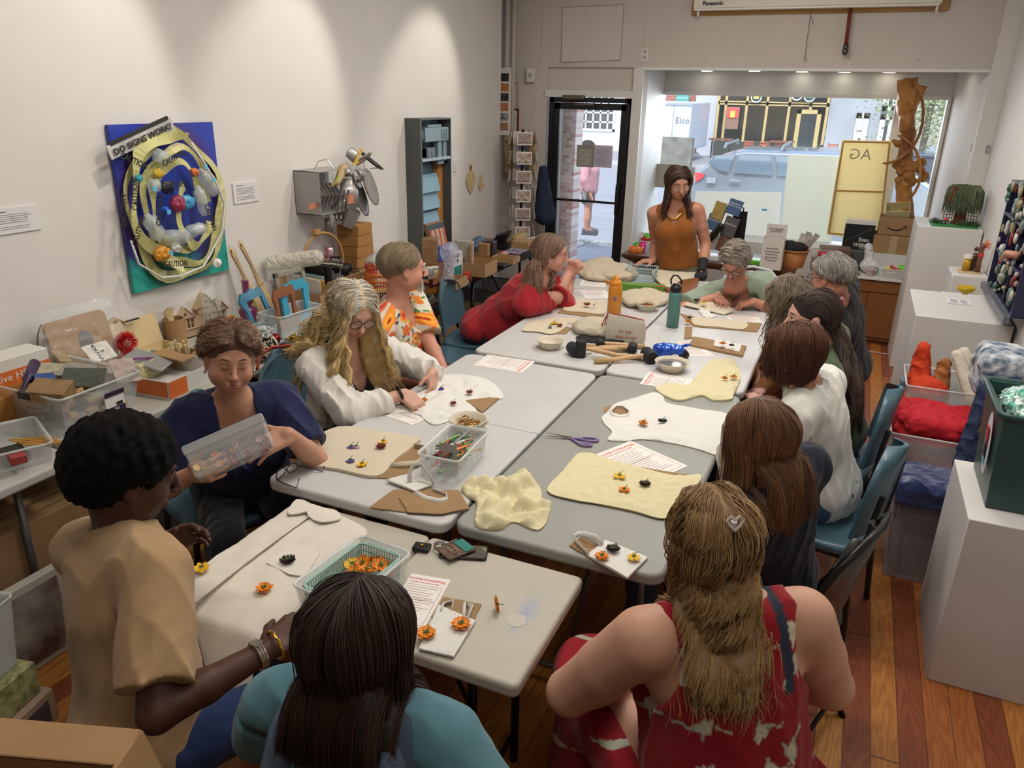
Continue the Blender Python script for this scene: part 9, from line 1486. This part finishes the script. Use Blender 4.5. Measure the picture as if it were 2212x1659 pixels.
for x_ in xs_:f.b2((px2(x_)-.05-ox,-.05,zz(305)-gb),(px2(x_)+.05-ox,.05,9))
for y_ in(221,224):f.b2((px2(1547)-ox,-.05,zz(y_)-gb-.05),(px2(1782)-ox,.05,zz(y_)-gb+.05))
f.build('window',ga,t)
MB().b2((px2(1547)-ox,.03,zz(305)-gb),(px2(1782)-ox,.04,9)).build('pane',mat('bar_glass','141a1e',.06,alpha=.5,spec=.8),t)
windows(t,[(px2(1716)-ox,-.1,px2(1768)-ox,zz(233)-gb)],-.12,'b9a46e','28343a','entrance',fr=.16)
for(px,py,col,lb)in((1634,211,'d8c04a','round yellow and white beer sign in the bar window'),(1722,206,'4aa080','left round green sign in the bar window'),(1749,209,'3f9076','right round green sign in the bar window')):
 v=P(px,py,y=YB-.45);tt=thing('window_sign',lb,'sign',tuple(v));MB().at((0,0,0),(PI/2,0,0)).lathe([(.2,0),(.2,.03)],24).build('disc',mat('sign_dark','16303a',.4),tt);MB().at((0,-.0,0),(PI/2,0,0)).tube([(.19*math.cos(a),.17*math.sin(a),.03)for a in np.linspace(0,2*PI,24)],.022,6,caps=False).build('ring',mat('sign_ring','d5e6e4',.4,emit='a8e0e0',es=1.),tt)
 MB().box((0,-.045,0),(.2,.02,.09)).build('emblem',mat('emb_'+col,col,.4,emit=col,es=.7),tt)
v=P(1582,255,y=YB-.45);tt=thing('window_sign','red and yellow hanging neon board in the bar window','sign',tuple(v));MB().box((0,0,0),(.52,.05,.85)).build('board',mat('neon_board','8a6a5a',.5),tt);MB().box((0,-.04,.2),(.44,.03,.38)).build('lamp_red',mat('neon_red','e04848',.4,emit='e02c34',es=1.2),tt);MB().box((0,-.06,.15),(.18,.03,.24)).build('lamp_yellow',mat('neon_yellow','f0b040',.4,emit='f0a030',es=1.5),tt)
rnd=random.Random(9)
for k,(px,py)in enumerate([(1610,262),(1640,250),(1672,268),(1700,272),(1655,282)]):
 v=P(px,py,y=YB+.15);tt=thing('potted_palm','spiky green palm inside the bar window, %s'%('leftmost','tall one second from left','middle','rightmost','low one below the rest')[k],'plant',(v.x,YB+.12,gz(YB)));h_=v.z-gz(YB)
 MB().seg((0,0,0),(.12,0,h_),.03,6).build('trunk',mat('palm_trunk','8b8070',.8),tt);m=MB()
 for i in range(26):
  a=rnd.uniform(0,PI);e_=rnd.uniform(-.5,1.3);L_=rnd.uniform(.4,.65);d=Vector((math.cos(a)*math.cos(e_),-abs(math.sin(a))*.15,math.sin(e_)));p=Vector((.12,0,h_));m.tube([p,p+d*L_*.6,p+d*L_+Vector((0,0,-.12))],[.012,.02,.003],4)
 m.build('fronds',mat('palm_green','4f7a3a',.6),tt)
t=thing('stone_building','pale stone building front right of the bar, with two doors','building',(px2(1860),YB-.3,gb));ox=t.location.x
MB().b2((px2(1782)-ox,0,-.3),(px2(1945)-ox,4,9)).build('wall',mat('far_stone2','a3aab0',.75,noise_amt=.22,nscale=.7),t)
windows(t,[(px2(1842)-ox,-.1,px2(1870)-ox,zz(237)-gb),(px2(1893)-ox,-.1,px2(1925)-ox,zz(238)-gb),(px2(1893)-ox,zz(232)-gb,px2(1925)-ox,7)],-.02,'c8ccd0','39434c','entrance',fr=.2)
MB().b2((px2(1846)-ox,-.15,zz(272)-gb),(px2(1858)-ox,-.12,zz(249)-gb)).b2((px2(1852)-ox,-.15,zz(288)-gb),(px2(1860)-ox,-.12,zz(275)-gb)).build('notice',mat('paper_white','d8dcdf',.7),t)
rnd=random.Random(12)
v=P(2005,260,y=30);tt=thing('street_tree','leafy tree across the street behind the carved post','tree',(v.x,30,gz(30)));MB().seg((0,0,0),(0,0,2.2),.1,8).build('trunk',mat('bark','5d5348',.9),tt);m=MB()
for i in range(3200):
 c=Vector((rnd.gauss(0,.8),rnd.gauss(0,.5),1.7+rnd.gauss(.9,.95)));
 if c.z<.6:continue
 a,s=rnd.uniform(0,6.3),rnd.uniform(.04,.08);d=Vector((math.cos(a),math.sin(a)*.4,rnd.uniform(-.6,.6)))*s;e_=Vector((-d.z,.3*s,d.x));m.add([c-d,c+e_*.5,c+d,c-e_*.5],[(0,1,2,3)])
m.build('foliage',mat('tree_leaves','566b48',.7,noise_amt=.5,nscale=2,col2='8d9a6a'),tt)
t=thing('parked_truck','dark vehicle bed under the tree across the street','vehicle',(v.x+.2,27,gz(27)));MB().b2((-1.0,-.7,.25),(1.2,.8,.9)).b2((-1.05,-.75,.82),(1.25,.85,.95)).build('body',mat('vehicle_dark','4c5660',.3,.3),t,bevel=.05)
v0,v1=P(1405,305,y=28.5),P(1497,220,y=28.5);t=thing('cargo_trailer','white box trailer parked across the street','trailer',((v0.x+v1.x)/2,28.5,gz(28.5)));w_=(v1.x-v0.x)/2;h_=v1.z-gz(28.5)
MB().b2((-w_,-.1,.45),(w_,3.5,h_)).build('body',mat('trailer_white','c9d2da',.4),t,bevel=.06);MB().b2((-w_,-.14,h_-.12),(w_,-.1,h_-.04)).b2((w_*.1,-.13,.5),(w_*.13,-.1,h_)).build('trim',mat('far_frame_9aa2a8','9aa2a8',.5),t)
text('lettering','Elco',.3,mat('ink_grey'),t,(w_*.6,-.13,h_*.7),(PI/2,0,0))
for sx in(-.5,.45):MB().at((w_*sx,0,.36),(PI/2,0,0)).lathe([(.34,-.05),(.36,.0),(.34,.15)],20).build('wheel',blackp,t)
v0,v1=P(1405,300,y=27.5),P(1497,320,y=27.5);m=MB();m.b2((v0.x,27.3,gz(27)-.1),(v1.x,27.6,P(1450,296,y=27.5).z));m.build('retaining_wall',mat('rough_stone','7b7a70',.9,noise_amt=.4,nscale=3),label='low rough stone wall in front of the trailer',cat='wall')
for k,px in enumerate((1558,1690)):
 v=P(px,303,y=32.4);t=thing('cafe_table','small wooden cafe table outside the bar, %s'%('left','right')[k],'table',(v.x,32.4,gz(32.4)));MB().box((0,0,.72),(.9,.6,.05)).build('table_top',mat('cafe_wood','7c4f3a',.6),t);MB().seg((-.35,0,0),(-.35,0,.7),.03).build('leg',blackp,t);MB().seg((.35,0,0),(.35,0,.7),.03).build('leg',blackp,t)
for k,px in enumerate((1618,1652,1685,1802)):
 v=P(px,300,y=32.2);t=thing('cafe_chair','red slatted cafe chair across the street, %s'%('left of three by the bar','middle of three by the bar','right of three by the bar','alone before the stone building')[k],'chair',(v.x,32.2,gz(32.2)));t.scale=(.75,.75,.75)
 b_=MB()
 for i in range(4):b_.b2((-.24,.1,.5+i*.12),(.24,.13,.58+i*.12))
 b_.build('backrest',mat('cafe_red','a8583e',.6),t);MB().b2((-.24,-.25,.43),(.24,.15,.46)).build('seat',mat('cafe_red'),t)
 for sx in(-.22,.22):MB().seg((sx,-.2,0),(sx,.1,.5),.018,5).build('leg',blackp,t);MB().seg((sx,.12,0),(sx,.12,1.),.018,5).build('leg',blackp,t)
YC=12.95;xa=P(1492,400,y=YC).x;zt=P(1640,322,y=YC+.3).z;zbelt=P(1600,415,y=YC).z;g0=gz(YC+.5)
car=thing('estate_car','silver estate car with roof rails parked outside the window','car',(xa,YC,g0));H_=zt-g0;silver=mat('silver_paint','8e9aa4',.25,.5,coat=.6);cz=lambda py,px=1600:P(px,py,y=YC).z-g0;cx=lambda px,py=400:P(px,py,y=YC).x-xa
prof=[(0.02,.45),(-.02,.75),(.0,cz(400,1495)),(.12,cz(366,1520)),(.42,H_-.1),(.75,H_),(2.2,H_+.02),(2.9,H_-.08),(3.6,cz(405,1700)+.03),(4.5,cz(430,1700)),(4.62,.6),(4.55,.35),(3.95,.3),(3.55,.62),(3.15,.3),(1.25,.3),(.85,.62),(.45,.3),(.1,.35)]
b=MB();n=len(prof);vs=[]
for k,(yy,ins)in enumerate(((0.,.0),(.35,.0),(1.45,.0),(1.8,.0))):
 for(x,z)in prof:top=max(0,(z-cz(400))/(H_-cz(400)));e_=.16*top;vs.append((x,{0:0+e_,1:.35,2:1.45,3:1.8-e_}[k],z-(.04*top if k in(0,3)else 0)))
fs=[tuple(range(n))[::-1]if False else tuple(range(n)),tuple(range(3*n,4*n))[::-1]]
for k in range(3):
 for i in range(n):j=(i+1)%n;fs.append((k*n+i,(k+1)*n+i,(k+1)*n+j,k*n+j))
b.add(vs,fs);b.build('body',silver,car,bevel=.03,auto=40)
def side_poly(name,pts,m,off=-.012,hole=None):
 q=[]
 for px,py in pts:v=P(px,py,y=YC);x,z=v.x-xa,v.z-g0;top=max(0,(z-cz(400))/(H_-cz(400)));q.append((x,.16*top+off,z))
 MB().add(q+[(a_,b_+.02,c_)for a_,b_,c_ in q],[tuple(range(len(q))),tuple(range(2*len(q)-1,len(q)-1,-1))]+[(i,(i+1)%len(q),len(q)+(i+1)%len(q),len(q)+i)for i in range(len(q))]).build(name,m,car)
cg=mat('car_glass','5b6f7c',.05,spec=1.,coat=.5);side_poly('window',[(1527,352),(1545,337),(1578,333),(1586,334),(1572,373),(1550,368)],cg);side_poly('window',[(1596,334),(1664,338),(1668,380),(1584,374)],cg);side_poly('window',[(1674,338),(1725,340),(1760,366),(1765,384),(1678,381)],cg)
side_poly('tail_light',[(1500,372),(1522,376),(1518,384),(1502,394)],mat('tail_red','c03038',.2,emit='c02030',es=.15));side_poly('door_handle',[(1577,386),(1599,389),(1599,393),(1577,391)],silver,-.03);side_poly('fuel_flap',[(1526,383),(1546,384),(1545,396),(1526,395)],mat('silver_line','8e99a2',.3,.5),-.008)
m=MB()
for px in(1567,1690):v=P(px,324,y=YC+.3);x=v.x-xa;m.tube([(x,.2,H_),(x+.03,.2,H_+.07),(x-.0,1.6,H_+.07),(x,1.6,H_)],.025,6)
m.build('roof_rail',mat('rail_silver','8a9298',.3,.6),car)
for x in(.85,3.55):MB().at((x,.02,.33),(PI/2,0,0)).lathe([(.3,-.18),(.33,-.15),(.33,.02),(.2,.03),(.18,.0)],24).build('wheel',blackp,car)
v=P(1232,300,y=8.5);t=struct('wall_porch',MB().b2((P(1211,300,y=8.6).x,8.6,-.25),(P(1243,300,y=8.6).x,8.85,3.)),brick('brick_painted','b07e76','d6ccc8','c9c2be',6.5));MB().b2((P(1206,300,y=8.5).x-.6,8.5,-.25),(P(1210,300,y=8.5).x,8.58,3.)).build('siding',mat('siding_white','c3bfb7',.7),t)
struct('wall_post',MB().b2((P(1400,300,y=8.75).x,8.7,-.25),(P(1412,300,y=8.75).x+.02,8.85,3.)),mat('weathered_wood','77726c',.9,noise_amt=.5,nscale=8,stretch=(3,1,.4)))
struct('ceiling_porch',MB().b2((-4.5,8.5,2.95),(2.5,9.6,3.05)),trimw)
vf,vh=W_(1500,335,y=32.),W_(1503,262,y=32.);k=(vh[2]-vf[2])/1.78
p=person('bearded man in cap, black t-shirt and blue shorts walking across the street',(vf[0],32.,gz(32.)+.93*k),10,(vf[0]+.02,32.,gz(32.)+1.47*k),(vf[0]+.05,32,gz(32.)+1.62*k),8,0,sex='m',skin='b98a72',h=.02,legs='stand',wl=(vf[0]+.42,31.8,gz(32.)+.85*k),wr=(vf[0]-.28,31.75,gz(32.)+.85*k),shirt=dict(col='22262a',sleeve=.9,fold=.004),pants=dict(name='shorts',col='4a6078',short=.9,top=.1,shoe='d8d8d4'))
m=MB();m.ball((0,0,0),.1,12,(1,1.1,.6));m.box((0,.11,-.01),(.14,.12,.015));m.T=Matrix.Identity(4);o=m.build('cap',mat('cap_navy','2a3550',.7),p.root);o.location=tuple(hp(p.hd,0,0,.06)-p.org)
hx,hy=P(1262,548,y=11.6)[:2];k=.93
p=person('person in pink shirt and camouflage shorts walking past the door',(hx-.02,11.7,gz(11.7)+.88),12,(hx-.06,11.7,gz(11.7)+1.36),(hx-.05,11.7,gz(11.7)+1.51),10,0,skin='c08a72',h=.012,legs='stand',wl=(hx-.12,11.95,gz(11.7)+.82),wr=(hx+.1,11.45,gz(11.7)+.84),shirt=dict(col='c08f96',sleeve=1.8,fold=.005),pants=dict(name='shorts',col='55564e',short=.95,top=.1,shoe='5c6068',colf=lambda V,c,p:np.where(vnoise(V[:,0],V[:,1],V[:,2],30,4)[:,None]>.2,np.array(srgb('9c9c96')),c)))
make_hair(p.root,p.org,p.hd,N=300,L_=.12,seg=8,cols=('2a2422','3a302c'),uh=.012,w=.005)
w=bpy.data.worlds.new('sky');sc.world=w;w.use_nodes=True;nt=w.node_tree;bg=nt.nodes['Background']
sky=nt.nodes.new('ShaderNodeTexSky');sky.sky_type='NISHITA';sky.sun_disc=False;sky.sun_elevation=R(52);sky.sun_rotation=R(200);sky.air_density=1.;sky.dust_density=1.6
nt.links.new(sky.outputs[0],bg.inputs[0]);bg.inputs[1].default_value=.4
def lamp(name,typ,loc,target,power,col=(1,1,1),**k):
 d=bpy.data.lights.new(name,typ);d.energy=power;d.color=col
 for a,v in k.items():setattr(d,a,v)
 o=bpy.data.objects.new(name,d);COL.objects.link(o);o.location=loc
 o.rotation_euler=(Vector(target)-Vector(loc)).to_track_quat('-Z','Y').to_euler();return o
lamp('sun','SUN',(0,0,20),(-4,14,0),2.7,(1,.96,.9),angle=R(3))
warm=(1,.935,.86);neut=(1,.94,.87)
for y_,pw in((1.15,34),(2.55,60),(4.0,60),(5.75,60)):
 lamp('track_spot','SPOT',(-2.25,y_+.45,3.3),(XL,y_-.05,1.85),pw,(1,.95,.84),spot_size=R(50),spot_blend=.6,shadow_soft_size=.03)
for x_,y_,pw in((-1.,2.9,36),(-1.,5.3,34),(-1.2,.9,12),(.3,3.9,18),(.4,.6,9)):
 lamp('ceiling_ambient','AREA',(x_,y_,3.33),(x_,y_,0),pw,warm,shape='RECTANGLE',size=1.0,size_y=.4)  # unseen area lamps added near the ceiling for general ambient light
for y_ in(3.2,6.2):lamp('track_spot','SPOT',(-.3,y_-.8,3.3),(XR,y_,1.2),45,neut,spot_size=R(64),spot_blend=.8,shadow_soft_size=.05)
lamp('window_daylight','AREA',(-.7,9.6,2.1),(-.9,4,.8),70,(.86,.94,1),shape='RECTANGLE',size=2.6,size_y=1.2)
sc.view_settings.view_transform='Standard';sc.view_settings.look='None';sc.view_settings.gamma=1;sc.view_settings.exposure=.18
try:sc.view_settings.use_curve_mapping=False
except Exception:pass
